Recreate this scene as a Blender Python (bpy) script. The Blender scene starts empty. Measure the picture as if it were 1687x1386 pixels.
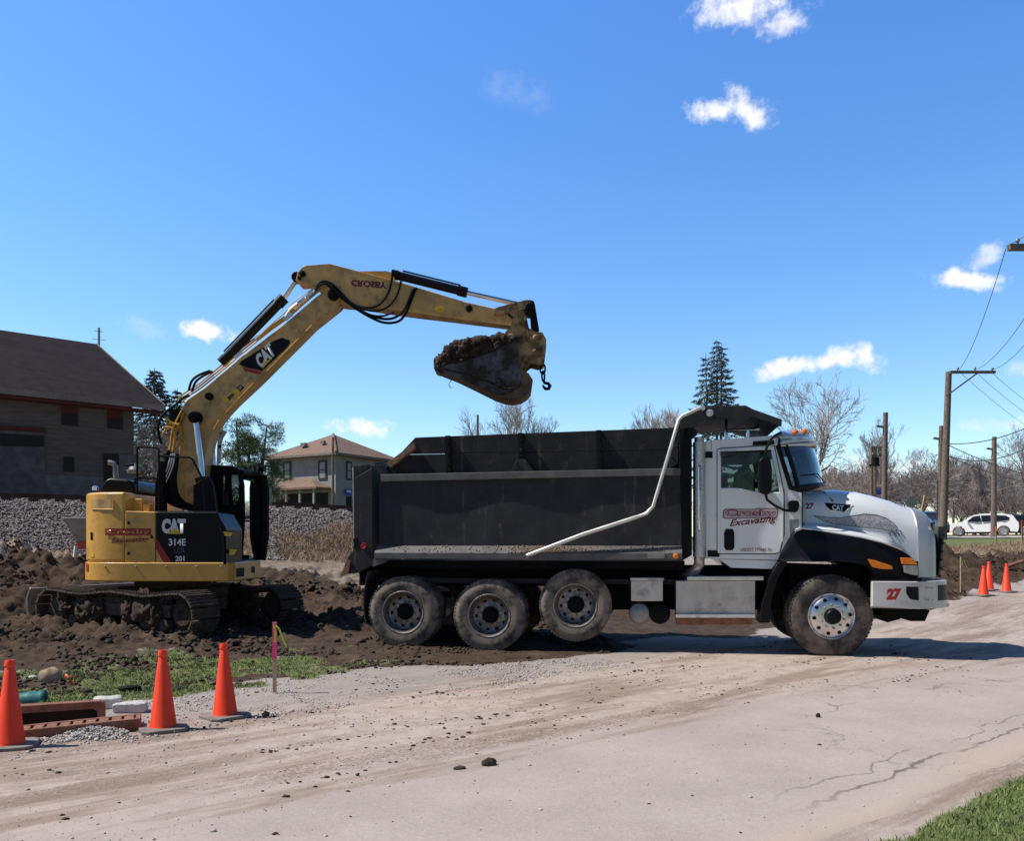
import bpy, bmesh, math, random
import numpy as np
from mathutils import Vector, Matrix
random.seed(7)
RNG = np.random.default_rng(11)
R = math.radians
S = bpy.context.scene
COL = S.collection

# ------------------------------------------------------------------ camera
F, H, CX, CY = 1400.0, 1.55, 843.5, 895.0     # focal length in photo pixels, eye height, horizon
cam = bpy.data.cameras.new("camera")
cam.sensor_width = 36.0
cam.lens = 36.0 * F / 1687.0
cam.shift_y = (CY - 693.0) / 1687.0
cam.clip_start = 0.1
cam.clip_end = 8000
camo = bpy.data.objects.new("camera", cam)
camo.location = (0, 0, H)
camo.rotation_euler = (R(90), 0, 0)
COL.objects.link(camo)
S.camera = camo

# ------------------------------------------------------------------ sun, sky, exposure
SUN_EL, SUN_AZ = 53.0, 1.0                   # elevation; heading of the shadows from +X towards +Y
L = Vector((math.cos(R(SUN_AZ)) * math.cos(R(SUN_EL)), math.sin(R(SUN_AZ)) * math.cos(R(SUN_EL)), -math.sin(R(SUN_EL))))
sun = bpy.data.lights.new("sun", 'SUN')
sun.energy = 4.5
sun.angle = R(0.53)
sun.color = (1.0, 0.95, 0.87)
suno = bpy.data.objects.new("sun", sun)
suno.rotation_euler = L.to_track_quat('-Z', 'Y').to_euler()
COL.objects.link(suno)
S.view_settings.view_transform = 'Standard'
S.view_settings.look = 'None'
S.view_settings.exposure = 0.24
S.view_settings.gamma = 1.0


def node(t, typ, ins=None, **props):
    n = t.nodes.new(typ)
    for k, v in props.items():
        setattr(n, k, v)
    for k, v in (ins or {}).items():
        if isinstance(v, bpy.types.NodeSocket):
            t.links.new(v, n.inputs[k])
        else:
            n.inputs[k].default_value = v
    return n


def mth(t, op, a, b=0.0, c=None):
    ins = {0: a, 1: b}
    if c is not None:
        ins[2] = c
    return node(t, 'ShaderNodeMath', ins, operation=op).outputs[0]


def sstep(t, x, lo, hi, o0=0.0, o1=1.0):
    return node(t, 'ShaderNodeMapRange', {0: x, 1: lo, 2: hi, 3: o0, 4: o1}, interpolation_type='SMOOTHSTEP').outputs[0]


def mixc(t, fac, a, b, bt='MIX'):
    n = node(t, 'ShaderNodeMix', data_type='RGBA', blend_type=bt)
    for i, v in ((0, fac), (6, a), (7, b)):
        if isinstance(v, bpy.types.NodeSocket):
            t.links.new(v, n.inputs[i])
        else:
            n.inputs[i].default_value = v if i == 0 else (tuple(v) + (1,) if len(v) == 3 else v)
    return n.outputs[2]


world = bpy.data.worlds.new("World")
S.world = world
world.use_nodes = True
wt = world.node_tree
wt.nodes.clear()
sky = node(wt, 'ShaderNodeTexSky', sky_type='NISHITA', sun_disc=False, sun_elevation=R(SUN_EL),
           sun_rotation=R(-91), altitude=200, air_density=1.0, dust_density=0.35, ozone_density=2.2)
hsv = node(wt, 'ShaderNodeHueSaturation', {'Saturation': 1.22, 'Value': 1.0, 'Color': sky.outputs[0]})
tc = node(wt, 'ShaderNodeTexCoord')
sep = node(wt, 'ShaderNodeSeparateXYZ', {0: tc.outputs['Generated']})
az = mth(wt, 'ARCTAN2', sep.outputs[0], sep.outputs[1])
el = mth(wt, 'ARCSINE', sep.outputs[2])


def dir_of(px, py):
    x, y, z = (px - CX) / F, 1.0, -(py - CY) / F
    return math.atan2(x, y), math.asin(z / math.sqrt(x * x + y * y + z * z))


nz1 = node(wt, 'ShaderNodeTexNoise', {'Vector': tc.outputs['Generated'], 'Scale': 40.0, 'Detail': 9.0, 'Roughness': 0.64}).outputs[0]
nz2 = node(wt, 'ShaderNodeTexNoise', {'Vector': tc.outputs['Generated'], 'Scale': 11.0, 'Detail': 3.0}).outputs[0]
# px, py, half width, half height (photo pixels), slope, density
CLOUDS = [(1222, 8, 80, 34, .12, .95), (1288, 36, 46, 20, -.1, .85), (1176, 178, 50, 20, .1, 1.0), (1230, 180, 46, 28, .5, .85),
          (342, 546, 56, 20, .04, 1.3), (592, 706, 46, 14, .03, .95), (1290, 606, 60, 16, -.12, 1.0),
          (1375, 592, 70, 18, -.12, 1.05), (1432, 590, 36, 24, .5, .95), (1590, 460, 60, 18, .22, .95), (1618, 428, 30, 22, -.3, .62),
          (850, 152, 60, 26, .2, .09), (1425, 790, 120, 40, 0, .85), (1330, 790, 90, 30, 0, .6), (240, 540, 50, 20, .1, .14),
          (1690, 610, 36, 18, 0, .4), (1640, 700, 70, 16, 0, .35)]
mask = None
for (px, py, w, h, sl, dens) in CLOUDS:
    a, e = dir_of(px, py)
    k = math.cos(a) ** 2
    da = mth(wt, 'SUBTRACT', az, a)
    de = mth(wt, 'SUBTRACT', el, e)
    de = mth(wt, 'ADD', de, mth(wt, 'MULTIPLY', da, sl))
    ra = mth(wt, 'MULTIPLY', da, F / (w * k * 1.25))
    re_ = mth(wt, 'MULTIPLY', de, F / (h * k * 1.25))
    rr = mth(wt, 'SQRT', mth(wt, 'ADD', mth(wt, 'POWER', ra, 2.0), mth(wt, 'POWER', re_, 2.0)))
    v = mth(wt, 'SUBTRACT', 1.0, rr)
    v = mth(wt, 'ADD', v, mth(wt, 'MULTIPLY', mth(wt, 'SUBTRACT', nz1, 0.5), 2.3))
    v = mth(wt, 'ADD', v, mth(wt, 'MULTIPLY', mth(wt, 'SUBTRACT', nz2, 0.5), .6))
    v = mth(wt, 'MULTIPLY', sstep(wt, v, 0.05, 0.95), sstep(wt, rr, 1.75, 1.0))
    v = mth(wt, 'MULTIPLY', v, dens)
    mask = v if mask is None else mth(wt, 'MAXIMUM', mask, v)
mask = mth(wt, 'MINIMUM', mask, 0.97)
ccol = mixc(wt, sstep(wt, nz1, 0.35, 0.62), (5.3, 5.3, 5.75), (6.6, 6.55, 6.6))
# sky brightened ahead, dimmed overhead and to the south to hold down shadow fill
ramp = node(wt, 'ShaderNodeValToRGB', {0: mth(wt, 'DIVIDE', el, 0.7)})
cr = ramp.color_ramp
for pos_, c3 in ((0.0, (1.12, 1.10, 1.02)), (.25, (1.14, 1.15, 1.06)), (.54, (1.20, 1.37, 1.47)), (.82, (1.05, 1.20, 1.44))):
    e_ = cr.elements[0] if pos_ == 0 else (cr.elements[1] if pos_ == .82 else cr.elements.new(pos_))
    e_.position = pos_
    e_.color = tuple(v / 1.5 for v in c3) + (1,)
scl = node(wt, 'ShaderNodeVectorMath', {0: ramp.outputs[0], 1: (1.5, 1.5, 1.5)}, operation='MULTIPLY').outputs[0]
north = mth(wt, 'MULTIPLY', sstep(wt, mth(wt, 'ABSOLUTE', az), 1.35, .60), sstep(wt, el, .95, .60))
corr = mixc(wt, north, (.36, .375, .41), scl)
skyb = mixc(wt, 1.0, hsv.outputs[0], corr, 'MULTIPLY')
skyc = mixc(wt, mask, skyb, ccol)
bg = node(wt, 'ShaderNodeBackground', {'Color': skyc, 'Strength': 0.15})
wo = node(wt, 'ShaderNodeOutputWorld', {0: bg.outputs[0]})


# ------------------------------------------------------------------ helpers
def W(px, py, Y):
    """the point at distance Y whose place in the photo is (px, py)"""
    return Vector(((px - CX) * Y / F, Y, H - (py - CY) * Y / F))


def tag(o, label=None, cat=None, group=None, kind=None):
    if label: o['label'] = label
    if cat: o['category'] = cat
    if group: o['group'] = group
    if kind: o['kind'] = kind
    return o


def thing(name, label, cat, loc=(0, 0, 0), rz=0.0, group=None):
    o = bpy.data.objects.new(name, None)
    o.empty_display_size = 0.3
    COL.objects.link(o)
    o.location = loc
    o.rotation_euler = (0, 0, rz)
    return tag(o, label, cat, group)


def link_mesh(name, me, mats, parent=None, loc=None, rot=None):
    for m in (mats if isinstance(mats, (list, tuple)) else [mats]):
        me.materials.append(m)
    o = bpy.data.objects.new(name, me)
    COL.objects.link(o)
    if parent is not None:
        o.parent = parent
    if loc is not None: o.location = loc
    if rot is not None: o.rotation_euler = rot
    return o


class MB:
    def __init__(self):
        self.v, self.f, self.m = [], [], []

    def add(self, vs, fs, mi=0):
        b = len(self.v)
        self.v += [tuple(p) for p in vs]
        self.f += [tuple(i + b for i in f) for f in fs]
        self.m += [mi] * len(fs)
        return self

    def box(self, c, s, mi=0, rot=None):
        vs = []
        for x in (-.5, .5):
            for y in (-.5, .5):
                for z in (-.5, .5):
                    p = Vector((x * s[0], y * s[1], z * s[2]))
                    if rot is not None: p = rot @ p
                    vs.append(p + Vector(c))
        return self.add(vs, [(0, 1, 3, 2), (4, 6, 7, 5), (0, 4, 5, 1), (2, 3, 7, 6), (0, 2, 6, 4), (1, 5, 7, 3)], mi)

    def bx(self, lo, hi, mi=0):
        return self.box([(a + b) / 2 for a, b in zip(lo, hi)], [abs(b - a) for a, b in zip(lo, hi)], mi)

    def prism(self, poly, a0, a1, mi=0):
        n = len(poly)
        vs = [(x, a0, z) for x, z in poly] + [(x, a1, z) for x, z in poly]
        fs = [tuple(range(n)), tuple(range(2 * n - 1, n - 1, -1))]
        fs += [(i, i + n, (i + 1) % n + n, (i + 1) % n) for i in range(n)]
        return self.add(vs, fs, mi)

    def zprism(self, poly, z0, z1, mi=0):
        n = len(poly)
        vs = [(x, y, z0) for x, y in poly] + [(x, y, z1) for x, y in poly]
        fs = [tuple(range(n)), tuple(range(2 * n - 1, n - 1, -1))]
        fs += [(i, i + n, (i + 1) % n + n, (i + 1) % n) for i in range(n)]
        return self.add(vs, fs, mi)

    def xprism(self, poly, x0, x1, mi=0):
        n = len(poly)
        vs = [(x0, y, z) for y, z in poly] + [(x1, y, z) for y, z in poly]
        fs = [tuple(range(n)), tuple(range(2 * n - 1, n - 1, -1))]
        fs += [(i, i + n, (i + 1) % n + n, (i + 1) % n) for i in range(n)]
        return self.add(vs, fs, mi)

    def tube(self, pts, r, n=8, mi=0, caps=True):
        pts = [Vector(p) for p in pts]
        rs = r if isinstance(r, (list, tuple)) else [r] * len(pts)
        vs, fs = [], []
        up = None
        for i, p in enumerate(pts):
            a = pts[max(i - 1, 0)]
            b = pts[min(i + 1, len(pts) - 1)]
            t = (b - a).normalized()
            if up is None:
                up = t.orthogonal().normalized()
            up = (up - t * up.dot(t))
            up = up.normalized() if up.length > 1e-6 else t.orthogonal().normalized()
            w = t.cross(up)
            for k in range(n):
                an = 2 * math.pi * k / n
                vs.append(p + (up * math.cos(an) + w * math.sin(an)) * rs[i])
        for i in range(len(pts) - 1):
            for k in range(n):
                fs.append((i * n + k, i * n + (k + 1) % n, (i + 1) * n + (k + 1) % n, (i + 1) * n + k))
        if caps:
            fs.append(tuple(range(n - 1, -1, -1)))
            fs.append(tuple(range((len(pts) - 1) * n, len(pts) * n)))
        return self.add(vs, fs, mi)

    def bar(self, a, b, w, h, mi=0):
        a, b = Vector(a), Vector(b)
        t = (b - a).normalized()
        u = t.cross(Vector((0, 0, 1)))
        u = u.normalized() if u.length > 1e-4 else Vector((1, 0, 0))
        v = t.cross(u)
        vs = []
        for p in (a, b):
            for sx, sy in ((-1, -1), (1, -1), (1, 1), (-1, 1)):
                vs.append(p + u * sx * w / 2 + v * sy * h / 2)
        return self.add(vs, [(0, 1, 2, 3), (7, 6, 5, 4), (0, 4, 5, 1), (1, 5, 6, 2), (2, 6, 7, 3), (3, 7, 4, 0)], mi)

    def lathe(self, o, ax, prof, n=32, mi=0, closed=False):
        o, ax = Vector(o), Vector(ax).normalized()
        u = ax.orthogonal().normalized()
        w = ax.cross(u)
        vs, fs = [], []
        for a, r in prof:
            for k in range(n):
                an = 2 * math.pi * k / n
                vs.append(o + ax * a + (u * math.cos(an) + w * math.sin(an)) * r)
        m = len(prof)
        for i in range(m if closed else m - 1):
            j = (i + 1) % m
            for k in range(n):
                fs.append((i * n + k, i * n + (k + 1) % n, j * n + (k + 1) % n, j * n + k))
        if not closed:
            fs.append(tuple(range(n)))
            fs.append(tuple(range((m - 1) * n, m * n)))
        return self.add(vs, fs, mi)

    def grid(self, rows, mi=0, close=False):
        n = len(rows[0])
        vs = [p for r in rows for p in r]
        fs = []
        for i in range(len(rows) - 1):
            for k in range(n if close else n - 1):
                fs.append((i * n + k, i * n + (k + 1) % n, (i + 1) * n + (k + 1) % n, (i + 1) * n + k))
        return self.add(vs, fs, mi)

    def loft(self, rows, mi=0):
        """closed skin through closed rings"""
        n = len(rows[0])
        self.grid(rows, mi, True)
        b = len(self.v) - n * len(rows)
        self.f.append(tuple(range(b, b + n)))
        self.f.append(tuple(range(len(self.v) - n, len(self.v))))
        self.m += [mi, mi]
        return self

    def build(self, name, mats, parent=None, smooth=True, angle=38, bevel=0.0, seg=2, loc=None, rot=None, recalc=True):
        me = bpy.data.meshes.new(name)
        me.from_pydata(self.v, [], self.f)
        me.polygons.foreach_set('material_index', self.m)
        if recalc:
            bm = bmesh.new()
            bm.from_mesh(me)
            bmesh.ops.recalc_face_normals(bm, faces=bm.faces)
            bm.to_mesh(me)
            bm.free()
        if smooth:
            me.polygons.foreach_set('use_smooth', [True] * len(me.polygons))
            me.set_sharp_from_angle(angle=R(angle))
        me.update()
        o = link_mesh(name, me, mats, parent, loc, rot)
        if bevel > 0:
            b = o.modifiers.new('bevel', 'BEVEL')
            b.width = bevel
            b.segments = seg
            b.limit_method = 'ANGLE'
            b.angle_limit = R(30)
            b.harden_normals = True
        return o


def copy_tree(o, parent=None):
    c = o.copy()
    COL.objects.link(c)
    if parent is not None:
        c.parent = parent
    for ch in list(o.children):
        copy_tree(ch, c)
    return c


def text_mesh(name, body, mat, parent, org, U, V, w, h, bold=0.0, shear=0.0, flip=False, italic_wave=0.0):
    """flat lettering fitted to a w x h rectangle"""
    cu = bpy.data.curves.new(name, 'FONT')
    cu.body = body
    cu.offset = bold
    cu.shear = shear
    cu.resolution_u = 4
    tmp = bpy.data.objects.new('tmp', cu)
    COL.objects.link(tmp)
    dg = bpy.context.evaluated_depsgraph_get()
    me = bpy.data.meshes.new_from_object(tmp.evaluated_get(dg))
    bpy.data.objects.remove(tmp)
    n = len(me.vertices)
    co = np.empty(n * 3, dtype=np.float32)
    me.vertices.foreach_get('co', co)
    co = co.reshape(-1, 3)
    mn, mx = co.min(0), co.max(0)
    u = (co[:, 0] - mn[0]) / (mx[0] - mn[0]) * w
    v = (co[:, 1] - mn[1]) / (mx[1] - mn[1])
    if flip: v = 1 - v
    v = v * h
    org, U, V = np.array(org), np.array(U), np.array(V)
    out = org[None] + u[:, None] * U[None] + v[:, None] * V[None]
    me.vertices.foreach_set('co', out.astype(np.float32).ravel())
    me.update()
    me.name = name
    return link_mesh(name, me, mat, parent)


# ---- numpy noise
def _hash(ix, iy, seed):
    h = (ix.astype(np.int64) * 374761393 + iy.astype(np.int64) * 668265263 + seed * 974634777) & 0xffffffff
    h = ((h ^ (h >> 13)) * 1274126177) & 0xffffffff
    return ((h ^ (h >> 16)) & 0xffff) / 65535.0


def vnoise(x, y, seed=0):
    x, y = np.asarray(x, float), np.asarray(y, float)
    ix, iy = np.floor(x), np.floor(y)
    fx, fy = x - ix, y - iy
    fx, fy = fx * fx * (3 - 2 * fx), fy * fy * (3 - 2 * fy)
    a, b = _hash(ix, iy, seed), _hash(ix + 1, iy, seed)
    c, d = _hash(ix, iy + 1, seed), _hash(ix + 1, iy + 1, seed)
    return (a + (b - a) * fx) * (1 - fy) + (c + (d - c) * fx) * fy


def fbm(x, y, octv=4, seed=0, gain=0.5):
    s, a, t = 0.0, 1.0, 0.0
    for o in range(octv):
        c, sn = math.cos(o * 1.1), math.sin(o * 1.1)
        s = s + a * vnoise((x * c - y * sn) * 2 ** o, (x * sn + y * c) * 2 ** o, seed + o)
        t += a
        a *= gain
    return s / t


def sst(x, lo, hi):
    t = np.clip((np.asarray(x, float) - lo) / (hi - lo), 0, 1)
    return t * t * (3 - 2 * t)


# ------------------------------------------------------------------ materials
def pmat(name, col, rough=0.5, metal=0.0, var=0.12, scale=4.0, bump=0.0, bscale=60.0, dust=None, coat=0.0, emit=None, spec=0.5, streak=None):
    m = bpy.data.materials.new(name)
    m.use_nodes = True
    t = m.node_tree
    b = t.nodes['Principled BSDF']
    co = node(t, 'ShaderNodeTexCoord').outputs['Object']
    nz = node(t, 'ShaderNodeTexNoise', {'Vector': co, 'Scale': scale, 'Detail': 6.0, 'Roughness': 0.6}).outputs[0]
    c = mixc(t, sstep(t, nz, 0.3, 0.7), [x * (1 - var) for x in col], [min(1, x * (1 + var)) for x in col])
    rs = mth(t, 'ADD', rough - 0.06, mth(t, 'MULTIPLY', nz, 0.12))
    if dust:
        dc, amt, ds = dust[:3]
        n2 = node(t, 'ShaderNodeTexNoise', {'Vector': co, 'Scale': ds, 'Detail': 8.0, 'Roughness': 0.68}).outputs[0]
        f = sstep(t, n2, 0.62 - amt * 0.35, 0.75 - amt * 0.2)
        f = mth(t, 'MULTIPLY', f, min(1.0, amt * 1.6))
        c = mixc(t, f, c, dc)
        rs = mth(t, 'ADD', rs, mth(t, 'MULTIPLY', f, 0.35))
    if streak:                                       # rain-washed vertical runs of dirt
        mp = node(t, 'ShaderNodeMapping', {'Vector': co, 'Scale': (streak[2], streak[2], streak[2] * .09)}).outputs[0]
        n4 = node(t, 'ShaderNodeTexNoise', {'Vector': mp, 'Scale': 1.0, 'Detail': 5.0, 'Roughness': .6}).outputs[0]
        f = mth(t, 'MULTIPLY', sstep(t, n4, .56, .72), sstep(t, nz, .40, .62))
        c = mixc(t, mth(t, 'MULTIPLY', f, streak[1]), c, streak[0])
    t.links.new(c, b.inputs['Base Color'])
    t.links.new(rs, b.inputs['Roughness'])
    b.inputs['Metallic'].default_value = metal
    b.inputs['Coat Weight'].default_value = coat
    b.inputs['Coat Roughness'].default_value = 0.08
    b.inputs['Specular IOR Level'].default_value = spec
    if emit:
        b.inputs['Emission Color'].default_value = tuple(emit[0]) + (1,)
        b.inputs['Emission Strength'].default_value = emit[1]
    if bump > 0:
        n3 = node(t, 'ShaderNodeTexNoise', {'Vector': co, 'Scale': bscale, 'Detail': 5.0}).outputs[0]
        bp = node(t, 'ShaderNodeBump', {'Strength': bump, 'Distance': 0.02, 'Height': n3})
        t.links.new(bp.outputs[0], b.inputs['Normal'])
    return m


def glass_mat(name, tint, refl=0.12, rough=0.02):
    m = bpy.data.materials.new(name)
    m.use_nodes = True
    t = m.node_tree
    t.nodes.clear()
    tr = node(t, 'ShaderNodeBsdfTransparent', {0: tuple(tint) + (1,)})
    gl = node(t, 'ShaderNodeBsdfGlossy', {'Color': (1, 1, 1, 1), 'Roughness': rough})
    lw = node(t, 'ShaderNodeFresnel', {'IOR': 1.5})
    f = mth(t, 'MINIMUM', mth(t, 'ADD', mth(t, 'MULTIPLY', lw.outputs[0], 1.6), refl), 1.0)
    mx = node(t, 'ShaderNodeMixShader', {0: f, 1: tr.outputs[0], 2: gl.outputs[0]})
    node(t, 'ShaderNodeOutputMaterial', {0: mx.outputs[0]})
    return m


DUST = (.23, .18, .14)
M = {}
M['yellow'] = pmat('yellow paint', (.70, .375, .07), .38, 0, .10, 3, .03, 40, (DUST, .30, 5), .25)
M['boom'] = pmat('dusty yellow paint', (.64, .385, .135), .5, 0, .16, 2.2, .05, 40, ((.22, .15, .10), .45, 4), .1, None, .5, ((.16, .10, .065), .5, 7))
M['coupler'] = pmat('muddy worn coupler', (.46, .29, .12), .6, .1, .2, 4, .15, 30, ((.075, .05, .035), .62, 5))
M['hose_yellow'] = pmat('yellow pipe', (.55, .30, .04), .4, 0, .1, 6)
M['black'] = pmat('black paint', (.007, .007, .010), .36, 0, .2, 5, .03, 50, ((.06, .05, .042), .10, 5), 0, None, .16)
M['blackmat'] = pmat('dull black steel', (.008, .008, .0095), .65, 0, .25, 6, .08, 40, ((.06, .05, .042), .08, 5), 0, None, .12)
M['bed'] = pmat('worn dark grey paint', (.036, .036, .041), .5, 0, .18, 3, .06, 70, ((.055, .05, .048), .22, 3.5), 0, None, .12, ((.17, .14, .12), .7, 10))
M['bedlight'] = pmat('grey dusty rail', (.095, .092, .095), .6, 0, .2, 5, .06, 70, ((.26, .19, .13), .30, 1.6))
M['board'] = pmat('dark sideboard', (.024, .024, .027), .6, 0, .2, 3, .08, 50, ((.085, .072, .065), .28, 5), 0, None, .12, ((.20, .16, .13), .6, 8))
M['wood'] = pmat('weathered timber', (.17, .105, .065), .8, 0, .35, 14, .2, 40)
M['rubber'] = pmat('tyre rubber', (.030, .028, .027), .85, 0, .25, 5, .15, 60, ((.235, .195, .16), .8, 4))
M['rubberfront'] = pmat('dusty tyre rubber', (.032, .029, .027), .85, 0, .25, 5, .15, 60, ((.17, .14, .12), .66, 3))
M['flap'] = pmat('rubber flap', (.022, .021, .021), .8, 0, .3, 5, .1, 30, (DUST, .3, 4))
M['alum'] = pmat('polished aluminium', (.72, .72, .74), .28, 1.0, .08, 5, .03, 50, ((.3, .25, .21), .28, 7))
M['aluminside'] = pmat('dusty aluminium', (.58, .56, .56), .38, 1.0, .15, 5, .03, 50, ((.26, .21, .17), .45, 6))
M['tread'] = pmat('aluminium plate', (.55, .53, .51), .42, .85, .1, 6, .1, 90, ((.32, .27, .23), .35, 4))
M['chrome'] = pmat('chrome', (.78, .79, .82), .12, 1.0, .04, 4)
M['stack'] = pmat('perforated chrome', (.66, .65, .65), .25, 1.0, .1, 30, .5, 160)
M['rimdull'] = pmat('dull rear rim', (.42, .39, .38), .42, .85, .2, 6, .05, 50, ((.11, .085, .07), .55, 6))
M['silver'] = pmat('brushed silver surround', (.66, .64, .64), .42, .75, .06, 3, .03, 60)
M['visor'] = pmat('blue grey metal visor', (.50, .55, .63), .28, .6, .06, 3)
M['rod'] = pmat('chrome rod', (.75, .76, .8), .22, 1.0, .04, 4)
M['galv'] = pmat('silver tube', (.70, .69, .67), .36, .6, .1, 6, 0, 1, ((.3, .25, .2), .25, 5))
M['white'] = pmat('white paint', (.80, .82, .84), .3, 0, .025, 2, 0, 1, ((.42, .39, .36), .16, 5), .5)
M['whitebump'] = pmat('white bumper', (.66, .65, .63), .35, 0, .05, 3, 0, 1, ((.36, .32, .28), .3, 5), .3)
M['red'] = pmat('red decal', (.36, .014, .018), .5, 0, .1, 6)
M['darkred'] = pmat('dark red lettering', (.17, .014, .02), .5, 0, .15, 9)
M['pinkgrey'] = pmat('pale lettering', (.50, .40, .44), .5, 0, .06, 8)
M['decalwhite'] = pmat('white lettering', (.78, .78, .78), .5, 0, .04, 8)
M['decalblue'] = pmat('faint blue lettering', (.05, .055, .09), .5, 0, .1, 8)
M['decaldark'] = pmat('dark lettering', (.045, .045, .06), .5, 0, .1, 8)
M['decalyellow'] = pmat('yellow decal', (.72, .47, .03), .5, 0, .05, 8)
M['purple'] = pmat('purple stencil paint', (.14, .020, .055), .6, 0, .3, 30)
M['amber'] = pmat('amber lens', (.75, .20, .012), .15, 0, .1, 20, 0, 1, None, .6)
M['redlens'] = pmat('red lens', (.5, .03, .03), .2, 0, .1, 20, 0, 1, None, .5)
M['lens'] = pmat('clear lens', (.35, .36, .38), .12, .3, .2, 20, 0, 1, None, .6)
M['interior'] = pmat('dark interior', (.03, .03, .032), .8, 0, .2, 5)
M['tint'] = glass_mat('tinted side glass', (.60, .64, .61), -.03)
M['wind'] = glass_mat('windshield glass', (.5, .58, .62), .10)
M['cabglass'] = glass_mat('operator cab glass', (.70, .76, .74), .03)
M['darkglass'] = pmat('dark glass', (.012, .014, .018), .06, 0, .2, 3, 0, 1, None, .4)
M['soil'] = pmat('dark wet soil', (.034, .022, .016), .95, 0, .5, 9, .6, 30, ((.085, .056, .040), .4, 14))
M['clod'] = pmat('dry brown clod', (.050, .032, .022), .95, 0, .45, 12, .6, 30, ((.12, .083, .06), .35, 18))
M['bucket'] = pmat('worn bucket steel', (.125, .115, .135), .5, .4, .25, 4, .2, 30, ((.05, .034, .024), .72, 3.5))
M['bucketrust'] = pmat('rusty bucket back', (.20, .115, .07), .7, .1, .3, 5, .2, 30, ((.05, .032, .022), .4, 6))
M['rust'] = pmat('rusty cast iron', (.25, .115, .075), .8, .1, .3, 6, .3, 40, ((.13, .06, .04), .4, 8))
M['steel'] = pmat('bare steel', (.30, .29, .28), .5, .7, .2, 5, .1, 40)
M['track'] = pmat('muddy track steel', (.085, .066, .054), .8, .15, .4, 9, .5, 40, ((.17, .13, .10), .45, 11))
M['cone'] = pmat('orange cone plastic', (.95, .062, .014), .45, 0, .05, 6, .03, 40, ((.42, .16, .09), .24, 7))
M['conebase'] = pmat('grey rubber cone base', (.21, .185, .17), .85, 0, .2, 8, .2, 40)
M['stakewood'] = pmat('pale stake wood', (.52, .38, .25), .8, 0, .2, 20, .1, 40)
M['pink'] = pmat('fluorescent pink paint', (.98, .08, .26), .6, 0, .08, 20)
M['lime'] = pmat('fluorescent ribbon', (.55, .75, .06), .5, 0, .15, 20)
M['orange'] = pmat('orange plastic', (.80, .14, .03), .5, 0, .1, 10)
M['concrete'] = pmat('broken concrete', (.52, .51, .50), .9, 0, .2, 14, .5, 40)
M['teal'] = pmat('teal plastic', (.012, .15, .16), .45, 0, .2, 8, .1, 30, (DUST, .2, 6))
M['pole'] = pmat('weathered pole wood', (.175, .135, .115), .9, 0, .3, 7, .3, 30)
M['wire'] = pmat('cable', (.05, .05, .055), .6)
M['lampgrey'] = pmat('lamp housing', (.25, .24, .24), .5, .4)
M['bark'] = pmat('bare bark', (.17, .14, .125), .95, 0, .3, 6, .3, 20)
M['twig'] = pmat('bare twigs', (.335, .30, .29), .95, 0, .25, .8)
M['twigwarm'] = pmat('reddish twigs', (.31, .265, .25), .95, 0, .25, .8)
M['needle'] = pmat('spruce needles', (.085, .115, .085), .8, 0, .45, 1.2)
M['pineneedle'] = pmat('pine needles', (.115, .16, .075), .8, 0, .4, .9)
M['olive'] = pmat('olive leaves', (.07, .07, .055), .9, 0, .4, 1.2)
M['ballast'] = pmat('ballast stone', (.255, .23, .215), .9, 0, .6, 14, .4, 30, ((.19, .13, .105), .45, 10))
M['gravel'] = pmat('pale gravel', (.44, .41, .39), .9, 0, .35, 18, .3, 40)
M['rail'] = pmat('rusty rail', (.075, .045, .035), .7, .4, .3, 4)
M['spill'] = pmat('tan spilled dirt', (.36, .25, .15), .95, 0, .3, 20)
M['tie'] = pmat('dark timber tie', (.07, .052, .042), .9, 0, .3, 6)
M['grass'] = pmat('grass blades', (.155, .215, .060), .75, 0, .45, 5)
M['grassfar'] = pmat('grass tufts', (.150, .195, .062), .8, 0, .5, 3)
M['straw'] = pmat('dead grass', (.34, .25, .17), .9, 0, .4, 4)
M['suvwhite'] = pmat('white car paint', (.88, .88, .88), .25, 0, .02, 2, 0, 1, None, .6)
M['suvdark'] = pmat('dark car paint', (.022, .024, .03), .25, 0, .1, 2, 0, 1, None, .6)
M['hiviz'] = pmat('fluorescent green vest', (.36, .95, .05), .8, 0, .08, 20)
M['skin'] = pmat('skin', (.42, .25, .18), .6)
M['cloth'] = pmat('dark clothing', (.05, .055, .07), .9)
M['hair'] = pmat('dark hair', (.03, .022, .018), .8)
M['bluesign'] = pmat('blue sign', (.02, .07, .42), .5)
M['signgrey'] = pmat('sign back', (.30, .31, .32), .5, .6)
M['hopper'] = pmat('grey hopper', (.42, .40, .39), .6, .1, .15, 4, .05, 30, ((.3, .22, .17), .3, 5))
# ------------------------------------------------------------------ terrain
CA, SA = math.cos(R(40)), math.sin(R(40))     # road, railway and barn all run along this heading


def pq(x, y):
    x, y = np.asarray(x, float), np.asarray(y, float)
    return x * CA + y * SA, -x * SA + y * CA


def xy(p, q):
    return p * CA - q * SA, p * SA + q * CA


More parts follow.
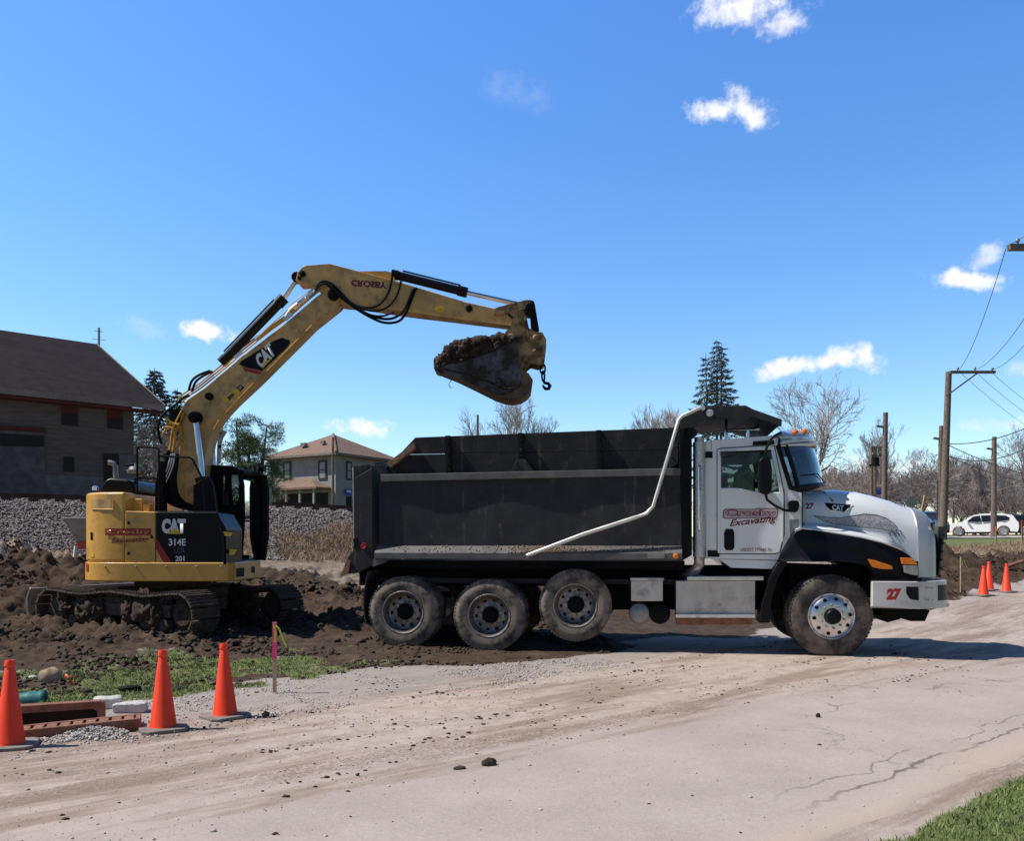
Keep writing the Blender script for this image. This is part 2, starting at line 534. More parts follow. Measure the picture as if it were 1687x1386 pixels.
MOUNDS = [(-9.9, 16.5, .42, 1.2), (-8.3, 16.7, .34, 1.0), (-11.4, 16.6, .40, 1.3), (-7.0, 17.0, .25, 1.0), (-9.2, 15.0, .18, .9),
          (-3.3, 17.2, .30, 1.0), (-2.4, 16.0, .32, .8), (-2.0, 15.0, .25, .6), (-2.9, 14.6, .18, .5), (-1.0, 16.5, .3, 1.0),
          (11.5, 22.6, .55, 1.0), (12.6, 23.2, .42, .9), (14.0, 23.2, .34, 1.1), (15.3, 23.8, .40, .8), (10.4, 22.0, .45, .9),
          (-7.35, 13.62, .13, .28), (-6.7, 13.3, .15, .32), (-6.05, 13.0, .13, .3), (-5.4, 12.7, .12, .28), (-4.75, 12.4, .09, .25), (17.5, 25.0, .4, 1.1), (12.3, 21.0, .18, .7), (14.5, 22.2, .2, .7), (9.0, 21.5, .4, 1.0)]


def mudmask(x, y):
    p, q = pq(x, y)
    w = (fbm(x * .8, y * .8, 4, 5) - .5) * 2.2
    left = sst(q + w, 8.55, 9.3) * (1 - sst(q + w * .5, 18.6, 19.4)) * (1 - sst(p, 15, 19))
    strip = sst(p + w * .8, 3.2, 4.6) * sst(q + w * .6, 8.7, 9.3) * (1 - sst(q, 14, 16)) * (1 - sst(p, 15, 18))
    right = sst(q + w * .7, 7.7, 8.4) * (1 - sst(q + w, 12.2, 13.2)) * sst(p, 14, 17) * (1 - sst(p, 36, 44))
    return np.clip(np.maximum(np.maximum(left, strip), right), 0, 1)


def grassmask(x, y):
    p, q = pq(x, y)
    w = (fbm(x * 1.3, y * 1.3, 4, 9) - .5)
    patch = sst(q + w * 1.3, 8.8, 9.2) * (1 - sst(q + w * 2.2, 10.7, 11.6)) * (1 - sst(p + w * 3.5, 4.4, 6.0)) * sst(p + w * 3, .3, 2.0)
    patch = patch * sst(fbm(x * 2.2, y * 2.2, 4, 21), .26, .42)
    verge = 1 - sst(q + w * .6, 2.12, 2.34)
    far = sst(p, 22, 27) * sst(q + w * 1.5, 12.4, 13.4) * (1 - sst(p, 52, 60))
    return np.clip(np.maximum(np.maximum(patch, verge), far), 0, 1)


def hbase(x, y):
    p, q = pq(x, y)
    z = np.interp(p, [10.4, 11.2, 13.2, 16, 20, 42, 69, 150, 3000], [0, -.005, -.06, .08, .38, 1.15, 1.45, 2.4, 6])
    m = 1 - sst(p, 14, 32)
    emb = np.interp(q, [9.9, 12.5, 15, 17.5, 19.3, 20.0, 22.3, 22.8, 26.5, 30, 60], [0, .12, .2, .72, 1.05, 1.2, 2.44, 2.56, 2.56, 2.1, 2.0])
    fld = np.interp(q, [7.5, 9, 11, 14], [0, .18, .42, .55])
    return z + m * emb + (1 - m) * fld


def hgt(x, y):
    x, y = np.asarray(x, float), np.asarray(y, float)
    p, q = pq(x, y)
    z = hbase(x, y)
    mud = mudmask(x, y)
    for (mx, my, h, r) in MOUNDS:
        z = z + h * np.exp(-((x - mx) ** 2 + (y - my) ** 2) / (r * r)) * (0.25 + 1.3 * fbm(x * 2.6, y * 2.6, 4, 31, .62))
    near = np.hypot(x, y) < 60
    n1 = fbm(x * 2.6, y * 2.6, 5, 40, .58) - .5
    n2 = np.abs(fbm(x * 5.5, y * 5.5, 4, 44, .6) - .5) * 2
    amp = np.where(q < 11.0, .035, .035 + .14 * sst(q, 11.0, 13.5))
    amp = np.where(p > 15, .20, amp)
    n3 = np.abs(fbm(x * 3.7 + 7, y * 3.7, 5, 48, .68) - .5) * 2
    z = z + near * mud * amp * (n1 * 2.0 + n2 * .8 + n3 * 1.1 - .45)
    bal = sst(q, 19.3, 20.2) * (1 - sst(q, 27, 28)) * (1 - sst(p, 20, 30))
    z = z + near * bal * .05 * (fbm(x * 9, y * 9, 3, 61) - .5)
    gv = sst(q, 7.2, 7.8) * (1 - mud)
    z = z + near * gv * .05 * (fbm(x * 3.3, y * 3.3, 5, 71, .6) - .5)
    z = z + near * (q < 7.6) * .006 * (fbm(x * 1.4, y * 1.4, 3, 81) - .5)
    # the hole dug beside the kerb inlet
    z = z - .20 * np.exp(-(((x + 3.22) / .20) ** 2 + ((y - 7.38) / .13) ** 2) ** 2)
    z = z - .34 * np.exp(-(((x + 3.74) / .30) ** 2 + ((y - 7.14 - .4 * (x + 3.74)) / .11) ** 2) ** 2)
    road = sst(q, 2.45, 2.7) * (1 - sst(q, 6.7, 7.0)) * (np.hypot(x, y) < 400)
    return z - .03 * road


def h1(x, y):
    return float(hgt(np.array([x]), np.array([y]))[0])


def hroad(x, y):
    return hbase(x, y) + .006 * (fbm(x * 1.4, y * 1.4, 3, 81) - .5)


def ground_material(name, road=False):
    m = bpy.data.materials.new(name)
    m.use_nodes = True
    t = m.node_tree
    b = t.nodes['Principled BSDF']
    co = node(t, 'ShaderNodeTexCoord').outputs['Object']
    # along-road coordinates (p, q)
    rot = node(t, 'ShaderNodeVectorRotate', {'Vector': co, 'Angle': R(-40)}, rotation_type='Z_AXIS').outputs[0]
    sp = node(t, 'ShaderNodeSeparateXYZ', {0: rot})
    P, Q = sp.outputs[0], sp.outputs[1]
    stretched = node(t, 'ShaderNodeMapping', {'Vector': rot, 'Scale': (.16, 1.0, 1.0)}).outputs[0]

    def noise(v, s, d=6.0, r=.6):
        return node(t, 'ShaderNodeTexNoise', {'Vector': v, 'Scale': s, 'Detail': d, 'Roughness': r}).outputs[0]
    nA, nB, nC, nD = noise(co, .9), noise(co, 6), noise(co, 40, 4), noise(co, 140, 3)
    nS = noise(stretched, 2.4, 7, .65)
    nS2 = noise(stretched, 7.0, 6, .7)
    # dusty dirt on the carriageway and shoulder
    dirt = mixc(t, sstep(t, nB, .35, .65), (.375, .305, .262), (.455, .378, .33))
    dirt = mixc(t, mth(t, 'MULTIPLY', sstep(t, nS, .47, .62), .72), dirt, (.225, .165, .125))
    dirt = mixc(t, mth(t, 'MULTIPLY', sstep(t, nS2, .60, .70), .5), dirt, (.15, .108, .083))
    dirt = mixc(t, mth(t, 'MULTIPLY', sstep(t, nC, .60, .70), .35), dirt, (.60, .55, .51))
    dirt = mixc(t, mth(t, 'MULTIPLY', sstep(t, nD, .55, .72), .30), dirt, (.20, .155, .13))
    dirt = mixc(t, mth(t, 'MULTIPLY', mth(t, 'MULTIPLY', sstep(t, noise(stretched, 1.1, 8, .7), .49, .58), sstep(t, nC, .36, .60)), .68), dirt, (.175, .125, .095))
    dirt = mixc(t, mth(t, 'MULTIPLY', sstep(t, noise(co, 90, 4, .7), .62, .70), .55), dirt, (.12, .09, .07))
    if road:
        pave = mixc(t, sstep(t, nA, .35, .65), (.366, .306, .276), (.424, .358, .322))
        pave = mixc(t, mth(t, 'MULTIPLY', sstep(t, nS, .45, .66), .40), pave, (.43, .355, .305))
        nE = noise(co, 62, 5, .75)
        pave = mixc(t, mth(t, 'MULTIPLY', sstep(t, nE, .50, .64), .40), pave, (.27, .235, .22))
        pave = mixc(t, mth(t, 'MULTIPLY', sstep(t, nE, .46, .36), .35), pave, (.56, .50, .47))
        pave = mixc(t, mth(t, 'MULTIPLY', sstep(t, noise(co, 3.2, 6, .7), .52, .70), .30), pave, (.33, .275, .25))
        pave = mixc(t, mth(t, 'MULTIPLY', sstep(t, nC, .60, .72), .22), pave, (.56, .52, .49))
        # cracks
        warp = node(t, 'ShaderNodeVectorMath', {0: co, 1: node(t, 'ShaderNodeTexNoise', {'Vector': co, 'Scale': 1.7, 'Detail': 4.0, 'Roughness': .55}).outputs[1]}, operation='ADD').outputs[0]
        vor = node(t, 'ShaderNodeTexVoronoi', {'Vector': warp, 'Scale': .62}, feature='DISTANCE_TO_EDGE').outputs[0]
        ck = mth(t, 'MULTIPLY', mth(t, 'MULTIPLY', sstep(t, P, 4.5, 7.5), sstep(t, vor, .0085, .002)), sstep(t, noise(co, .8, 3), .47, .57))
        pave = mixc(t, mth(t, 'MULTIPLY', ck, .62), pave, (.10, .085, .075))
        wq = mth(t, 'ADD', mth(t, 'MULTIPLY', mth(t, 'SUBTRACT', noise(co, 1.1, 4, .55), .5), .70), Q)
        for qq, wd, s in ((2.72, .015, .85), (2.92, .009, .6)):
            d = mth(t, 'ABSOLUTE', mth(t, 'SUBTRACT', wq, qq))
            c1 = mth(t, 'MULTIPLY', sstep(t, d, wd * 1.6, wd * .4), mth(t, 'MULTIPLY', sstep(t, noise(co, 1.3, 3), .36, .50), sstep(t, P, 4.2, 5.2)))
            pave = mixc(t, mth(t, 'MULTIPLY', c1, s), pave, (.13, .105, .085))
        edge = sstep(t, mth(t, 'ADD', Q, mth(t, 'MULTIPLY', mth(t, 'SUBTRACT', nA, .5), 1.1)), 2.80, 2.36)
        pave = mixc(t, mth(t, 'MULTIPLY', edge, .7), pave, (.46, .37, .30))
        # dust and mud carried over the far half of the road
        wob = mth(t, 'ADD', Q, mth(t, 'MULTIPLY', mth(t, 'SUBTRACT', nS, .5), 2.4))
        wob = mth(t, 'ADD', wob, mth(t, 'MULTIPLY', sstep(t, P, 9.5, 15), 1.1))
        dm = sstep(t, wob, 4.35, 5.25)
        base = mixc(t, dm, pave, dirt)
        bh = mth(t, 'ADD', mth(t, 'MULTIPLY', nC, .5), mth(t, 'MULTIPLY', nD, .35))
        bh = mth(t, 'SUBTRACT', bh, mth(t, 'MULTIPLY', ck, .8))
    else:
        at = node(t, 'ShaderNodeAttribute', attribute_name='mix')
        as_ = node(t, 'ShaderNodeSeparateColor', {0: at.outputs['Color']})
        a2 = node(t, 'ShaderNodeAttribute', attribute_name='mixb')
        bs_ = node(t, 'ShaderNodeSeparateColor', {0: a2.outputs['Color']})
        jit = mth(t, 'MULTIPLY', mth(t, 'SUBTRACT', nB, .5), 1.1)

        def msk(s):
            return sstep(t, mth(t, 'ADD', s, jit), .35, .65)
        mud = mixc(t, sstep(t, nB, .3, .7), (.034, .0215, .014), (.074, .047, .031))
        mud = mixc(t, mth(t, 'MULTIPLY', sstep(t, nC, .50, .68), .6), mud, (.125, .083, .058))
        mud = mixc(t, sstep(t, noise(co, 1.7, 5), .52, .70), mud, (.100, .068, .047))
        drym = mixc(t, sstep(t, nB, .35, .65), (.19, .145, .11), (.27, .215, .17))
        grs = mixc(t, sstep(t, nB, .35, .65), (.10, .125, .042), (.155, .175, .062))
        grs = mixc(t, mth(t, 'MULTIPLY', sstep(t, nC, .52, .68), .5), grs, (.17, .135, .08))
        bal = mixc(t, sstep(t, nC, .40, .60), (.10, .085, .08), (.27, .245, .23))
        dead = mixc(t, sstep(t, nC, .40, .62), (.15, .105, .075), (.33, .25, .175))
        shoulder = mixc(t, sstep(t, nD, .40, .60), (.235, .205, .19), (.40, .365, .345))
        dirt = mixc(t, mth(t, 'MULTIPLY', sstep(t, mth(t, 'ADD', Q, mth(t, 'MULTIPLY', nA, .8)), 7.5, 8.5), .75), dirt, shoulder)
        base = mixc(t, msk(bs_.outputs[1]), dirt, drym)
        base = mixc(t, msk(as_.outputs[0]), base, mud)
        base = mixc(t, msk(as_.outputs[2]), base, bal)
        base = mixc(t, msk(bs_.outputs[0]), base, dead)
        base = mixc(t, msk(as_.outputs[1]), base, grs)
        bh = mth(t, 'ADD', mth(t, 'MULTIPLY', nC, .8), mth(t, 'MULTIPLY', nD, .4))
    t.links.new(base, b.inputs['Base Color'])
    b.inputs['Roughness'].default_value = .93
    b.inputs['Specular IOR Level'].default_value = .25
    bp = node(t, 'ShaderNodeBump', {'Strength': .55, 'Distance': .02 if not road else .008, 'Height': bh})
    t.links.new(bp.outputs[0], b.inputs['Normal'])
    return m


def np_grid_mesh(name, X, Y, Z, mat, attrs=None, smooth=True):
    ny, nx = X.shape
    me = bpy.data.meshes.new(name)
    co = np.stack([X, Y, Z], -1).reshape(-1, 3).astype(np.float32)
    me.vertices.add(len(co))
    me.vertices.foreach_set('co', co.ravel())
    i = np.arange(ny * nx).reshape(ny, nx)
    q = np.stack([i[:-1, :-1], i[:-1, 1:], i[1:, 1:], i[1:, :-1]], -1).reshape(-1, 4)
    me.loops.add(q.size)
    me.loops.foreach_set('vertex_index', q.ravel().astype(np.int32))
    me.polygons.add(len(q))
    me.polygons.foreach_set('loop_start', np.arange(0, q.size, 4, dtype=np.int32))
    me.update(calc_edges=True)
    me.polygons.foreach_set('use_smooth', np.full(len(q), smooth))
    for k, a in (attrs or {}).items():
        c = me.color_attributes.new(k, 'FLOAT_COLOR', 'POINT')
        c.data.foreach_set('color', a.reshape(-1, 4).astype(np.float32).ravel())
    return link_mesh(name, me, mat)


def axis_lines(segs):
    out = []
    for a, b, st in segs:
        out.append(np.arange(a, b, st))
    return np.concatenate(out)


def growing(a, sgn, st, mx):
    out, x = [], a
    while abs(x - a) < mx:
        st *= 1.22
        x += sgn * st
        out.append(x)
    return np.array(out)


xs = np.concatenate([growing(-16, -1, .3, 3500)[::-1], axis_lines([(-16, -12, .12), (-12, -1, .05), (-1, 8.5, .12), (8.5, 20, .09), (20, 46, .8)]), growing(46, 1, 1.0, 3500)])
ys = np.concatenate([growing(2.5, -1, .3, 300)[::-1], axis_lines([(2.5, 7.2, .10), (7.2, 17.5, .05), (17.5, 27, .09), (27, 95, 1.0)]), growing(95, 1, 1.2, 5000)])
GX, GY = np.meshgrid(xs, ys)
GZ = hgt(GX, GY)
gp, gq = pq(GX, GY)
one = np.ones_like(GX)
wv = (fbm(GX * .7, GY * .7, 3, 55) - .5)
mballast = sst(gq + wv * 1.6, 19.6, 20.3) * (1 - sst(gq, 26.5, 28)) * (1 - sst(gp, 24, 34))
mdead = sst(gq + wv * 2.4, 19.3, 20.0) * (1 - sst(gq + wv * 2, 21.3, 22.0)) * sst(gp + wv * 4, 9.0, 11.0) * (1 - sst(gp, 24, 34))
mdead = np.maximum(mdead, sst(gp, 18, 22) * sst(gq + wv, 11.2, 11.8) * (1 - sst(gq + wv, 12.8, 13.5)))
mdead = np.maximum(mdead, .9 * sst(gq, 28, 30) * (1 - sst(gp, 20, 30)))
mdry = np.maximum(sst(gq + wv, 18.3, 18.9) * (1 - sst(gq, 20, 20.6)) * (1 - sst(gp, 16, 22)),
                  sst(gp, 8.5, 10) * sst(gq + wv * 2, 15.5, 17.0) * (1 - sst(gq, 20, 20.5)) * (1 - sst(gp, 16, 22)))
mdry = np.maximum(mdry, sst(gp, 60, 80) * .6) * (1 - sst(np.hypot(GX, GY), 66, 74))
mmud = np.maximum(mudmask(GX, GY) * (1 - mdry), .95 * sst(np.hypot(GX, GY), 66, 74))
mgr = grassmask(GX, GY)
ground = np_grid_mesh('ground', GX, GY, GZ, ground_material('ground'),
                      {'mix': np.stack([mmud * (1 - .9 * mgr), mgr, mballast, one], -1), 'mixb': np.stack([mdead, mdry, 0 * one, one], -1)})
tag(ground, kind='structure')

# the road: a worn strip that dips under the shoulders at both ragged edges
pl = np.concatenate([axis_lines([(-30, -2, .5), (-2, 24, .12), (24, 90, 1.0)])])
ql = np.concatenate([axis_lines([(1.8, 2.6, .06), (2.6, 7.2, .1)]), [7.25, 7.4, 7.6, 7.9]])
RP, RQ = np.meshgrid(pl, ql)
RX, RY = xy(RP, RQ)
wob = (fbm(RX * 1.1, RY * 1.1, 4, 91) - .5)
edge = sst(RQ + wob * .45, 2.08, 2.34) * (1 - sst(RQ + wob * .9, 7.15, 7.55))
RZ = hroad(RX, RY) + .008 * edge - np.where(RQ < 4, .06, .12) * (1 - edge)
tag(np_grid_mesh('road', RX, RY, RZ, ground_material('road surface', True)), kind='structure')

# the paved street beyond the lawn on the right
A0, A1, B1, B0 = (21.5, 50), (33.0, 43.0), (60, 70), (33, 84)
uu, vv = np.meshgrid(np.linspace(0, 1, 30), np.linspace(0, 1, 30))
SX = (A0[0] * (1 - uu) + A1[0] * uu) * (1 - vv) + (B0[0] * (1 - uu) + B1[0] * uu) * vv
SY = (A0[1] * (1 - uu) + A1[1] * uu) * (1 - vv) + (B0[1] * (1 - uu) + B1[1] * uu) * vv
M['street'] = pmat('street asphalt', (.40, .37, .355), .9, 0, .12, 1.2, .1, 30)
tag(np_grid_mesh('street', SX, SY, hgt(SX, SY) + .05, M['street']), kind='structure')

# ------------------------------------------------------------------ loose stuff on the ground
ICO0 = None


def ico(sub):
    bm = bmesh.new()
    bmesh.ops.create_icosphere(bm, subdivisions=sub, radius=1.0)
    v = np.array([p.co[:] for p in bm.verts])
    f = np.array([[q.index for q in g.verts] for g in bm.faces])
    bm.free()
    return v, f


def scatter(name, pts, sizes, mat, sub=1, jit=.3, flat=.7, sink=.25, smooth=False, parent=None):
    """many irregular lumps in one mesh"""
    v0, f0 = ico(sub)
    n, k = len(pts), len(v0)
    rg = RNG
    an = rg.uniform(0, 2 * np.pi, (n, 3))
    c, s = np.cos(an), np.sin(an)
    Z_ = np.zeros(n)
    O_ = np.ones(n)
    Rz = np.array([[c[:, 0], -s[:, 0], Z_], [s[:, 0], c[:, 0], Z_], [Z_, Z_, O_]]).transpose(2, 0, 1)
    Rx = np.array([[O_, Z_, Z_], [Z_, c[:, 1], -s[:, 1]], [Z_, s[:, 1], c[:, 1]]]).transpose(2, 0, 1)
    sc = rg.uniform(.6, 1.25, (n, 1, 3)) * sizes[:, None, None]
    V = v0[None] * (1 + rg.uniform(-jit, jit, (n, k, 1))) * sc
    V = np.einsum('nij,nkj->nki', Rz @ Rx, V)
    V[:, :, 2] *= flat
    V += pts[:, None, :]
    V[:, :, 2] += (sizes * flat * (1 - 2 * sink) * .8)[:, None]
    Fc = (f0[None] + (np.arange(n) * k)[:, None, None]).reshape(-1, 3)
    me = bpy.data.meshes.new(name)
    me.vertices.add(n * k)
    me.vertices.foreach_set('co', V.astype(np.float32).ravel())
    me.loops.add(Fc.size)
    me.loops.foreach_set('vertex_index', Fc.ravel().astype(np.int32))
    me.polygons.add(len(Fc))
    me.polygons.foreach_set('loop_start', np.arange(0, Fc.size, 3, dtype=np.int32))
    me.update(calc_edges=True)
    if smooth: me.polygons.foreach_set('use_smooth', np.full(len(Fc), True))
    return link_mesh(name, me, mat, parent)


def on_ground(x, y, z=None):
    q = pq(x, y)[1]
    zz = np.where((q > 2.4) & (q < 7.3), hroad(x, y) + .008, hgt(x, y))
    return np.stack([x, y, zz], -1)


def in_view(x, y, margin=.06):
    return (y > 3.2) & (np.abs(x / np.maximum(y, .1)) < .603 + margin)


# ballast on the railway bank
n = 40000
p_, q_ = RNG.uniform(-6, 18, n), RNG.uniform(19.6, 23.4, n)
x_, y_ = xy(p_, q_)
w_ = (fbm(x_ * .7, y_ * .7, 3, 55) - .5)
deadm = sst(q_ + w_ * 2.4, 19.3, 20.0) * (1 - sst(q_ + w_ * 2, 21.3, 22.0)) * sst(p_ + w_ * 4, 9, 11)
keep = in_view(x_, y_) & (q_ + w_ * 1.6 > 19.8) & (RNG.random(n) > deadm * .85) & (x_ < .5)
pts = on_ground(x_[keep], y_[keep])
o = scatter('ballast', pts, RNG.uniform(.014, .036, len(pts)), M['ballast'], 1, .35, .85, .15)
tag(o, 'pale grey ballast stones covering the railway bank', 'ballast', kind='stuff')

# gravel along the shoulder
n = 16000
p_, q_ = RNG.uniform(-5, 8, n), RNG.normal(7.7, .75, n)
x_, y_ = xy(p_, q_)
keep = in_view(x_, y_) & (fbm(x_ * 1.6, y_ * 1.6, 4, 101) > .50) & (mudmask(x_, y_) < .4) & (q_ > 5.2)
keep &= RNG.random(n) < np.where(q_ < 7.2, .18, .9)
xa, ya = x_[keep], y_[keep]
n = 1300                                         # the bright heap against the inlet frame
xb, yb = RNG.normal(-3.36, .24, n), RNG.normal(6.80, .10, n)
yb = yb + (xb + 3.35) * .12
kc = np.ones(len(xa), bool)
for cx0, cy0 in ((-3.82, 6.44), (-2.89, 7.05), (-2.55, 7.53)):
    kc &= np.hypot(xa - cx0, ya - cy0) > .27
xa, ya = xa[kc], ya[kc]
kb = np.hypot(xb + 2.89, yb - 7.05) > .3
xb, yb = xb[kb], yb[kb]
xg, yg = np.concatenate([xa, xb]), np.concatenate([ya, yb])
pts = on_ground(xg, yg)
pts[len(xa):, 2] += .07 * np.exp(-((xb + 3.36) / .3) ** 2 - ((yb - 6.84) / .12) ** 2) * RNG.uniform(.2, 1, len(xb))
o = scatter('gravel', pts, np.concatenate([RNG.uniform(.004, .013, len(xa)), RNG.uniform(.006, .015, len(xb))]), M['gravel'], 1, .3, .8, .2)
tag(o, 'pale crushed gravel strewn along the road shoulder', 'gravel', kind='stuff')

# fine grit over the whole carriageway
n = 16000
x_, y_ = RNG.uniform(-4.5, 9, n), 3.6 + 9.4 * RNG.random(n) ** 1.3
qq_ = pq(x_, y_)[1]
keep = in_view(x_, y_) & (qq_ > 2.4) & (qq_ < 8.2) & (RNG.random(n) < np.where(qq_ < 4.6, .35, 1.0)) & (mudmask(x_, y_) < .5)
pts = on_ground(x_[keep], y_[keep])
o = scatter('road_grit', pts, .0018 + RNG.gamma(1.2, .0016, len(pts)), M['gravel'], 1, .3, .7, .2)
tag(o, 'fine pale grit lying loose over the road', 'grit', kind='stuff')

# mud crumbs dropped on the road in wheel-track lines, clods in the dug ground
n = 4200
p_ = RNG.uniform(-4, 13, n)
lines = np.array([4.75, 5.3, 5.75, 6.3, 6.9, 7.6, 8.3])
q_ = lines[RNG.integers(0, 7, n)] + RNG.normal(0, .12, n) + .25 * np.sin(p_ * .5)
x_, y_ = xy(p_, q_)
keep = in_view(x_, y_) & (fbm(p_ * 1.2, q_ * 3.0, 4, 131) > .53)
pts1 = on_ground(x_[keep], y_[keep])
s1 = .003 + RNG.gamma(1.0, .0055, len(pts1))
n = 200
x_, y_ = RNG.uniform(-4, 7, n), RNG.uniform(4.2, 11, n)
keep = in_view(x_, y_) & (pq(x_, y_)[1] > 2.6)
pts2 = on_ground(x_[keep], y_[keep])
s2 = .003 + RNG.gamma(1.0, .003, len(pts2))
o = scatter('mud_crumbs', np.concatenate([pts1, pts2]), np.minimum(np.concatenate([s1, s2]), .019), M['clod'], 2, .4, .5, .3)
tag(o, 'dark mud crumbs dropped along wheel tracks on the road', 'mud crumbs', kind='stuff')

n = 26000
x_, y_ = RNG.uniform(-12, 1.5, n), RNG.uniform(8.6, 18.8, n)
n2_ = 12000
x_ = np.concatenate([x_, RNG.uniform(8.5, 19, n2_)])
y_ = np.concatenate([y_, RNG.uniform(18.5, 26.5, n2_)])
mk = mudmask(x_, y_)
dens = mk * sst(fbm(x_ * 1.3, y_ * 1.3, 4, 141), .40, .62)
keep = in_view(x_, y_) & (RNG.random(len(x_)) < dens)
xk, yk = x_[keep], y_[keep]
pts = on_ground(xk, yk)
sz = .008 + RNG.gamma(1.3, .014, len(pts))
sz = np.minimum(sz, np.where(pq(xk, yk)[1] < 11, .028, .065))
o = scatter('soil_clods', pts, sz, M['clod'], 2, .42, .75, .35, False)
tag(o, 'brown clods of dug soil scattered over the churned ground', 'soil clods', kind='stuff')


def blades(name, x, y, hmin, hmax, w, mat, lean=.5, z=None):
    n = len(x)
    base = on_ground(x, y) if z is None else np.stack([x, y, z], -1)
    base[:, 2] -= .004
    a, h = RNG.uniform(0, 2 * np.pi, n), RNG.uniform(hmin, hmax, n)
    ww = w * RNG.uniform(.6, 1.3, n)
    d = np.stack([np.cos(a), np.sin(a), np.zeros(n)], -1)
    l_ = RNG.normal(0, lean, (n, 2)) * h[:, None]
    mid = base + np.concatenate([l_ * .35, (h * .6)[:, None]], 1)
    tip = base + np.concatenate([l_, h[:, None]], 1)
    V = np.stack([base - d * ww[:, None], base + d * ww[:, None], mid + d * ww[:, None] * .7, mid - d * ww[:, None] * .7, tip], 1)
    k = np.arange(n)[:, None] * 5
    quads = k + np.array([[0, 1, 2, 3]])
    tris = k + np.array([[3, 2, 4]])
    me = bpy.data.meshes.new(name)
    me.vertices.add(n * 5)
    me.vertices.foreach_set('co', V.astype(np.float32).ravel())
    lv = np.concatenate([quads.ravel(), tris.ravel()])
    me.loops.add(len(lv))
    me.loops.foreach_set('vertex_index', lv.astype(np.int32))
    me.polygons.add(2 * n)
    me.polygons.foreach_set('loop_start', np.concatenate([np.arange(0, 4 * n, 4), 4 * n + np.arange(0, 3 * n, 3)]).astype(np.int32))
    me.update(calc_edges=True)
    return link_mesh(name, me, mat)


n = 75000
x_, y_ = RNG.uniform(1.2, 6.2, n), RNG.uniform(3.4, 8.2, n)
keep = in_view(x_, y_, .12) & (grassmask(x_, y_) * RNG.uniform(.6, 1.2, n) > .5) & (pq(x_, y_)[1] < 2.5)
o = blades('grass_verge', x_[keep], y_[keep], .014, .05, .0035, M['grass'], .6)
tag(o, 'mown green grass verge at the near road edge', 'grass', kind='stuff')
n = 140000
x_, y_ = RNG.uniform(-8, -.6, n), RNG.uniform(7.6, 12.5, n)
keep = in_view(x_, y_) & (grassmask(x_, y_) * RNG.random(n) > .42)
o = blades('grass_patch', x_[keep], y_[keep], .012, .046, .0045, M['grassfar'], .8)
tag(o, 'thin green grass patch between the shoulder and churned mud', 'grass', kind='stuff')
n = 26000
p_, q_ = RNG.uniform(8.5, 17, n), RNG.uniform(19.0, 22.2, n)
x_, y_ = xy(p_, q_)
w_ = (fbm(x_ * .7, y_ * .7, 3, 55) - .5)
deadm = sst(q_ + w_ * 2.4, 19.3, 20.0) * (1 - sst(q_ + w_ * 2, 21.3, 22.0)) * sst(p_ + w_ * 4, 9, 11)
keep = in_view(x_, y_) & (deadm * RNG.random(n) > .35) & (x_ < 0)
xa, ya = x_[keep], y_[keep]
p_, q_ = RNG.uniform(19, 38, n), RNG.uniform(11.0, 13.4, n)
x_, y_ = xy(p_, q_)
keep = in_view(x_, y_) & (RNG.random(n) < .45)
xa, ya = np.concatenate([xa, x_[keep]]), np.concatenate([ya, y_[keep]])
o = blades('dead_grass', xa, ya, .06, .24, .007, M['straw'], .7)
tag(o, 'dry straw coloured grass on the foot of the bank', 'dead grass', kind='stuff')
# ------------------------------------------------------------------ dump truck
YAW = R(-9)
TD = Vector((math.cos(YAW), math.sin(YAW)))           # forward
TN = Vector((-math.sin(YAW), math.cos(YAW)))          # towards the far (driver's left) side
TO = Vector((4.34, 11.54))
truck = thing('dump_truck', 'large white and black tri-axle dump truck parked across the road edge', 'dump truck', (TO.x, TO.y, 0), YAW)


def T(px, py, t=0.0):
    rx, rz = (px - CX) / F, -(py - CY) / F
    k = (t + TO.x * TN.x + TO.y * TN.y) / (rx * TN.x + TN.y)
    s = (k * rx - TO.x) * TD.x + (k - TO.y) * TD.y
    return Vector((s, t, H + k * rz))


def TP(pts, t=0.0):
    return [(T(a, b, t).x, T(a, b, t).z) for a, b in pts]


def tpr(mb, pts, t0, t1, mi=0):
    return mb.prism(TP(pts, t0), t0, t1, mi)


WID = 2.46

# --- dump body
body = MB()
rows = []
for j in range(15):
    r = []
    for i in range(81):
        px = 625 + (1124 - 625) * i / 80
        py = (790 + (781 - 790) * i / 80) * (1 - j / 14) + (903 + (900 - 903) * i / 80) * j / 14
        dent = 0.0
        for c, w, a in ((742, 48, .016), (935, 48, .018), (1085, 34, .010), (672, 30, -.006), (840, 40, -.006)):
            dent += a * math.exp(-((px - c) / w) ** 2)
        r.append(T(px, py, .072 + dent * math.sin(math.pi * min(1, j / 14 * 1.05)) ** .7))
    rows.append(r)
body.grid(rows)
a, b_ = T(600, 915, .4), T(1124, 900, .4)
body.bx((a.x, .42, .95), (b_.x, 2.04, 1.02))
pf = TP([(625, 782), (1124, 772), (1124, 903), (625, 903)], .1)
body.prism([(x, z) for x, z in pf], 2.17, 2.2)
dump_body = body.build('dump_body', M['bed'], truck, angle=50)
zlo, z1, z2 = T(870, 921.5, .0).z, T(870, 911.5, .0).z, T(870, 899.5, .075).z
s0, s1 = T(618, 912, 0).x, T(1124, 912, 0).x
rl = MB().xprism([(-.04, zlo), (-.04, z1), (.072, z2), (.11, z2), (.11, zlo)], s0, s1)
rl.build('lower_rail', M['bedlight'], dump_body, bevel=.006)
sp_, sz2 = [], []
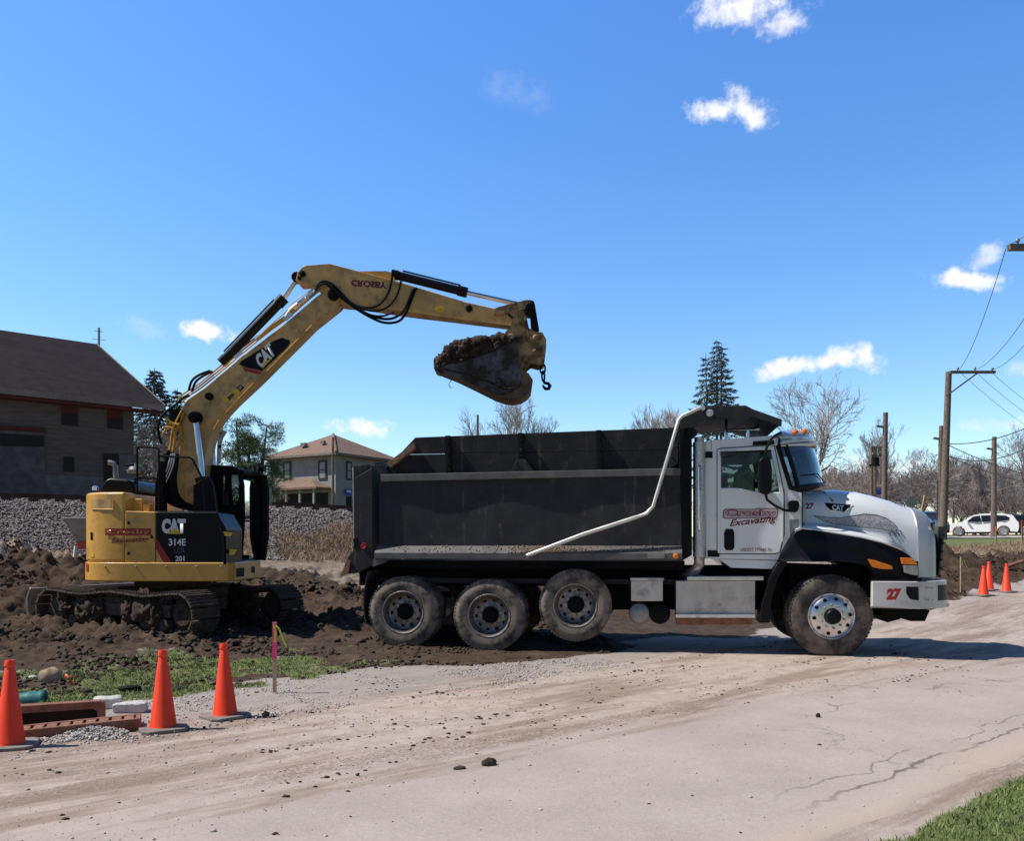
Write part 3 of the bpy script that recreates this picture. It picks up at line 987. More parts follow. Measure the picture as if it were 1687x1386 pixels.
for _ in range(700):
    px = random.gauss(900, 34) if random.random() < .7 else random.uniform(640, 1115)
    k = random.random() ** .8
    a, b2 = T(px, 899.5, .07), T(px, 911, -.038)
    p_ = a + (b2 - a) * k
    sp_.append((p_.x, p_.y - .004, p_.z + .004))
    sz2.append(random.uniform(.004, .013))
so_ = scatter('spilled_dirt', np.array(sp_), np.array(sz2), M['spill'], 1, .35, .6, .4, False, dump_body)
so_['kind'] = 'stuff'
ur = MB()
tpr(ur, [(627, 782), (1121, 771.5), (1121, 783), (627, 794)], .022, .2)
ur.build('upper_rail', M['bedlight'], dump_body, bevel=.008)
cp = MB()
tpr(cp, [(584, 788), (613, 771), (614, 932), (595, 941), (585, 906)], -.012, .25)
cp.build('corner_post', M['bed'], dump_body, bevel=.008)
m2 = MB()
tpr(m2, [(614, 921), (634, 921), (634, 927), (614, 934)], -.03, .12)
m2.build('post_foot', M['bedlight'], dump_body)
hb = MB()
tpr(hb, [(1118, 706), (1140, 704), (1140, 915), (1124.5, 924)], .03, 2.43)
hb.build('headboard', M['blackmat'], dump_body, bevel=.01)
tg = MB()
tpr(tg, [(579.5, 768), (606, 765), (606, 905), (581, 905)], .10, 2.36)
tailgate = tg.build('tailgate', M['bed'], truck, bevel=.006)
ch = MB().tube([T(581.5, 770, .06), T(582.5, 840, .06), T(583, 900, .06)], .008, 6)
ch.build('edge_bar', M['galv'], tailgate)
lt = MB()
tpr(lt, [(582, 888), (589, 886), (590, 902), (583, 903)], -.02, .05)
lt.build('latch', M['blackmat'], tailgate)
ap = MB()
tpr(ap, [(584, 905), (593, 912), (594, 943), (563, 947), (572, 920)], .14, 2.3)
ap.build('spreader_apron', M['bed'], tailgate)
ap2 = MB()
tpr(ap2, [(572, 920), (577, 925), (574, 946), (561.5, 948.5)], .12, .16)
ap2.build('apron_flap', M['rust'], tailgate)
ml = MB().lathe(T(598.5, 899.5, -.024), (0, 1, 0), [(0, .022), (-.012, .04), (.012, .046), (.014, .046)], 20)
ml.build('marker_light', M['redlens'], truck)

# --- side boards
sb = MB()
tpr(sb, [(636, 784), (637, 771), (656, 749.5), (1119, 742), (1119, 775)], .2, .245)
tpr(sb, [(658, 748.6), (684, 721), (1117, 704.5), (1119, 741.2)], .2, .245)
fpl = TP([(636, 784), (637, 771), (684, 721), (1117, 704.5), (1119, 775)], .2)
sb.prism(fpl, 2.215, 2.26)
side_board = sb.build('side_board', M['board'], truck, bevel=.004)
for nm, px in (('board_post', 738), ('board_post', 858), ('board_post', 987)):
    k = (px - 684) / 433
    yt = 721 - 16 * k
    p_ = MB()
    tpr(p_, [(px - 5, yt - 1), (px + 3, yt - 1.5), (px + 5, 778), (px - 4, 778)], .13, .2)
    for yy in (yt + 12, yt + 30, yt + 46):
        p_.lathe(T(px, yy, .13), (0, 1, 0), [(-.015, .014), (0, .016), (.01, .016)], 8)
    p_.build(nm, M['blackmat'], side_board, bevel=.004)
br = MB()
tpr(br, [(637, 763), (681, 730), (685, 738), (643, 771)], .10, .2)
br.build('brace', M['wood'], side_board, bevel=.006)
gs = MB()
tpr(gs, [(616, 762), (630, 760), (641, 784), (627, 784)], .06, .2)
gs.lathe(T(628, 768, .06), (0, 1, 0), [(-.02, .018), (0, .02)], 8)
gs.build('gusset', M['bed'], side_board, bevel=.004)
gs = MB()
tpr(gs, [(851, 757), (865, 757), (880, 777), (842, 778)], .09, .2)
for px, py in ((851, 763), (866, 763), (858, 741)):
    gs.lathe(T(px, py, .09), (0, 1, 0), [(-.02, .016), (0, .02)], 8)
gs.build('gusset', M['bed'], side_board, bevel=.004)
gs = MB()
tpr(gs, [(1103, 745), (1117, 725), (1117, 764), (1103, 772)], .14, .2)
for px, py in ((1116, 735), (1107, 752)):
    gs.lathe(T(px, py, .12), (0, 1, 0), [(-.02, .016), (.03, .02)], 8)
gs.build('gusset', M['bed'], side_board, bevel=.004)

# --- cab guard
cg = MB()
tpr(cg, [(1119, 698), (1150, 674), (1228, 670.5), (1287, 691.5), (1287, 699), (1227, 679), (1152, 683), (1125, 704)], .12, 2.32)
tpr(cg, [(1119, 692), (1152, 670), (1229, 668), (1240, 674), (1288, 691), (1288, 702.5), (1240, 686), (1212, 706), (1207, 706), (1200, 689), (1160, 691), (1146, 704), (1125, 712)], .06, .12)
cab_guard = cg.build('cab_guard', M['bed'], truck, bevel=.006)
pv = MB().lathe(T(1169, 681, .04), (0, 1, 0), [(-.05, .02), (-.04, .05), (.04, .05)], 16)
pv.lathe(T(1158, 673, .02), (0, 1, 0), [(-.04, .03), (.06, .03)], 12)
pv.build('tarp_pivot', M['galv'], cab_guard)
ho = MB().lathe(T(1139.5, 713, .0), (0, 1, 0), [(0, .07), (.03, .075)], 20)
ho.build('guard_opening', M['blackmat'], cab_guard)
ta = MB()
ta.tube([T(868, 916, -.07), T(960, 881, -.06), T(1050, 852, -.04)], .030, 12)
ta.tube([T(1050, 852, -.03), T(1065, 846.5, -.03), T(1076, 835, -.03), T(1098, 761, -.02), T(1118, 692, -.01), T(1124, 686, 0), T(1155, 671.5, .02)], .026, 12)
ta.build('tarp_arm', M['galv'], truck)
bk = MB()
tpr(bk, [(860, 914), (868, 909), (885, 907), (889, 913), (878, 923), (862, 922)], -.06, -.042)
bk.build('arm_bracket', M['bedlight'], truck)
tgp = MB()
tpr(tgp, [(1067, 912.5), (1095, 912.5), (1095, 920.5), (1067, 920.5)], -.07, -.042)
tgp.build('reflector_box', M['steel'], truck, bevel=.004)
al = MB().lathe(T(1113.5, 916.5, -.044), (0, 1, 0), [(-.03, .012), (-.02, .036), (0, .042)], 18)
al.build('marker_light', M['amber'], truck)

# --- chassis
fr = MB()
for t in (.80, 1.56):
    tpr(fr, [(592, 930), (1440, 932), (1440, 968), (592, 965)], t, t + .1)
for px in (664, 806, 947, 1372):
    c = T(px, 1010 if px < 1300 else 1016, .3)
    fr.tube([(c.x, .42, c.z), (c.x, 2.04, c.z)], .09, 12)
    fr.lathe((c.x, 1.23, c.z), (1, 0, 0), [(-.22, .08), (-.12, .2), (.12, .2), (.22, .08)], 16)
    fr.box((c.x, .86, c.z + .2), (.9, .1, .1))
    fr.box((c.x, 1.6, c.z + .2), (.9, .1, .1))
tpr(fr, [(630, 924), (1128, 925), (1128, 940), (630, 936)], .30, 2.15)
tpr(fr, [(1300, 930), (1440, 935), (1440, 985), (1300, 985)], .62, 1.84)
tpr(fr, [(1000, 940), (1290, 940), (1290, 1005), (1000, 1005)], .75, 1.7)
tpr(fr, [(1452, 1004), (1532, 1006), (1524, 1024), (1500, 1024), (1494, 1014), (1488, 1014), (1482, 1021), (1462, 1026), (1452, 1016)], .5, 1.9)
chassis = fr.build('chassis', M['blackmat'], truck)
fl = MB()
q0, q1 = T(606, 941, .05), T(603, 1029, .05)
rows = []
for j in range(9):
    k = j / 8
    s_ = q0.x + (q1.x - q0.x) * k - .05 * math.sin(k * 3.0)
    w = .52 + .12 * k
    rows.append([(s_, .03, q0.z + (q1.z - q0.z) * k), (s_ + .02, .03 + w, q0.z + (q1.z - q0.z) * k)])
    rows[-1] += [(s_ + .035, .03 + w, rows[-1][0][2]), (s_ + .015, .03, rows[-1][0][2])]
fl.loft(rows)
mf = fl.build('mud_flap', M['flap'], truck)
f2 = mf.copy()
COL.objects.link(f2)
f2.location = (0, 1.78, 0)
f2.parent = truck


# --- wheels
def wheel(c, rad, width, dish, flip=1, name='wheel', steer=0.0, hub=True, rub='rubber', rimk='alum'):
    """outer face at local y = 0, body of the tyre towards +y"""
    o = bpy.data.objects.new(name, None)
    COL.objects.link(o)
    o.parent = truck
    o.location = c
    o.rotation_euler = (0, 0, steer + (0 if flip > 0 else math.pi))
    rr = .305
    ty = MB()
    sh = rad - .028
    prof = [(.035, rr), (.012, rr + .02), (.0, rr + (rad - rr) * .42), (.004, rr + (rad - rr) * .62), (.016, sh - .03), (.022, sh - .018), (.026, sh - .02), (.036, sh), (.05, rad - .008)]
    g = width / 4
    for i in range(4):
        a0 = .055 + i * (width - .11) / 4
        a1 = a0 + (width - .11) / 4
        prof += [(a0 + .008, rad), (a1 - .008, rad), (a1 - .006, rad - .014), (a1 + .002, rad - .014)]
    prof += [(width - .036, sh), (width - .016, sh - .03), (width, rr + .1), (width - .035, rr), (width - .04, rr - .02), (.04, rr - .02)]
    ty.lathe((0, 0, 0), (0, 1, 0), prof, 56, 0, True)
    for k in range(60):                            # shoulder lugs
        an = 2 * math.pi * k / 60
        for yy in (.043, width - .043):
            rt = Matrix.Rotation(-an, 3, 'Y')
            ty.box(rt @ Vector((rad - .010, yy + (.014 if yy < .1 else -.014), 0)), (.018, .044, .028), 0, rt)
    tyre = ty.build('tyre', M[rub], o, angle=30)
    rm = MB()
    if dish > 0:
        prof = [(.03, rr - .01), (.012, rr + .012), (.008, rr + .006), (.014, rr - .008), (dish * .5, rr - .028), (dish - .02, rr - .05), (dish, rr - .075), (dish + .008, .205), (dish - .004, .165), (dish - .008, .03), (dish + .02, .03), (dish + .03, rr - .03), (.05, rr - .012)]
        rm.lathe((0, 0, 0), (0, 1, 0), prof, 48, 0, True)
        hy, hr, ly, lr = dish + .0015, .222, dish - .008, .150
    else:
        prof = [(.03, rr - .01), (.010, rr + .012), (.004, rr + .004), (.012, rr - .012), (.020, rr - .02), (-.012, rr - .05), (-.03, .2), (-.034, .14), (-.034, .03), (.0, .03), (.05, rr - .012)]
        rm.lathe((0, 0, 0), (0, 1, 0), prof, 48, 0, True)
        hy, hr, ly, lr = -.0225, .238, -.034, .158
    for k in range(10):
        an = 2 * math.pi * k / 10 + .1
        rm.lathe((hr * math.cos(an), hy, hr * math.sin(an)), (0, 1, 0), [(-.004, .022), (-.0035, .026), (.02, .026)], 14, 1)
        an += .31
        rm.lathe((lr * math.cos(an), ly, lr * math.sin(an)), (0, 1, 0), [(-.034, .009), (-.03, .015), (0, .017), (.02, .017)], 6, 2)
    rim = rm.build('rim', [M[rimk], M['blackmat'], M['steel']], o, angle=30)
    if hub:
        hb_ = MB()
        if dish > 0:
            hb_.lathe((0, 0, 0), (0, 1, 0), [(dish - .10, .05), (dish - .095, .09), (dish - .06, .095), (dish - .055, .12), (dish - .01, .125), (dish + .03, .12)], 24)
            for k in range(8):
                an = 2 * math.pi * k / 8
                hb_.lathe((.075 * math.cos(an), dish - .1, .075 * math.sin(an)), (0, 1, 0), [(-.012, .01), (.01, .012)], 6)
        else:
            hb_.lathe((0, 0, 0), (0, 1, 0), [(-.125, .04), (-.12, .085), (-.105, .1), (-.04, .106), (-.03, .118), (.03, .118)], 28)
        hb_.build('hub', M['blackmat'] if dish > 0 else M['black'], o, angle=30)
    return o


for px, py, hpx, zoff in ((663, 1009.5, 59.3, 0), (805, 1015, 60.3, 0), (947, 998, 60, 0)):
    c = T(px, py, 0)
    rad = hpx * (TO.y + c.x * TD.y) / F
    w1 = wheel((c.x, 0.0, c.z), rad, .27, .175, 1, 'wheel', 0, True, 'rubber', 'rimdull')
    if px != 947:
        wheel((c.x, .34, c.z), rad, .27, .04, 1, 'inner_wheel', 0, False)
    wheel((c.x, 2.44, c.z), rad, .27, .155, -1, 'far_wheel')
c = T(1371, 1016, .03)
rad = 68.6 * (TO.y + c.x * TD.y) / F
wheel((c.x, .06, c.z), rad, .40, 0, 1, 'front_wheel', R(4.5), True, 'rubberfront')
wheel((c.x, 2.40, c.z), rad, .40, 0, -1, 'front_wheel', R(4.5), True, 'rubberfront')

# --- cab
CT = .18
cab = MB()


def both(mb, pts, t0, t1, mi=0):
    pl_ = TP(pts, t0)
    mb.prism(pl_, t0, t1, mi)
    mb.prism(pl_, WID - t1, WID - t0, mi)


both(cab, [(1161, 730), (1164, 726), (1188, 724), (1188, 921), (1163, 921)], CT, CT + .04)
both(cab, [(1188, 724), (1275, 717.5), (1282, 733), (1270, 743), (1188, 745.5)], CT, CT + .04)
both(cab, [(1270, 743), (1282, 733), (1302, 807), (1284.5, 811)], CT, CT + .04)
both(cab, [(1188, 804), (1215, 804), (1240, 809), (1257, 812), (1284.5, 811), (1302, 807), (1321, 813), (1321, 905), (1283, 923), (1188, 921)], CT, CT + .04)
pl_ = TP([(1161.5, 730), (1164, 726), (1275, 717.5), (1283, 722), (1282, 733), (1270, 729), (1164, 735)], CT)
cab.prism(pl_, CT + .04, WID - CT - .04)
sr = T(1161.5, 800, CT).x
cab.bx((sr, CT + .04, T(1163, 921, CT).z + .001), (sr + .04, WID - CT - .04, T(1163, 736, CT).z))
cab.bx((sr + .04, CT + .04, T(1200, 920, CT).z), (T(1320, 900, CT).x, WID - CT - .04, T(1200, 914, CT).z))
sf = T(1306, 808, CT).x
cab.bx((sf, CT + .04, T(1200, 913, CT).z), (sf + .06, WID - CT - .04, T(1306, 812, CT).z))
cabo = cab.build('cab', M['white'], truck, bevel=.006)
si = MB()
tpr(si, [(1184, 921.5), (1282, 924), (1272, 938), (1205, 936)], CT + .02, WID - CT - .02)
si.build('sill', M['white'], cabo, bevel=.01)
it = MB()
it.bx((T(1190, 0, .6).x, .42, 1.35), (T(1203, 0, .6).x, 1.02, 2.30))
it.bx((T(1196, 0, .6).x, 1.44, 1.35), (T(1208, 0, .6).x, 2.04, 2.60))
it.bx((T(1214, 0, .6).x + .01, .42, 1.35), (T(1250, 0, .6).x, 1.02, 1.75))
it.bx((T(1208, 0, .6).x + .01, 1.44, 1.35), (T(1250, 0, .6).x, 2.04, 2.10))
ds = T(1292, 0, .6).x
it.zprism([(ds - .12, .24), (sf - .005, .24), (sf - .005, 2.22), (ds - .12, 2.22)], 1.95, 2.33)
it.lathe((ds - .28, 1.74, 2.16), (.8, 0, .6), [(-.012, .19), (0, .205), (.012, .19)], 24, 0, True)
it.build('interior', M['interior'], cabo, bevel=.03)
for nm, pts, t in (('window', [(1188, 745.5), (1270, 743), (1284.5, 811), (1257, 812), (1240, 809), (1215, 804), (1188, 804)], CT + .015),):
    for ya in (t, WID - t - .006):
        wn = MB().prism(TP(pts, t), ya, ya + .006)
        wn.build('side_window', M['tint'], cabo, smooth=False)
vb = MB()
tpr(vb, [(1256.5, 744), (1259, 744), (1262, 812), (1259, 812)], CT - .008, CT + .012)
tpr(vb, [(1187, 744.5), (1271, 741.5), (1271.5, 744), (1187, 747)], CT - .006, CT + .012)
vb.build('window_seal', M['blackmat'], cabo)
# door skin
dr = MB()
D0, D1 = CT - .014, CT - .002
tpr(dr, [(1182, 741), (1187, 740), (1187, 912), (1183.5, 912), (1182, 908)], D0, D1)
tpr(dr, [(1187, 740), (1268, 734.5), (1270.5, 741), (1187, 744.5)], D0, D1)
tpr(dr, [(1268, 734.5), (1275, 735.5), (1291, 813), (1284.5, 812), (1270.5, 741)], D0, D1)
tpr(dr, [(1187, 805), (1215, 805), (1240, 810), (1257, 813), (1284.5, 812.5), (1291, 813), (1291, 880), (1284, 910), (1276, 912), (1187, 912)], D0, D1)
door = dr.build('door', M['white'], truck, bevel=.004)
dh = MB()
tpr(dh, [(1193, 878), (1196, 872), (1207, 872), (1210, 878), (1210, 902), (1207, 907), (1196, 907), (1193, 902)], D0 - .015, D0 - .001)
dh.build('door_handle', M['black'], door, bevel=.008)
dsl = MB()
dsl.tube([T(q[0], q[1], CT - .001) for q in ((1181.3, 741), (1181.3, 908), (1183, 913), (1277, 913), (1285, 911), (1292, 880), (1292, 813), (1276, 735), (1268, 733.5), (1187, 739), (1181.3, 741))], .006, 5)
dsl.build('door_seal', M['blackmat'], door)
hg = MB().tube([T(1289.5, 845, D0 - .012), T(1289.5, 893, D0 - .012)], .008, 8)
hg.build('hinge_rod', M['chrome'], door)


def tlet(name, body_, mat, parent, x0, y0, x1, y1, t, bold=0., shear=0., flip=False, rise=0.0, parent_loc=None):
    """lettering on the truck's near side: photo box x0..x1, baseline y1, top y0"""
    a, b2, c2 = T(x0, y1, t), T(x1, y1 - rise, t), T(x0, y0, t)
    U = (b2 - a)
    w = U.length
    Vv = (c2 - a)
    h = Vv.length
    return text_mesh(name, body_, mat, parent, a, U / w, Vv / h, w, h, bold, shear, flip)


# the company lettering: dark outline, pale fill, plate under the letters
LT = D0 - .0025
pl2 = MB()
pl2.grid([[T(*q, LT) for q in ((1191, 841), (1196, 838.5), (1244, 839), (1245, 837.5), (1281, 837.5), (1282, 840))],
          [T(*q, LT) for q in ((1190.5, 854), (1196, 855.5), (1244, 854.3), (1245, 854.2), (1279, 853.6), (1281, 850))]])
pl2.build('lettering', M['darkred'], door, smooth=False)
pl2 = MB()
pl2.grid([[T(*q, LT - .001) for q in ((1192.5, 841.5), (1197, 839.8), (1244, 840.1), (1245, 838.8), (1280, 838.8), (1280.8, 840.5))],
          [T(*q, LT - .001) for q in ((1192, 853.2), (1197, 854.2), (1244, 853.2), (1245, 853.1), (1278.4, 852.5), (1279.9, 849.6))]])
pl2.build('lettering', M['pinkgrey'], door, smooth=False)
tlet('lettering', 'Crosby', M['darkred'], door, 1194.5, 839.8, 1279.5, 853.4, LT - .0022, .055)
tlet('lettering', 'Crosby', M['pinkgrey'], door, 1196, 841.2, 1278.2, 852, LT - .0034, -.004)
tlet('lettering', 'Excavating', M['darkred'], door, 1202, 857, 1280, 871, LT - .001, .022, .35, False, 8.5)
tlet('lettering', 'USDOT 779640 IN', M['darkred'], door, 1220, 903.2, 1271, 908.6, LT, .012)
# black vents, marker strip
vt = MB()
tpr(vt, [(1161.5, 744), (1174, 744), (1174, 755), (1162, 755)], CT - .012, CT - .001)
vt.build('vent', M['black'], cabo, bevel=.004)
vt = MB()
tpr(vt, [(1166, 907), (1185, 907.5), (1185.5, 918), (1166, 918)], CT - .012, CT - .001)
vt.build('vent', M['black'], cabo, bevel=.004)
vt = MB()
tpr(vt, [(1241, 727.5), (1275, 725.5), (1276, 732), (1240, 734)], CT - .02, CT - .001)
vt.build('vent', M['black'], cabo, bevel=.004)
vh = MB()
tpr(vh, [(1186, 747), (1190, 745.5), (1216, 744.6), (1215, 749), (1200, 752), (1189, 752)], D0 - .05, D0 - .002)
vh.build('rain_visor', M['interior'], door, bevel=.006)
gp_ = MB()
tpr(gp_, [(1300.5, 856), (1316, 856), (1316, 872), (1301, 886)], CT - .004, CT - .001)
gp_.build('side_panel', M['steel'], cabo)

# windshield and roof cap: rows bowed between near pillar, centre and far pillar
TC = WID / 2


def bow(near, cen, n=24, tn=CT + .01, pw=2.2):
    a = T(near[0], near[1], tn)
    c = T(cen[0], cen[1], TC)
    out = []
    for i in range(n + 1):
        u = i / n
        k = 1 - abs(1 - 2 * u) ** pw
        out.append(Vector((a.x + (c.x - a.x) * k, tn + (WID - 2 * tn) * u, a.z + (c.z - a.z) * k)))
    return out


ws = MB()
rw = []
for j in range(9):
    k = j / 8
    rw.append(bow((1303 - 22 * k, 806 - 72 * k), (1353 - 15.5 * k - 3 * math.sin(k * math.pi) * -1, 800 - 62 * k)))
ws.grid(rw)
wso = ws.build('windshield', M['wind'], truck)
wf = MB()
wf.tube(rw[0], .035, 8)
wf.tube(rw[-1], .03, 8)
wf.tube([r[0] for r in rw], .035, 8)
wf.tube([r[-1] for r in rw], .035, 8)
wf.tube([r[1] + Vector((.01, 0, 0)) for r in rw], .03, 6)
wf.build('windshield_seal', M['black'], wso)
wp = MB().tube([rw[0][9] + Vector((.03, 0, .02)), rw[2][5] + Vector((.04, 0, .02)), rw[2][2] + Vector((.03, 0, .02))], .008, 6)
wp.build('wiper', M['black'], wso)
rc = MB()
rcr = [bow((1270, 719.5), (1287, 711.5)), bow((1277, 716), (1306, 712)), bow((1284, 717), (1325, 715.5)), bow((1288, 724), (1338, 726))]
rc.grid(rcr)
rc.grid([bow((1288, 724), (1338, 726)), bow((1283, 731), (1330, 733))])
rco = rc.build('roof_cap', M['visor'], truck)
so = rco.modifiers.new('thick', 'SOLIDIFY')
so.thickness = .03
vs = MB()
vs.grid([bow((1283, 730), (1333, 730)), bow((1287, 733), (1343, 735)), bow((1286, 736), (1342, 740))])
vso = vs.build('sun_visor', M['visor'], rco)
vso.modifiers.new('thick', 'SOLIDIFY').thickness = .015
for u in (3, 6, 12, 18):
    ol = MB()
    p_ = rcr[2][u] + (rcr[3][u] - rcr[2][u]) * .3
    ol.lathe(p_ + Vector((-.03, 0, .0)), (.7, 0, .7), [(0, .05), (.05, .045), (.075, .02)], 12)
    ol.build('clearance_light', M['amber'], rco)
hn = MB()
hn.lathe(T(1250, 708, .55), (-1, 0, 0), [(0, .085), (.01, .08), (.05, .045), (.12, .025), (.45, .018)], 16)
hn.bx(T(1232, 722, .55) - Vector((.02, .02, 0)), T(1232, 708, .55) + Vector((.02, .02, 0)))
hn.lathe(T(1248, 711, .85), (-1, 0, 0), [(0, .07), (.01, .066), (.05, .04), (.12, .022), (.6, .016)], 16)
hn.bx(T(1196, 722, .5) - Vector((.02, .02, 0)), T(1196, 690, .5) + Vector((.02, .02, 0)))
hn.build('air_horn', M['chrome'], cabo)

# --- hood
SECT = [(1317, 809.5, .40, 0), (1345, 808, .40, 0), (1378, 807.2, .41, 0), (1410, 810.5, .42, 0), (1437, 816.5, .43, 0), (1470, 826, .45, 0), (1500, 837.5, .47, 0)]


def hood_ring(px, py, tn, grow=0.0, zb=925):
    c = T(px, py, .85)
    z = c.z + grow
    z0 = T(px, zb, tn).z
    t0 = tn - grow
    half = [(t0, z0), (t0 + .005, z0 + (z - z0) * .35), (t0 + .02, z0 + (z - z0) * .58), (t0 + .055, z - .26), (t0 + .12, z - .165), (t0 + .21, z - .085), (t0 + .33, z - .03), (t0 + .5, z), (TC, z + .012)]
    ring = half + [(WID - a, b) for a, b in half[-2::-1]]
    return [Vector((c.x, a, b)) for a, b in ring]


hd = MB()
hd.loft([hood_ring(*q[:3]) for q in SECT])
hood = hd.build('hood', M['white'], truck, angle=60)
gsr = MB()
gsr.loft([hood_ring(1499, 836.5, .47, .012, 951), hood_ring(1514, 840.5, .48, .012, 951), hood_ring(1523, 844.5, .49, .010, 951), hood_ring(1529, 849, .52, .002, 951)])
gt = []
for px, py, w in ((1523, 845.5, .0), (1531, 849, .0), (1538, 855, .04), (1541, 864, .10), (1541, 868, .10), (1532, 869, .0)):
    a = T(px, py, .85)
    gt.append((a.x, a.z))
gsr.loft([hood_ring(1528, 848.6, .515, .001, 868), hood_ring(1534, 852, .55, 0, 868), hood_ring(1538.5, 857, .60, 0, 868.5), hood_ring(1541, 864, .66, 0, 869)])
gs_o = gsr.build('grille_surround', M['silver'], truck, angle=60)
gr_ = MB()
g0 = T(1535, 868, .62)
g1 = T(1532, 950, .62)
rows = []
for j in range(13):
    k = j / 12
    rows.append([Vector((g0.x + (g1.x - g0.x) * k + .16 + .15 * (1 - abs(1 - 2 * i / 16) ** 2.2) - .05 * k, .62 + (WID - 1.24) * i / 16, g0.z + (g1.z - g0.z) * k)) for i in range(17)])
gr_.grid(rows)
for j in range(0, 13, 2):
    gr_.tube([p + Vector((.012, 0, 0)) for p in rows[j]], .012, 6)
gr_.bx((g1.x - .25, .62, g1.z), (g1.x + .06, WID - .62, g0.z))
gr_.build('grille', M['blackmat'], gs_o)
# hood scoop with emblem, number, flourish (just outside the hood's near flank)


def hood_pt(px, py, out=.004):
    """point on the near flank of the hood seen at (px, py)"""
    t = .42
    rings_ = [hood_ring(*q[:3])[:9] for q in SECT]
    for _ in range(25):
        w = T(px, py, t)
        z = w.z
        i = 0
        while i < len(SECT) - 2 and w.x > rings_[i + 1][0].x:
            i += 1
        k = (w.x - rings_[i][0].x) / (rings_[i + 1][0].x - rings_[i][0].x)
        ring = [p + (q - p) * k for p, q in zip(rings_[i], rings_[i + 1])]
        for r0, r1 in zip(ring, ring[1:]):
            if r0.z <= z <= r1.z:
                f = (z - r0.z) / max(1e-6, r1.z - r0.z)
                t = r0.y + (r1.y - r0.y) * f
                break
    return T(px, py, t - out)


sc = MB()
te = [(1355, 828.5), (1405, 832)]
be = [(1367, 841.5), (1391, 845)]
rw_ = []
for k in np.linspace(0, 1, 7):
    l_ = (te[0][0] + (be[0][0] - te[0][0]) * k, te[0][1] + (be[0][1] - te[0][1]) * k)
    r_ = (te[1][0] + (be[1][0] - te[1][0]) * k, te[1][1] + (be[1][1] - te[1][1]) * k)
    rw_.append([hood_pt(l_[0] + (r_[0] - l_[0]) * u, l_[1] + (r_[1] - l_[1]) * u, .010) for u in np.linspace(0, 1, 14)])
sc.grid(rw_)
sco = sc.build('hood_scoop', M['black'], hood)
sc = MB()
sc.tube(rw_[-1] + [rw_[0][-1]], .012, 6)
sc.tube([rw_[-1][0], rw_[0][0]], .012, 6)
sc.build('scoop_rim', M['white'], sco)


def hood_text(name, body_, mat, x0, y0, x1, y1, bold, out=.006, rise=0):
    o = text_mesh(name, body_, mat, hood, (0, 0, 0), (1, 0, 0), (0, 1, 0), 1, 1, bold)
    for v in o.data.vertices:
        v.co = hood_pt(x0 + (x1 - x0) * v.co.x, y1 + (y0 - y1) * v.co.y - rise * v.co.x, out)
    return o


hood_text('lettering', 'CAT', M['decalwhite'], 1371, 831.8, 1390, 841, .05, .018, -1.2)
hood_text('lettering', '27', M['red'], 1327, 829, 1340.5, 839, .04, .006)
fo = MB()
topl = [(1340, 849.5), (1365, 853), (1385, 853.5), (1405, 850), (1425, 847), (1444, 848.5), (1460, 854), (1472, 862), (1479, 870)]
botl = [(1341, 850.2), (1360, 860), (1378, 865), (1400, 867), (1420, 869), (1440, 870.5), (1455, 872.5), (1464, 875), (1471, 877)]
nf = 41
fx_ = [i / (nf - 1) * (len(topl) - 1) for i in range(nf)]


def fine(l):
    return [(float(np.interp(u, range(len(l)), [q[0] for q in l])), float(np.interp(u, range(len(l)), [q[1] for q in l]))) for u in fx_]


topl, botl = fine(topl), fine(botl)
fo.grid([[hood_pt(a[0] + (b[0] - a[0]) * k, a[1] + (b[1] - a[1]) * k, .006) for a, b in zip(topl, botl)] for k in np.linspace(0, 1, 8)])
M['mesh'] = bpy.data.materials.new('silver mesh decal')
M['mesh'].use_nodes = True
_t = M['mesh'].node_tree
_co = node(_t, 'ShaderNodeTexCoord').outputs['Object']
_w = node(_t, 'ShaderNodeTexVoronoi', {'Vector': _co, 'Scale': 46.0}).outputs[0]
_c = mixc(_t, sstep(_t, _w, .2, .6), (.20, .19, .20), (.46, .45, .46))
_t.links.new(_c, _t.nodes['Principled BSDF'].inputs['Base Color'])
_t.nodes['Principled BSDF'].inputs['Roughness'].default_value = .4
fo.build('flourish_decal', M['mesh'], hood, smooth=False)
fl2 = MB()
for pts in (topl, botl):
    fl2.tube([hood_pt(*q, .007) for q in pts], .004, 4)
for cx_, cy_ in ((1468, 872), (1472, 876), (1476, 873), (1480, 878), (1465, 878), (1475, 880), (1483, 874)):
    fl2.tube([hood_pt(cx_, cy_, .006), hood_pt(cx_ + 2, cy_ + 3.5, .006), hood_pt(cx_ + .5, cy_ + 6, .006)], .006, 5)
fl2.build('decal_outline', M['decaldark'], hood)
hs_ = MB()
hs_.tube([T(1321.5, 812, CT - .004), T(1321.5, 868, CT - .004)], .006, 5)
hs_.build('panel_gap', M['blackmat'], cabo)
hs_ = MB()
hs_.tube([T(1172, 724, CT - .003), T(1172, 742, CT - .003)], .003, 4)
hs_.build('panel_gap', M['blackmat'], cabo)
lc = MB()
lc.tube([hood_pt(1357, 811, .01), hood_pt(1372, 826, .01)], .012, 6)
lc.build('hood_latch', M['steel'], hood)

# --- fenders
fe = MB()
ft = [(1307, 879), (1311, 874), (1322, 870), (1345, 873), (1383, 879), (1420, 885), (1455, 894), (1487, 906), (1504, 916), (1511, 926), (1513, 940), (1513, 954), (1440, 954), (1434, 936), (1418, 930), (1400, 928), (1370, 925.5), (1290, 925.5), (1283, 925), (1287, 912)]
def flare(x):
    x0, x1, x2 = T(1283, 925, .05).x, T(1340, 900, .02).x, T(1513, 930, .05).x
    return .15 * max(0, (x1 - x) / (x1 - x0)) if x < x1 else .09 * ((x - x1) / (x2 - x1)) ** 1.5


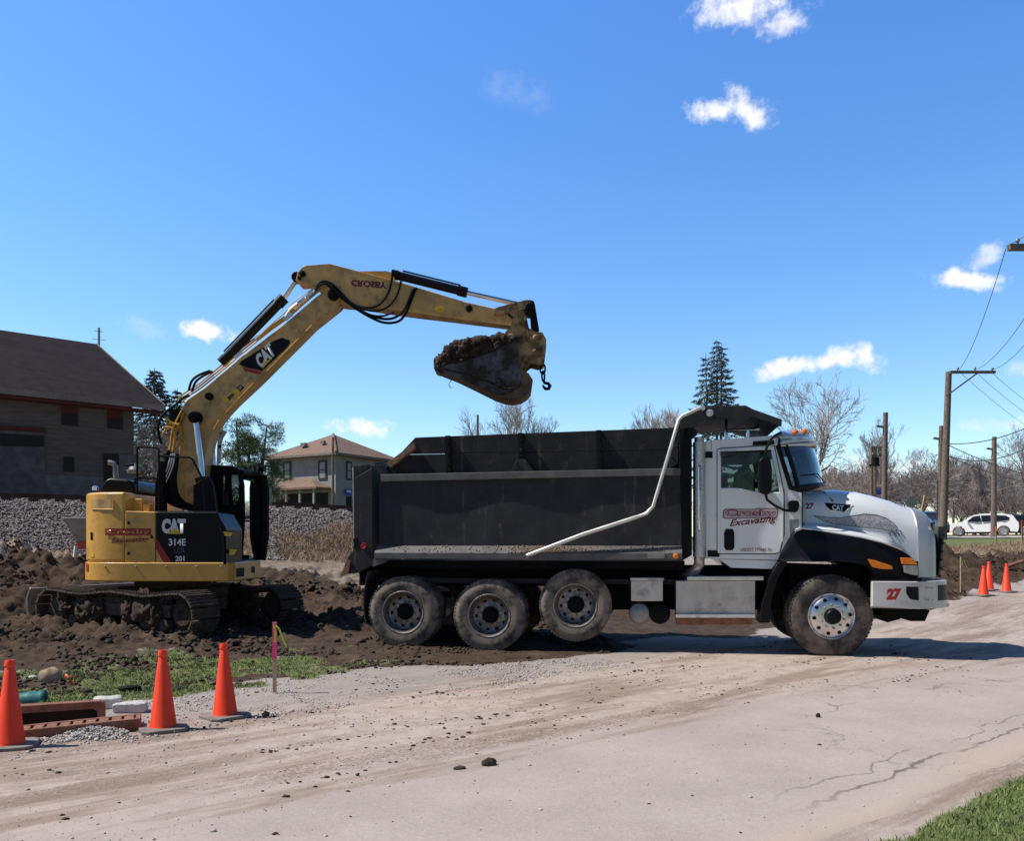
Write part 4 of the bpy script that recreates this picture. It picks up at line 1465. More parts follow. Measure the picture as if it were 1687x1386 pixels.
ftop = [(1283, 925), (1287, 912), (1307, 879), (1311, 874), (1322, 870), (1345, 873), (1383, 879), (1420, 885), (1455, 894), (1487, 906), (1504, 916), (1511, 926), (1513.5, 940)]
fbot = [(1283, 926), (1290, 926), (1370, 926), (1400, 928), (1418, 930), (1432, 936), (1441, 954), (1513.5, 954)]
rings = []
for px in list(np.linspace(1283, 1312, 9)) + list(np.linspace(1318, 1500, 26)) + list(np.linspace(1503, 1513.5, 6)):
    y0 = float(np.interp(px, [q[0] for q in ftop], [q[1] for q in ftop]))
    y1 = float(np.interp(px, [q[0] for q in fbot], [q[1] for q in fbot]))
    x = T(px, y0, .05).x
    za, zb = T(px, y0, .05).z, T(px, y1, .05).z
    o_ = .02 + flare(x)
    d_ = min(.05, (za - zb) * .3)
    lip = .03 if px < 1440 else .0
    rings.append([Vector(q) for q in ((x, .5, za), (x, o_ + .07, za), (x, o_ + .025, za - d_ * .3), (x, o_, za - d_), (x, o_ - .004, (za + zb) / 2), (x, o_, zb + d_ * .6), (x, o_ - lip * .5, zb + .012), (x, o_ + .02, zb), (x, .5, zb))])
fe.loft(rings)
fender = fe.build('fender', M['black'], truck, angle=50)
fe = MB().prism(TP(ft, .02), WID - .50, WID - .02)
fe.build('fender', M['black'], truck, bevel=.035, seg=3)
fg = MB()
tpr(fg, [(1283, 926), (1298, 926), (1281, 956), (1272, 988), (1268.5, 1027), (1251, 1027), (1255, 995), (1266, 957)], .03, .46)
fg.build('mud_guard', M['black'], fender, bevel=.015)
fw = MB()
fw.add([T(1309, 874.5, .05), T(1322, 869.5, .05), T(1345, 872.5, .05), T(1383, 878.5, .05), T(1420, 884.5, .05), T(1455, 893, .05), T(1487, 905, .05)] +
       [T(1316, 866, .44), T(1330, 862, .42), T(1352, 862, .42), T(1390, 868, .43), T(1424, 874, .44), T(1457, 884, .45), T(1487, 900, .46)],
       [(i, i + 1, i + 8, i + 7) for i in range(6)])
fw.build('fender_top', M['white'], fender, angle=60).modifiers.new('thick', 'SOLIDIFY').thickness = .02
lt_ = MB()
tpr(lt_, [(1430.5, 922), (1440, 923), (1470, 933), (1471, 938.5), (1452, 938), (1438, 935)], -.006, .06)
lt_.build('turn_signal', M['amber'], truck, bevel=.006)
lt_ = MB()
tpr(lt_, [(1485, 919), (1503, 920), (1511, 929), (1512, 931), (1487, 930)], -.004, .06)
lt_.build('headlight_amber', M['amber'], truck, bevel=.006)
lt_ = MB()
tpr(lt_, [(1489, 931.5), (1512, 932.5), (1513, 949), (1500, 947), (1491, 944)], -.004, .06)
lt_.build('headlight', M['lens'], truck, bevel=.006)

# --- bumper
bp_ = MB()
zb0, zb1 = T(1500, 1004, 0).z, T(1500, 958.5, 0).z
a0, a1, a2 = T(1437, 980, 0).x, T(1517, 980, 0).x, T(1538, 980, .3).x
cx_ = T(1547, 975, TC).x
outer = [(a0, 0.0), (a1 - .05, 0.0), (a1, .02)]
for i in range(1, 12):
    u = i / 11
    outer.append((a1 + (a2 - a1) * min(1, u * 3) ** .7 + (cx_ - a2) * (1 - (1 - u) ** 2), .02 + (TC - .02) * u))
full = outer + [(x, WID - y) for x, y in outer[-2::-1]]
inner = [(x - .09 if i > 1 and i < len(full) - 2 else x, min(max(y, .10), WID - .10)) for i, (x, y) in enumerate(full)]
inner[0], inner[-1] = (a0, .10), (a0, WID - .10)
n_ = len(full)
vs_ = [(x, y, zb0 + (.0 if x > a0 + .01 else .03)) for x, y in full] + [(x, y, zb1) for x, y in full] + [(x, y, zb1) for x, y in inner] + [(x, y, zb0 + .0) for x, y in inner]
fs_ = []
for i in range(n_ - 1):
    for k in range(4):
        k2 = (k + 1) % 4
        fs_.append((k * n_ + i, k * n_ + i + 1, k2 * n_ + i + 1, k2 * n_ + i))
fs_ += [(0, n_, 2 * n_, 3 * n_), (n_ - 1, 4 * n_ - 1, 3 * n_ - 1, 2 * n_ - 1)]
bp_.add(vs_, fs_)
bumper = bp_.build('bumper', M['whitebump'], truck, bevel=.012, angle=30)
bs = MB()
tpr(bs, [(1436, 953.5), (1518, 953.5), (1518, 958), (1437, 958)], .01, WID - .01)
bs.build('bumper_gap', M['blackmat'], bumper)
bh_ = MB()
tpr(bh_, [(1493, 967), (1513.5, 967.5), (1514, 990), (1500, 988), (1493, 978)], -.006, .05)
bh_.build('fog_lamp_recess', M['black'], bumper, bevel=.006)
bh_ = MB()
bb = [p for p in outer if .22 < p[1] < .62]
bh_.grid([[(x + .006, y, zb0 + .10) for x, y in bb], [(x + .006, y, zb1 - .06) for x, y in bb]])
bh_.build('bumper_opening', M['black'], bumper)
for px, py in ((1523, 968), (1530, 968), (1523, 988), (1530, 988)):
    bb_ = MB()
    bb_.lathe(T(px, py, .1) + Vector((.015, -.07, 0)), (.3, -1, 0), [(-.02, .012), (.02, .012)], 8)
    bb_.build('bolt', M['steel'], bumper)
tlet('lettering', '27', M['red'], bumper, 1460, 970, 1485.5, 989.5, -.003, .075, .12)
mir = MB()
tpr(mir, [(1250, 760), (1254, 754), (1266, 753), (1270, 758), (1272.5, 775), (1272, 808), (1268, 815), (1256, 814), (1250, 808)], -.12, .02)
mirror = mir.build('mirror', M['black'], truck, bevel=.03, seg=3)
ma = MB()
ma.tube([T(1260, 754, -.05), T(1263, 737, -.05), T(1272, 722, 0), T(1287, 713, .2)], .018, 8)
ma.build('mirror_arm', M['black'], mirror)
ma = MB()
ma.tube([T(1261, 814, -.05), T(1264, 824, -.05), T(1276, 833, 0), T(1292, 841, .06), T(1302, 842, .12)], .018, 8)
ma.build('mirror_arm', M['black'], mirror)
mb_ = MB()
tpr(mb_, [(1299, 828), (1304, 824.5), (1316, 825), (1317.5, 832), (1316, 841), (1311, 845), (1301, 843)], .06, .30)
mb_.build('mirror_base', M['black'], mirror, bevel=.02)

# --- exhaust, steps, tanks
ex = MB()
p0, p1 = T(1152, 918, .14), T(1152, 729, .14)
rx = 10.2 * 12.0 / F
ex.lathe((p0.x, .14, p0.z), (0, 0, 1), [(0, rx), (p1.z - p0.z, rx), (p1.z - p0.z + .005, rx * .8), (p1.z - p0.z + .07, rx * .75), (p1.z - p0.z + .07, rx * .65), (p1.z - p0.z, rx * .6)], 28)
exo = ex.build('exhaust_stack', M['stack'], truck)
e2 = MB().tube([(p0.x, .14, p0.z), (p0.x, .14, p0.z - .10), (p0.x - .05, .2, p0.z - .2), (p0.x - .16, .4, p0.z - .26), (p0.x - .2, .8, p0.z - .26)], .075, 16)
e2.build('exhaust_elbow', M['aluminside'], exo)
e3 = MB().tube([T(1153, 768, .02), T(1152, 770, .0), T(1152, 873, .0), T(1153, 875, .02)], .016, 8)
e3.build('grab_bar', M['chrome'], exo)
st = MB()
tpr(st, [(1113.5, 957), (1244.5, 957), (1244.5, 1012), (1113.5, 1012)], .12, .70)
step = st.build('step_box', M['tread'], truck, bevel=.012)
s2 = MB()
tpr(s2, [(1132, 950.5), (1258, 950.5), (1258, 956.5), (1132, 956.5)], .03, .62)
tpr(s2, [(1113, 1012.5), (1244, 1012.5), (1244, 1018.5), (1113, 1018.5)], .02, .40)
s2.build('step', M['alum'], step, bevel=.004)
s3 = MB()
tpr(s3, [(1113, 1019), (1240, 1019), (1238, 1030), (1115, 1030)], .22, .62)
s3.build('step_bracket', M['rust'], step)
bt = MB()
tpr(bt, [(1039.5, 957), (1092, 957), (1092, 991), (1039.5, 991)], .05, .55)
bat = bt.build('battery_box', M['tread'], truck, bevel=.008)
b2_ = MB()
tpr(b2_, [(1038.5, 952.5), (1094, 952.5), (1094, 957), (1038.5, 957)], .04, .56)
b2_.build('lid', M['aluminside'], bat, bevel=.004)
for px in (1053, 1087):
    at_ = MB()
    c = T(px, 1012, .08)
    at_.lathe(c, (0, 1, 0), [(0, .04), (.012, .10), (.04, .14), (.08, .15), (.6, .15)], 24)
    at_.build('air_tank', M['blackmat'] if px > 1060 else M['steel'], truck)

# --- driver
drv = thing('person', 'driver in a bright green vest sitting in the truck cab', 'person', (0, 0, 0))
dloc = T(1227, 0, 1.74)
dw = Vector((TO.x + TD.x * dloc.x + TN.x * 1.74, TO.y + TD.y * dloc.x + TN.y * 1.74, 0))
drv.location = (dw.x, dw.y, 2.14)
drv.rotation_euler = (0, 0, YAW)


def fused(name, chains, mat, parent, vox=.018, blobs=()):
    mb = MB()
    for pts, rs in chains:
        mb.tube(pts, rs, 10)
    for c_, r_ in blobs:
        v0, f0 = ico(3)
        mb.add([Vector(c_) + Vector((p[0] * r_[0], p[1] * r_[1], p[2] * r_[2])) for p in v0], [tuple(q) for q in f0])
    o = mb.build(name, mat, parent)
    rmod = o.modifiers.new('fuse', 'REMESH')
    rmod.mode = 'VOXEL'
    rmod.voxel_size = vox
    rmod.use_smooth_shade = True
    smd = o.modifiers.new('soft', 'SMOOTH')
    smd.iterations = 4
    return o


arm = [([(0, sy * .19, .50), (.12, sy * .26, .30), (.34, sy * .18, .36), (.42, sy * .16, .38)], [.06, .05, .04, .035]) for sy in (-1, 1)]
leg = [([(0, sy * .10, .08), (.42, sy * .13, .12), (.48, sy * .13, -.28), (.58, sy * .13, -.31)], [.09, .075, .05, .04]) for sy in (-1, 1)]
fused('body', arm + leg + [([(0, 0, .06), (-.01, 0, .3), (0, 0, .50), (.01, 0, .60), (.02, 0, .66)], [.15, .15, .16, .07, .055])], M['cloth'], drv,
      blobs=[((.03, 0, .76), (.095, .078, .125)), ((.12, 0, .745), (.02, .015, .03)), ((.02, .08, .755), (.02, .012, .03)), ((.02, -.08, .755), (.02, .012, .03))])
fused('vest', [([(0, 0, .08), (-.01, 0, .3), (0, 0, .50), (.0, 0, .56)], [.172, .175, .178, .10])], M['hiviz'], drv,
      blobs=[((0, .17, .5), (.075, .08, .06)), ((0, -.17, .5), (.075, .08, .06))])
fused('head', [], M['skin'], drv, .012, blobs=[((.032, 0, .755), (.10, .082, .13)), ((.13, 0, .745), (.022, .016, .03)), ((.11, .03, .775), (.02, .02, .012)), ((.11, -.03, .775), (.02, .02, .012)), ((.115, 0, .70), (.02, .03, .01))])
fused('hair', [], M['hair'], drv, .014, blobs=[((.01, 0, .80), (.11, .09, .10))])
# ------------------------------------------------------------------ excavator
XO = Vector((-5.68, 14.25, 0.0))
exc = thing('excavator', 'yellow tracked excavator with black engine panel lifting soil over the truck', 'excavator', XO)


def E(px, py, Y):
    return W(px, py, Y) - XO


def EP(pts, Y):
    return [(E(a, b, Y).x, E(a, b, Y).z) for a, b in pts]


def epr(mb, pts, Y0, Y1, mi=0):
    return mb.prism(EP(pts, Y0), Y0 - XO.y, Y1 - XO.y, mi)


YN = 13.1
HALF = YN - XO.y       # -1.15
near_curve = [(-.29, -1.15), (-.52, -1.13), (-.72, -1.08), (-.88, -.99), (-1.0, -.88), (-1.09, -.74), (-1.17, -.56), (-1.24, -.34), (-1.28, -.1)]


def tail(off=0.0, mirror=True):
    pts = []
    for i, (x, y) in enumerate(near_curve):
        k = i / (len(near_curve) - 1)
        pts.append((x - off * k, y - off * (1 - k)))
    return pts


zs0, zs1 = E(300, 958.5, YN).z, E(300, 927, YN).z
sk = MB()
fr_ = [(1.38, -1.06), (1.38, .28), (1.12, 1.15)]
ring = tail(.02) + [(x, -y) for x, y in tail(.02)[::-1]] + fr_[::-1] + [(1.30, -1.17)]
sk.zprism(ring, zs0, zs1)
skirt = sk.build('platform', M['yellow'], exc, bevel=.02, seg=2)
cwt = MB()
zc = E(180, 812, 13.3).z
ring = tail() + [(x, -y) for x, y in tail()[::-1]]
cwt.zprism(ring, zs1 + .004, zc)
cw = cwt.build('counterweight', M['yellow'], exc, bevel=.045, seg=3)
rc_ = MB()
pts = [(148, 824), (186, 823), (187, 839), (149, 839)]


def on_tail(px, py, off=0.004):
    """point on the near flank (flat side, then rounded tail corner) seen at (px, py)"""
    segs = tail()
    segs = [(1.4, -1.15)] + segs
    r = (px - CX) / F
    for (x0, y0), (x1, y1) in zip(segs, segs[1:]):
        # (XO.x + x)/(XO.y + y) = r
        a0 = XO.x + x0 - r * (XO.y + y0)
        a1 = XO.x + x1 - r * (XO.y + y1)
        if a0 * a1 <= 0:
            k = a0 / (a0 - a1)
            x, y = x0 + (x1 - x0) * k, y0 + (y1 - y0) * k
            nx, ny = (y1 - y0), -(x1 - x0)
            l = math.hypot(nx, ny)
            nx, ny = nx / l, ny / l
            if ny > 0 or (nx > 0 and x < -.5): nx, ny = -nx, -ny
            z = H - (py - CY) * (XO.y + y) / F
            return Vector((x + nx * off, y + ny * off, z))
    return E(px, py, YN - off)


rec = MB()
rec.grid([[on_tail(px, py, .006) for px in np.linspace(152, 187, 8)] for py in (823, 839.5)])
rec.build('air_inlet', M['boom'], cw, smooth=False)
rec = MB()
rec.tube([on_tail(px, 839.5, .006) for px in np.linspace(152, 187, 8)], .008, 5)
rec.tube([on_tail(187, 839.5, .006), on_tail(187, 823, .006)], .008, 5)
rec.build('inlet_rim', M['yellow'], cw)
lt = MB()
lt.grid([[on_tail(px, py, .006) for px in (149.5, 153)] for py in (877, 890)])
lt.build('latch', M['blackmat'], cw, smooth=False)
lb = MB()
lb.grid([[on_tail(px, py, .006) for px in (150, 152.5, 155)] for py in (911, 919)])
lb.build('warning_label', M['decalyellow'], cw, smooth=False)
for px in (175, 225, 275, 325, 365):
    bl_ = MB().lathe(on_tail(px, 934, .034), (0, 1, 0), [(-.004, .010), (0, .014), (.02, .014)], 8)
    bl_.build('bolt', M['steel'], skirt)
rf = MB()
rf.grid([[on_tail(px, py, .026) for px in (144.5, 147.5)] for py in (928, 941)])
rf.build('reflector', M['redlens'], skirt, smooth=False)
ep_ = MB()
epr(ep_, [(205.5, 841.5), (256, 843.5), (256, 927.5), (205.5, 926.5)], YN, 14.9)
eng = ep_.build('engine_panel', M['yellow'], exc, bevel=.02)
for px, py in ((212, 862), (212, 912), (250, 885)):
    lk_ = MB()
    c_ = E(px, py, YN - .006)
    lk_.box(c_, (.035, .012, .05))
    lk_.build('panel_latch', M['blackmat'], eng, bevel=.004)
mid = MB()
epr(mid, [(213, 822), (234, 822), (234, 843), (213, 843)], 13.35, 15.0)
epr(mid, [(236, 830), (246, 830), (246, 843), (236, 843)], 13.3, 13.45)
mid.build('deck', M['yellow'], eng, bevel=.015)
bp2 = MB()
epr(bp2, [(256.6, 844), (357, 844.5), (363, 856), (372, 871), (372, 930.5), (256.6, 927.5)], YN - .006, 13.9)
bpan = bp2.build('side_panel', M['black'], exc, bevel=.02)
tl = MB()
tl.bar(E(256, 843, YN - .008), E(357, 843.6, YN - .008), .012, .012)
tl.build('panel_trim', M['bedlight'], bpan)
YL = YN - .010
rd = MB()
rd.add([E(*q, YL) for q in ((257.4, 887), (283, 927.6), (269.5, 927.4), (257.4, 906))], [(0, 1, 2, 3)])
rd.build('stripe_decal', M['red'], bpan, smooth=False)
rd = MB()
rd.add([E(*q, YL) for q in ((257.4, 906), (269.5, 927.3), (257.4, 927))], [(0, 1, 2)])
rd.build('corner_decal', M['yellow'], bpan, smooth=False)


def elet(name, body_, mat, parent, x0, y0, x1, y1, Y, bold=0., shear=0., flip=False):
    a, b, c = E(x0, y1, Y), E(x1, y1, Y), E(x0, y0, Y)
    return text_mesh(name, body_, mat, parent, a, (b - a).normalized(), (c - a).normalized(), (b - a).length, (c - a).length, bold, shear, flip)


def letq(name, body_, mat, parent, o, u, v, Y, bold=0., shear=0., flip=False):
    """lettering whose baseline runs from photo point o to u and whose height runs from o to v"""
    a, b, c = E(*o, Y), E(*u, Y), E(*v, Y)
    return text_mesh(name, body_, mat, parent, a, (b - a).normalized(), (c - a).normalized(), (b - a).length, (c - a).length, bold, shear, flip)


elet('lettering', 'CAT', M['decalwhite'], bpan, 266.5, 855, 306, 879.5, YL, .075)
tr_ = MB().add([E(*q, YL - .003) for q in ((277, 880), (298.5, 880), (288, 870))], [(0, 1, 2)])
tr_.build('triangle_decal', M['decalyellow'], bpan, smooth=False)
elet('lettering', '314E', M['decalwhite'], bpan, 278, 888, 306, 899.5, YL, .03)
elet('lettering', 'LCR', M['decalblue'], bpan, 287, 902.5, 305, 911.5, YL, .03)
elet('lettering', '201', M['decalwhite'], bpan, 289, 916.5, 304, 925, YL, .03)


def tail_text(name, body_, mat, x0, y0, x1, y1, bold, shear, off, rise=0):
    o = text_mesh(name, body_, mat, cw, (0, 0, 0), (1, 0, 0), (0, 1, 0), 1, 1, bold, shear)
    for v in o.data.vertices:
        px, py = x0 + (x1 - x0) * v.co.x, y1 + (y0 - y1) * v.co.y - rise * v.co.x
        v.co = on_tail(px, py, off + (.004 if px > 205 else 0))
    return o


pl3 = MB()
pl3.grid([[on_tail(px, py, .012) for px in np.linspace(174, 249.5, 24)] for py in (871, 882.5)])
pl3.build('lettering', M['red'], cw, smooth=False)
tail_text('lettering', 'Crosby', M['yellow'], 177, 873.2, 247, 881.2, -.004, 0, .016)
tail_text('lettering', 'Excavating', M['darkred'], 184, 887, 246, 898, .012, .3, .012, 3)

# --- things on the rear deck
eh = MB()
rows = []
for k in range(9):
    an = math.pi * k / 8
    y = -.62 * math.cos(an)
    rows.append([E(162, 811, 13.9) * 1, ])
eh = MB()
epr(eh, [(162, 811.5), (166, 800), (173, 790), (181, 787.5), (212, 790), (221, 799), (222, 811.5)], 13.45, 14.6)
ehood = eh.build('engine_hood', M['black'], exc, bevel=.05, seg=3)
pc = MB()
c = E(224.5, 811, 13.6)
pc.lathe(c, (0, 0, 1), [(0, .03), (.22, .03)], 12, 1)
pc.lathe(E(224.5, 781, 13.6), (0, 0, 1), [(-.02, .06), (0, .13), (.035, .145), (.06, .145), (.065, .12), (.11, .10), (.12, .03), (.17, .03), (.172, .0)], 24)
pc.tube([E(221, 840, 13.5), E(222, 800, 13.55)], .02, 8, 1)
pc.tube([E(207, 767, 13.6), E(222, 765, 13.6)], .018, 8, 1)
pc.build('air_precleaner', [M['steel'], M['blackmat']], exc)
xp = MB()
xp.tube([E(191, 790, 13.8), E(190, 769, 13.8), E(187, 764, 13.8), E(179, 762, 13.8)], .042, 12)
xp.build('exhaust_pipe', M['steel'], exc)
mc = MB().lathe(E(157, 808, 13.5), (0, 0, 1), [(0, .05), (.05, .05), (.07, .02)], 12)
mc.build('fuel_cap', M['chrome'], exc)
hrl = MB()
yh = 13.3
hrl.tube([E(226, 815, yh), E(226, 740, yh), E(229, 736, yh), E(258, 738, yh), E(262, 741, yh), E(262, 842, yh)], .016, 8)
hrl.tube([E(226, 788, yh), E(262, 788, yh)], .016, 8)
hrl.tube([E(262, 752, yh), E(312, 754, yh), E(318, 758, yh), E(334, 790, yh), E(338, 842, yh)], .016, 8)
hrl.build('handrail', M['blackmat'], exc)
tk = MB()
epr(tk, [(234, 812), (250, 812), (250, 843), (234, 843)], 14.5, 14.9)
tk.build('boom_bracket', M['blackmat'], exc, bevel=.01)
tk = MB()
epr(tk, [(262, 760), (268, 760), (270, 845), (255, 845), (255, 800)], 13.6, 13.75)
tk.build('boom_bracket', M['blackmat'], exc, bevel=.01)
tk = MB()
epr(tk, [(318, 800), (342, 784), (350, 800), (356, 845), (318, 845)], 13.5, 13.62)
tk.build('boom_bracket', M['blackmat'], exc, bevel=.01)

# --- boom
YB0, YB1 = 14.05, 14.45
bm_ = MB()
bo = [(288, 838), (290, 793), (295, 741), (296, 700), (300, 670), (309, 658), (337, 639), (396, 589), (474, 529), (522, 488), (536, 478), (550, 474), (560, 480), (563, 490), (556, 502), (515, 534.5), (422, 627.5), (385, 662), (368, 680), (357, 694), (349, 709), (343, 728), (338, 755), (334, 790), (332, 838)]
epr(bm_, bo, YB0, YB1)
boom = bm_.build('boom', M['boom'], exc, bevel=.012, angle=50)
wl = MB()
for a, b in (((364, 688), (420, 629)), ((514, 535.5), (440, 611)), ((352, 708), (361, 692))):
    wl.tube([E(*a, YB0 - .004), E(*b, YB0 - .004)], .009, 5)
wl.build('edge_highlight', M['yellow'], boom)  # brighter yellow strips stand in for highlights on the boom's lower edge
bo2 = MB()
for px, py, r in ((322, 686, .085), (344, 653, .06)):
    bo2.lathe(E(px, py, YB0 - .06), (0, 1, 0), [(-.05, r * .8), (-.03, r), (.1, r)], 20)
bo2.lathe(E(549, 486, YB0 - .04), (0, 1, 0), [(-.04, .05), (-.035, .09), (.5, .09)], 20)
bo2.build('pin_boss', M['blackmat'], boom)
YD = YB0 - .004
dc = MB().add([E(*q, YD) for q in ((393, 600), (399, 594), (452, 561), (464, 556.5), (477, 560.5), (478, 565), (474, 572), (432, 611.5), (404, 605.5))], [tuple(range(9))])
decal = dc.build('boom_decal', M['black'], boom, smooth=False)
dc = MB().add([E(*q, YD) for q in ((397.5, 603.6), (404, 606.3), (432, 612.5), (427.5, 617), (405, 612))], [tuple(range(5))])
dc.build('stripe_decal', M['red'], boom, smooth=False)
letq('lettering', 'CAT', M['decalwhite'], boom, (430.5, 609), (455, 583), (418.5, 589), YD - .004, .06)
dc = MB().add([E(*q, YD - .007) for q in ((431.5, 608.2), (449, 589.8), (434.5, 596.5))], [(0, 1, 2)])
dc.build('triangle_decal', M['decalyellow'], boom, smooth=False)
dc = MB().add([E(*q, YD) for q in ((365, 657.5), (389, 640), (396, 647), (371, 665))], [(0, 1, 2, 3)])
dc.build('warning_label', M['decalyellow'], boom, smooth=False)
dc = MB().add([E(*q, YD - .003) for q in ((374, 655), (381, 649), (387, 648), (384, 654), (378, 660))], [(0, 1, 2, 3, 4)])
dc.build('warning_symbol', M['decaldark'], boom, smooth=False)
dc = MB().add([E(*q, YD) for q in ((389.5, 639.5), (396.5, 633), (402.5, 638.5), (396, 645.5))], [(0, 1, 2, 3)])
dc.build('warning_label', M['black'], boom, smooth=False)
letq('lettering', 'CAT', M['decalwhite'], boom, (395, 643), (400.5, 638), (391.6, 639.8), YD - .003, .0)


def cyl(name, parent, a, b, c, Y, r, rr):
    """hydraulic cylinder: barrel a-b, rod b-c"""
    A, B, C_ = E(*a, Y), E(*b, Y), E(*c, Y)
    d = (B - A).normalized()
    ba = MB()
    ba.tube([A, B], r, 18)
    ba.tube([B - d * .14, B + d * .02], r * 1.2, 18)
    ba.tube([A - d * .02, A + d * .10], r * 1.12, 18)
    w = d.cross(Vector((0, 1, 0))).normalized()
    ba.tube([A + d * .15 + w * (r + .025), B - d * .12 + w * (r + .025)], .014, 6)
    o = ba.build(name, M['black'], parent)
    ro = MB().tube([B, C_], rr, 14)
    ro.build('rod', M['rod'], o)
    MB().lathe(C_ - Vector((0, .075, 0)), (0, 1, 0), [(-.03, rr * 1.5), (0, rr * 1.9), (.15, rr * 1.9)], 18).build('rod_eye', M['blackmat'], o)
    return o


cyl('boom_cylinder', exc, (345, 848), (333.5, 789), (322, 688), YB0 - .10, .095, .052)
cyl('boom_cylinder', exc, (363, 852), (354, 789), (345, 690), YB1 + .12, .095, .050)
cyl('arm_cylinder', exc, (366, 597), (467, 492), (490, 458), 14.25, .080, .045)
# --- stick
ST0, ST1 = 14.09, 14.41
sk_ = MB()
so_ = [(487, 462), (490, 449), (496, 441), (504, 437), (543, 434), (592, 447), (642, 459.5), (700, 477), (762, 496.5), (832, 512), (850, 519), (862, 524), (866, 533), (858, 541), (844, 536.5), (760, 526), (673, 515.5), (595, 503.5), (570, 502), (556, 500), (540, 490), (519, 472), (506, 467), (492, 467.5)]
epr(sk_, so_, ST0, ST1)
stick = sk_.build('stick', M['boom'], exc, bevel=.010, angle=50)
lg = MB()
epr(lg, [(590, 447), (636, 446.5), (645, 449), (650, 458), (646, 462), (640, 459)], 14.15, 14.35)
lg.bar(E(598, 450, ST0), E(762, 497, ST0), .014, .014)
lg.bar(E(597, 503.5, ST0 - .003), E(845, 537, ST0 - .003), .014, .014)
lg.build('cylinder_lug', M['yellow'], stick)
pb = MB()
for px, py, r in ((499, 452, .05), (494, 459, .03), (773, 509, .055), (856, 531, .10)):
    pb.lathe(E(px, py, ST0), (0, 1, 0), [(-.05, r * .6), (-.045, r), (.36, r), (.37, r * .6)], 18)
pb.build('pin_boss', M['blackmat'], stick)
letq('lettering', 'CROSBY', M['purple'], stick, (578.5, 471.5), (637, 475.5), (578.5, 460.5), ST0 - .004, .05, 0, True)
ss = MB()
sv = []
v0, f0 = ico(2)
ss.add([E(725, 510, ST0 - .002) + Vector((p[0] * .09, -.004 + p[1] * .002, p[2] * .06)) for p in v0], [tuple(q) for q in f0])
ss.build('paint_mark', M['decalyellow'], stick)
cyl('bucket_cylinder', exc, (647, 452), (768, 482), (864, 503.5), 14.25, .072, .038)
# linkage
lk = MB()
for y0 in (ST0 - .07, ST1 + .02):
    pr = EP([(814, 515), (820, 512), (868, 500), (876, 503), (877, 510), (870, 514), (820, 526), (814, 523)], 14.25)
    MB().prism(pr, y0 - XO.y, y0 + .05 - XO.y).build('bucket_link', M['coupler'], exc, bevel=.006)
lk = MB()
for y0 in (ST0 - .02, ST1 - .03):
    pr = EP([(867, 503), (872, 498.5), (879, 501), (881, 507), (888, 549), (882, 553), (876, 548), (873, 514)], 14.25)
    lk.prism(pr, y0 - XO.y, y0 + .05 - XO.y)
lk.lathe(E(872, 505, ST0 - .09), (0, 1, 0), [(-.02, .05), (0, .075), (.48, .075), (.5, .05)], 18)
lk.build('power_link', M['blackmat'], exc, bevel=.006)
# coupler
cpz = MB()
for y0 in (ST0 - .06, ST1 - .01):
    pr = EP([(846, 526), (856, 519), (867, 527), (871, 546), (880, 551), (893, 553), (899, 564), (899, 577), (896, 604), (886, 606), (875, 603), (866, 610), (857, 610), (851, 580), (842, 571), (833, 566), (832, 552), (841, 545)], 14.25)
    cpz.prism(pr, y0 - XO.y, y0 + .07 - XO.y)
pr = EP([(838, 552), (852, 545), (868, 550), (892, 560), (893, 598), (876, 598), (858, 604), (852, 578), (840, 566)], 14.25)
cpz.prism(pr, ST0 + .01 - XO.y, ST1 - .01 - XO.y)
for px, py, r in ((841, 556, .07), (883, 556, .055), (866, 590, .065), (881, 578, .03)):
    cpz.lathe(E(px, py, ST0 - .075), (0, 1, 0), [(-.02, r * .6), (0, r), (.45, r)], 18)
coup = cpz.build('quick_coupler', M['coupler'], exc, bevel=.008)
hk = MB()
for i, (px, py) in enumerate(((894, 608), (895, 620))):
    c = E(px, py, 14.25)
    a1, a2 = (Vector((1, 0, 0)), Vector((0, 0, 1))) if i == 0 else (Vector((.55, .83, 0)), Vector((0, 0, 1)))
    hk.tube([c + a1 * .042 * math.cos(k * math.pi / 8) + a2 * .085 * math.sin(k * math.pi / 8) for k in range(17)], .016, 8)
hk.tube([E(895, 626, 14.25), E(897, 631, 14.25), E(903, 632, 14.25), E(906, 636, 14.25), E(904, 640.5, 14.25), E(899, 641, 14.25), E(895, 637, 14.25), E(894, 634, 14.25)], [.024, .026, .03, .032, .03, .028, .02, .008], 10)
hk.build('hook', M['blackmat'], coup)
# bucket
bu = MB()
BY0, BY1 = 13.90, 14.56
bpz = [(719, 606), (724, 602), (770, 594), (814, 578), (838, 565), (850, 561), (857, 585), (859, 607), (871, 615), (878, 626), (876, 641), (870, 648.5), (860, 655), (845, 658), (832, 656.5), (815, 650.5), (783, 634.5), (751, 619), (728, 610)]
epr(bu, bpz, BY0, BY1)
bucket = bu.build('bucket', M['bucketrust'], exc, bevel=.012, angle=55)
bsd = MB()
epr(bsd, [(719, 606), (728, 603), (770, 595), (814, 578.5), (838, 565.5), (849, 563), (855, 585), (857, 610), (860, 624), (856, 637), (842, 646.5), (826, 650), (783, 633), (751, 618), (728, 609.5)], BY0 - .02, BY0 - .002)
bsd.build('side_plate', M['bucket'], bucket, bevel=.006)
bwp = MB()
epr(bwp, [(735, 611), (751, 615.5), (790, 629), (826, 642), (843, 645), (826, 652), (783, 635.5), (751, 620.5), (728, 611.5)], BY0 - .035, BY0 - .021)
bwp.build('wear_plate', M['bucket'], bucket, bevel=.005)
bwp = MB()
bwp.tube([E(*q, BY0 - .022) for q in ((728, 607), (752, 613), (780, 618), (805, 629), (828, 640), (846, 641))], .016, 6)
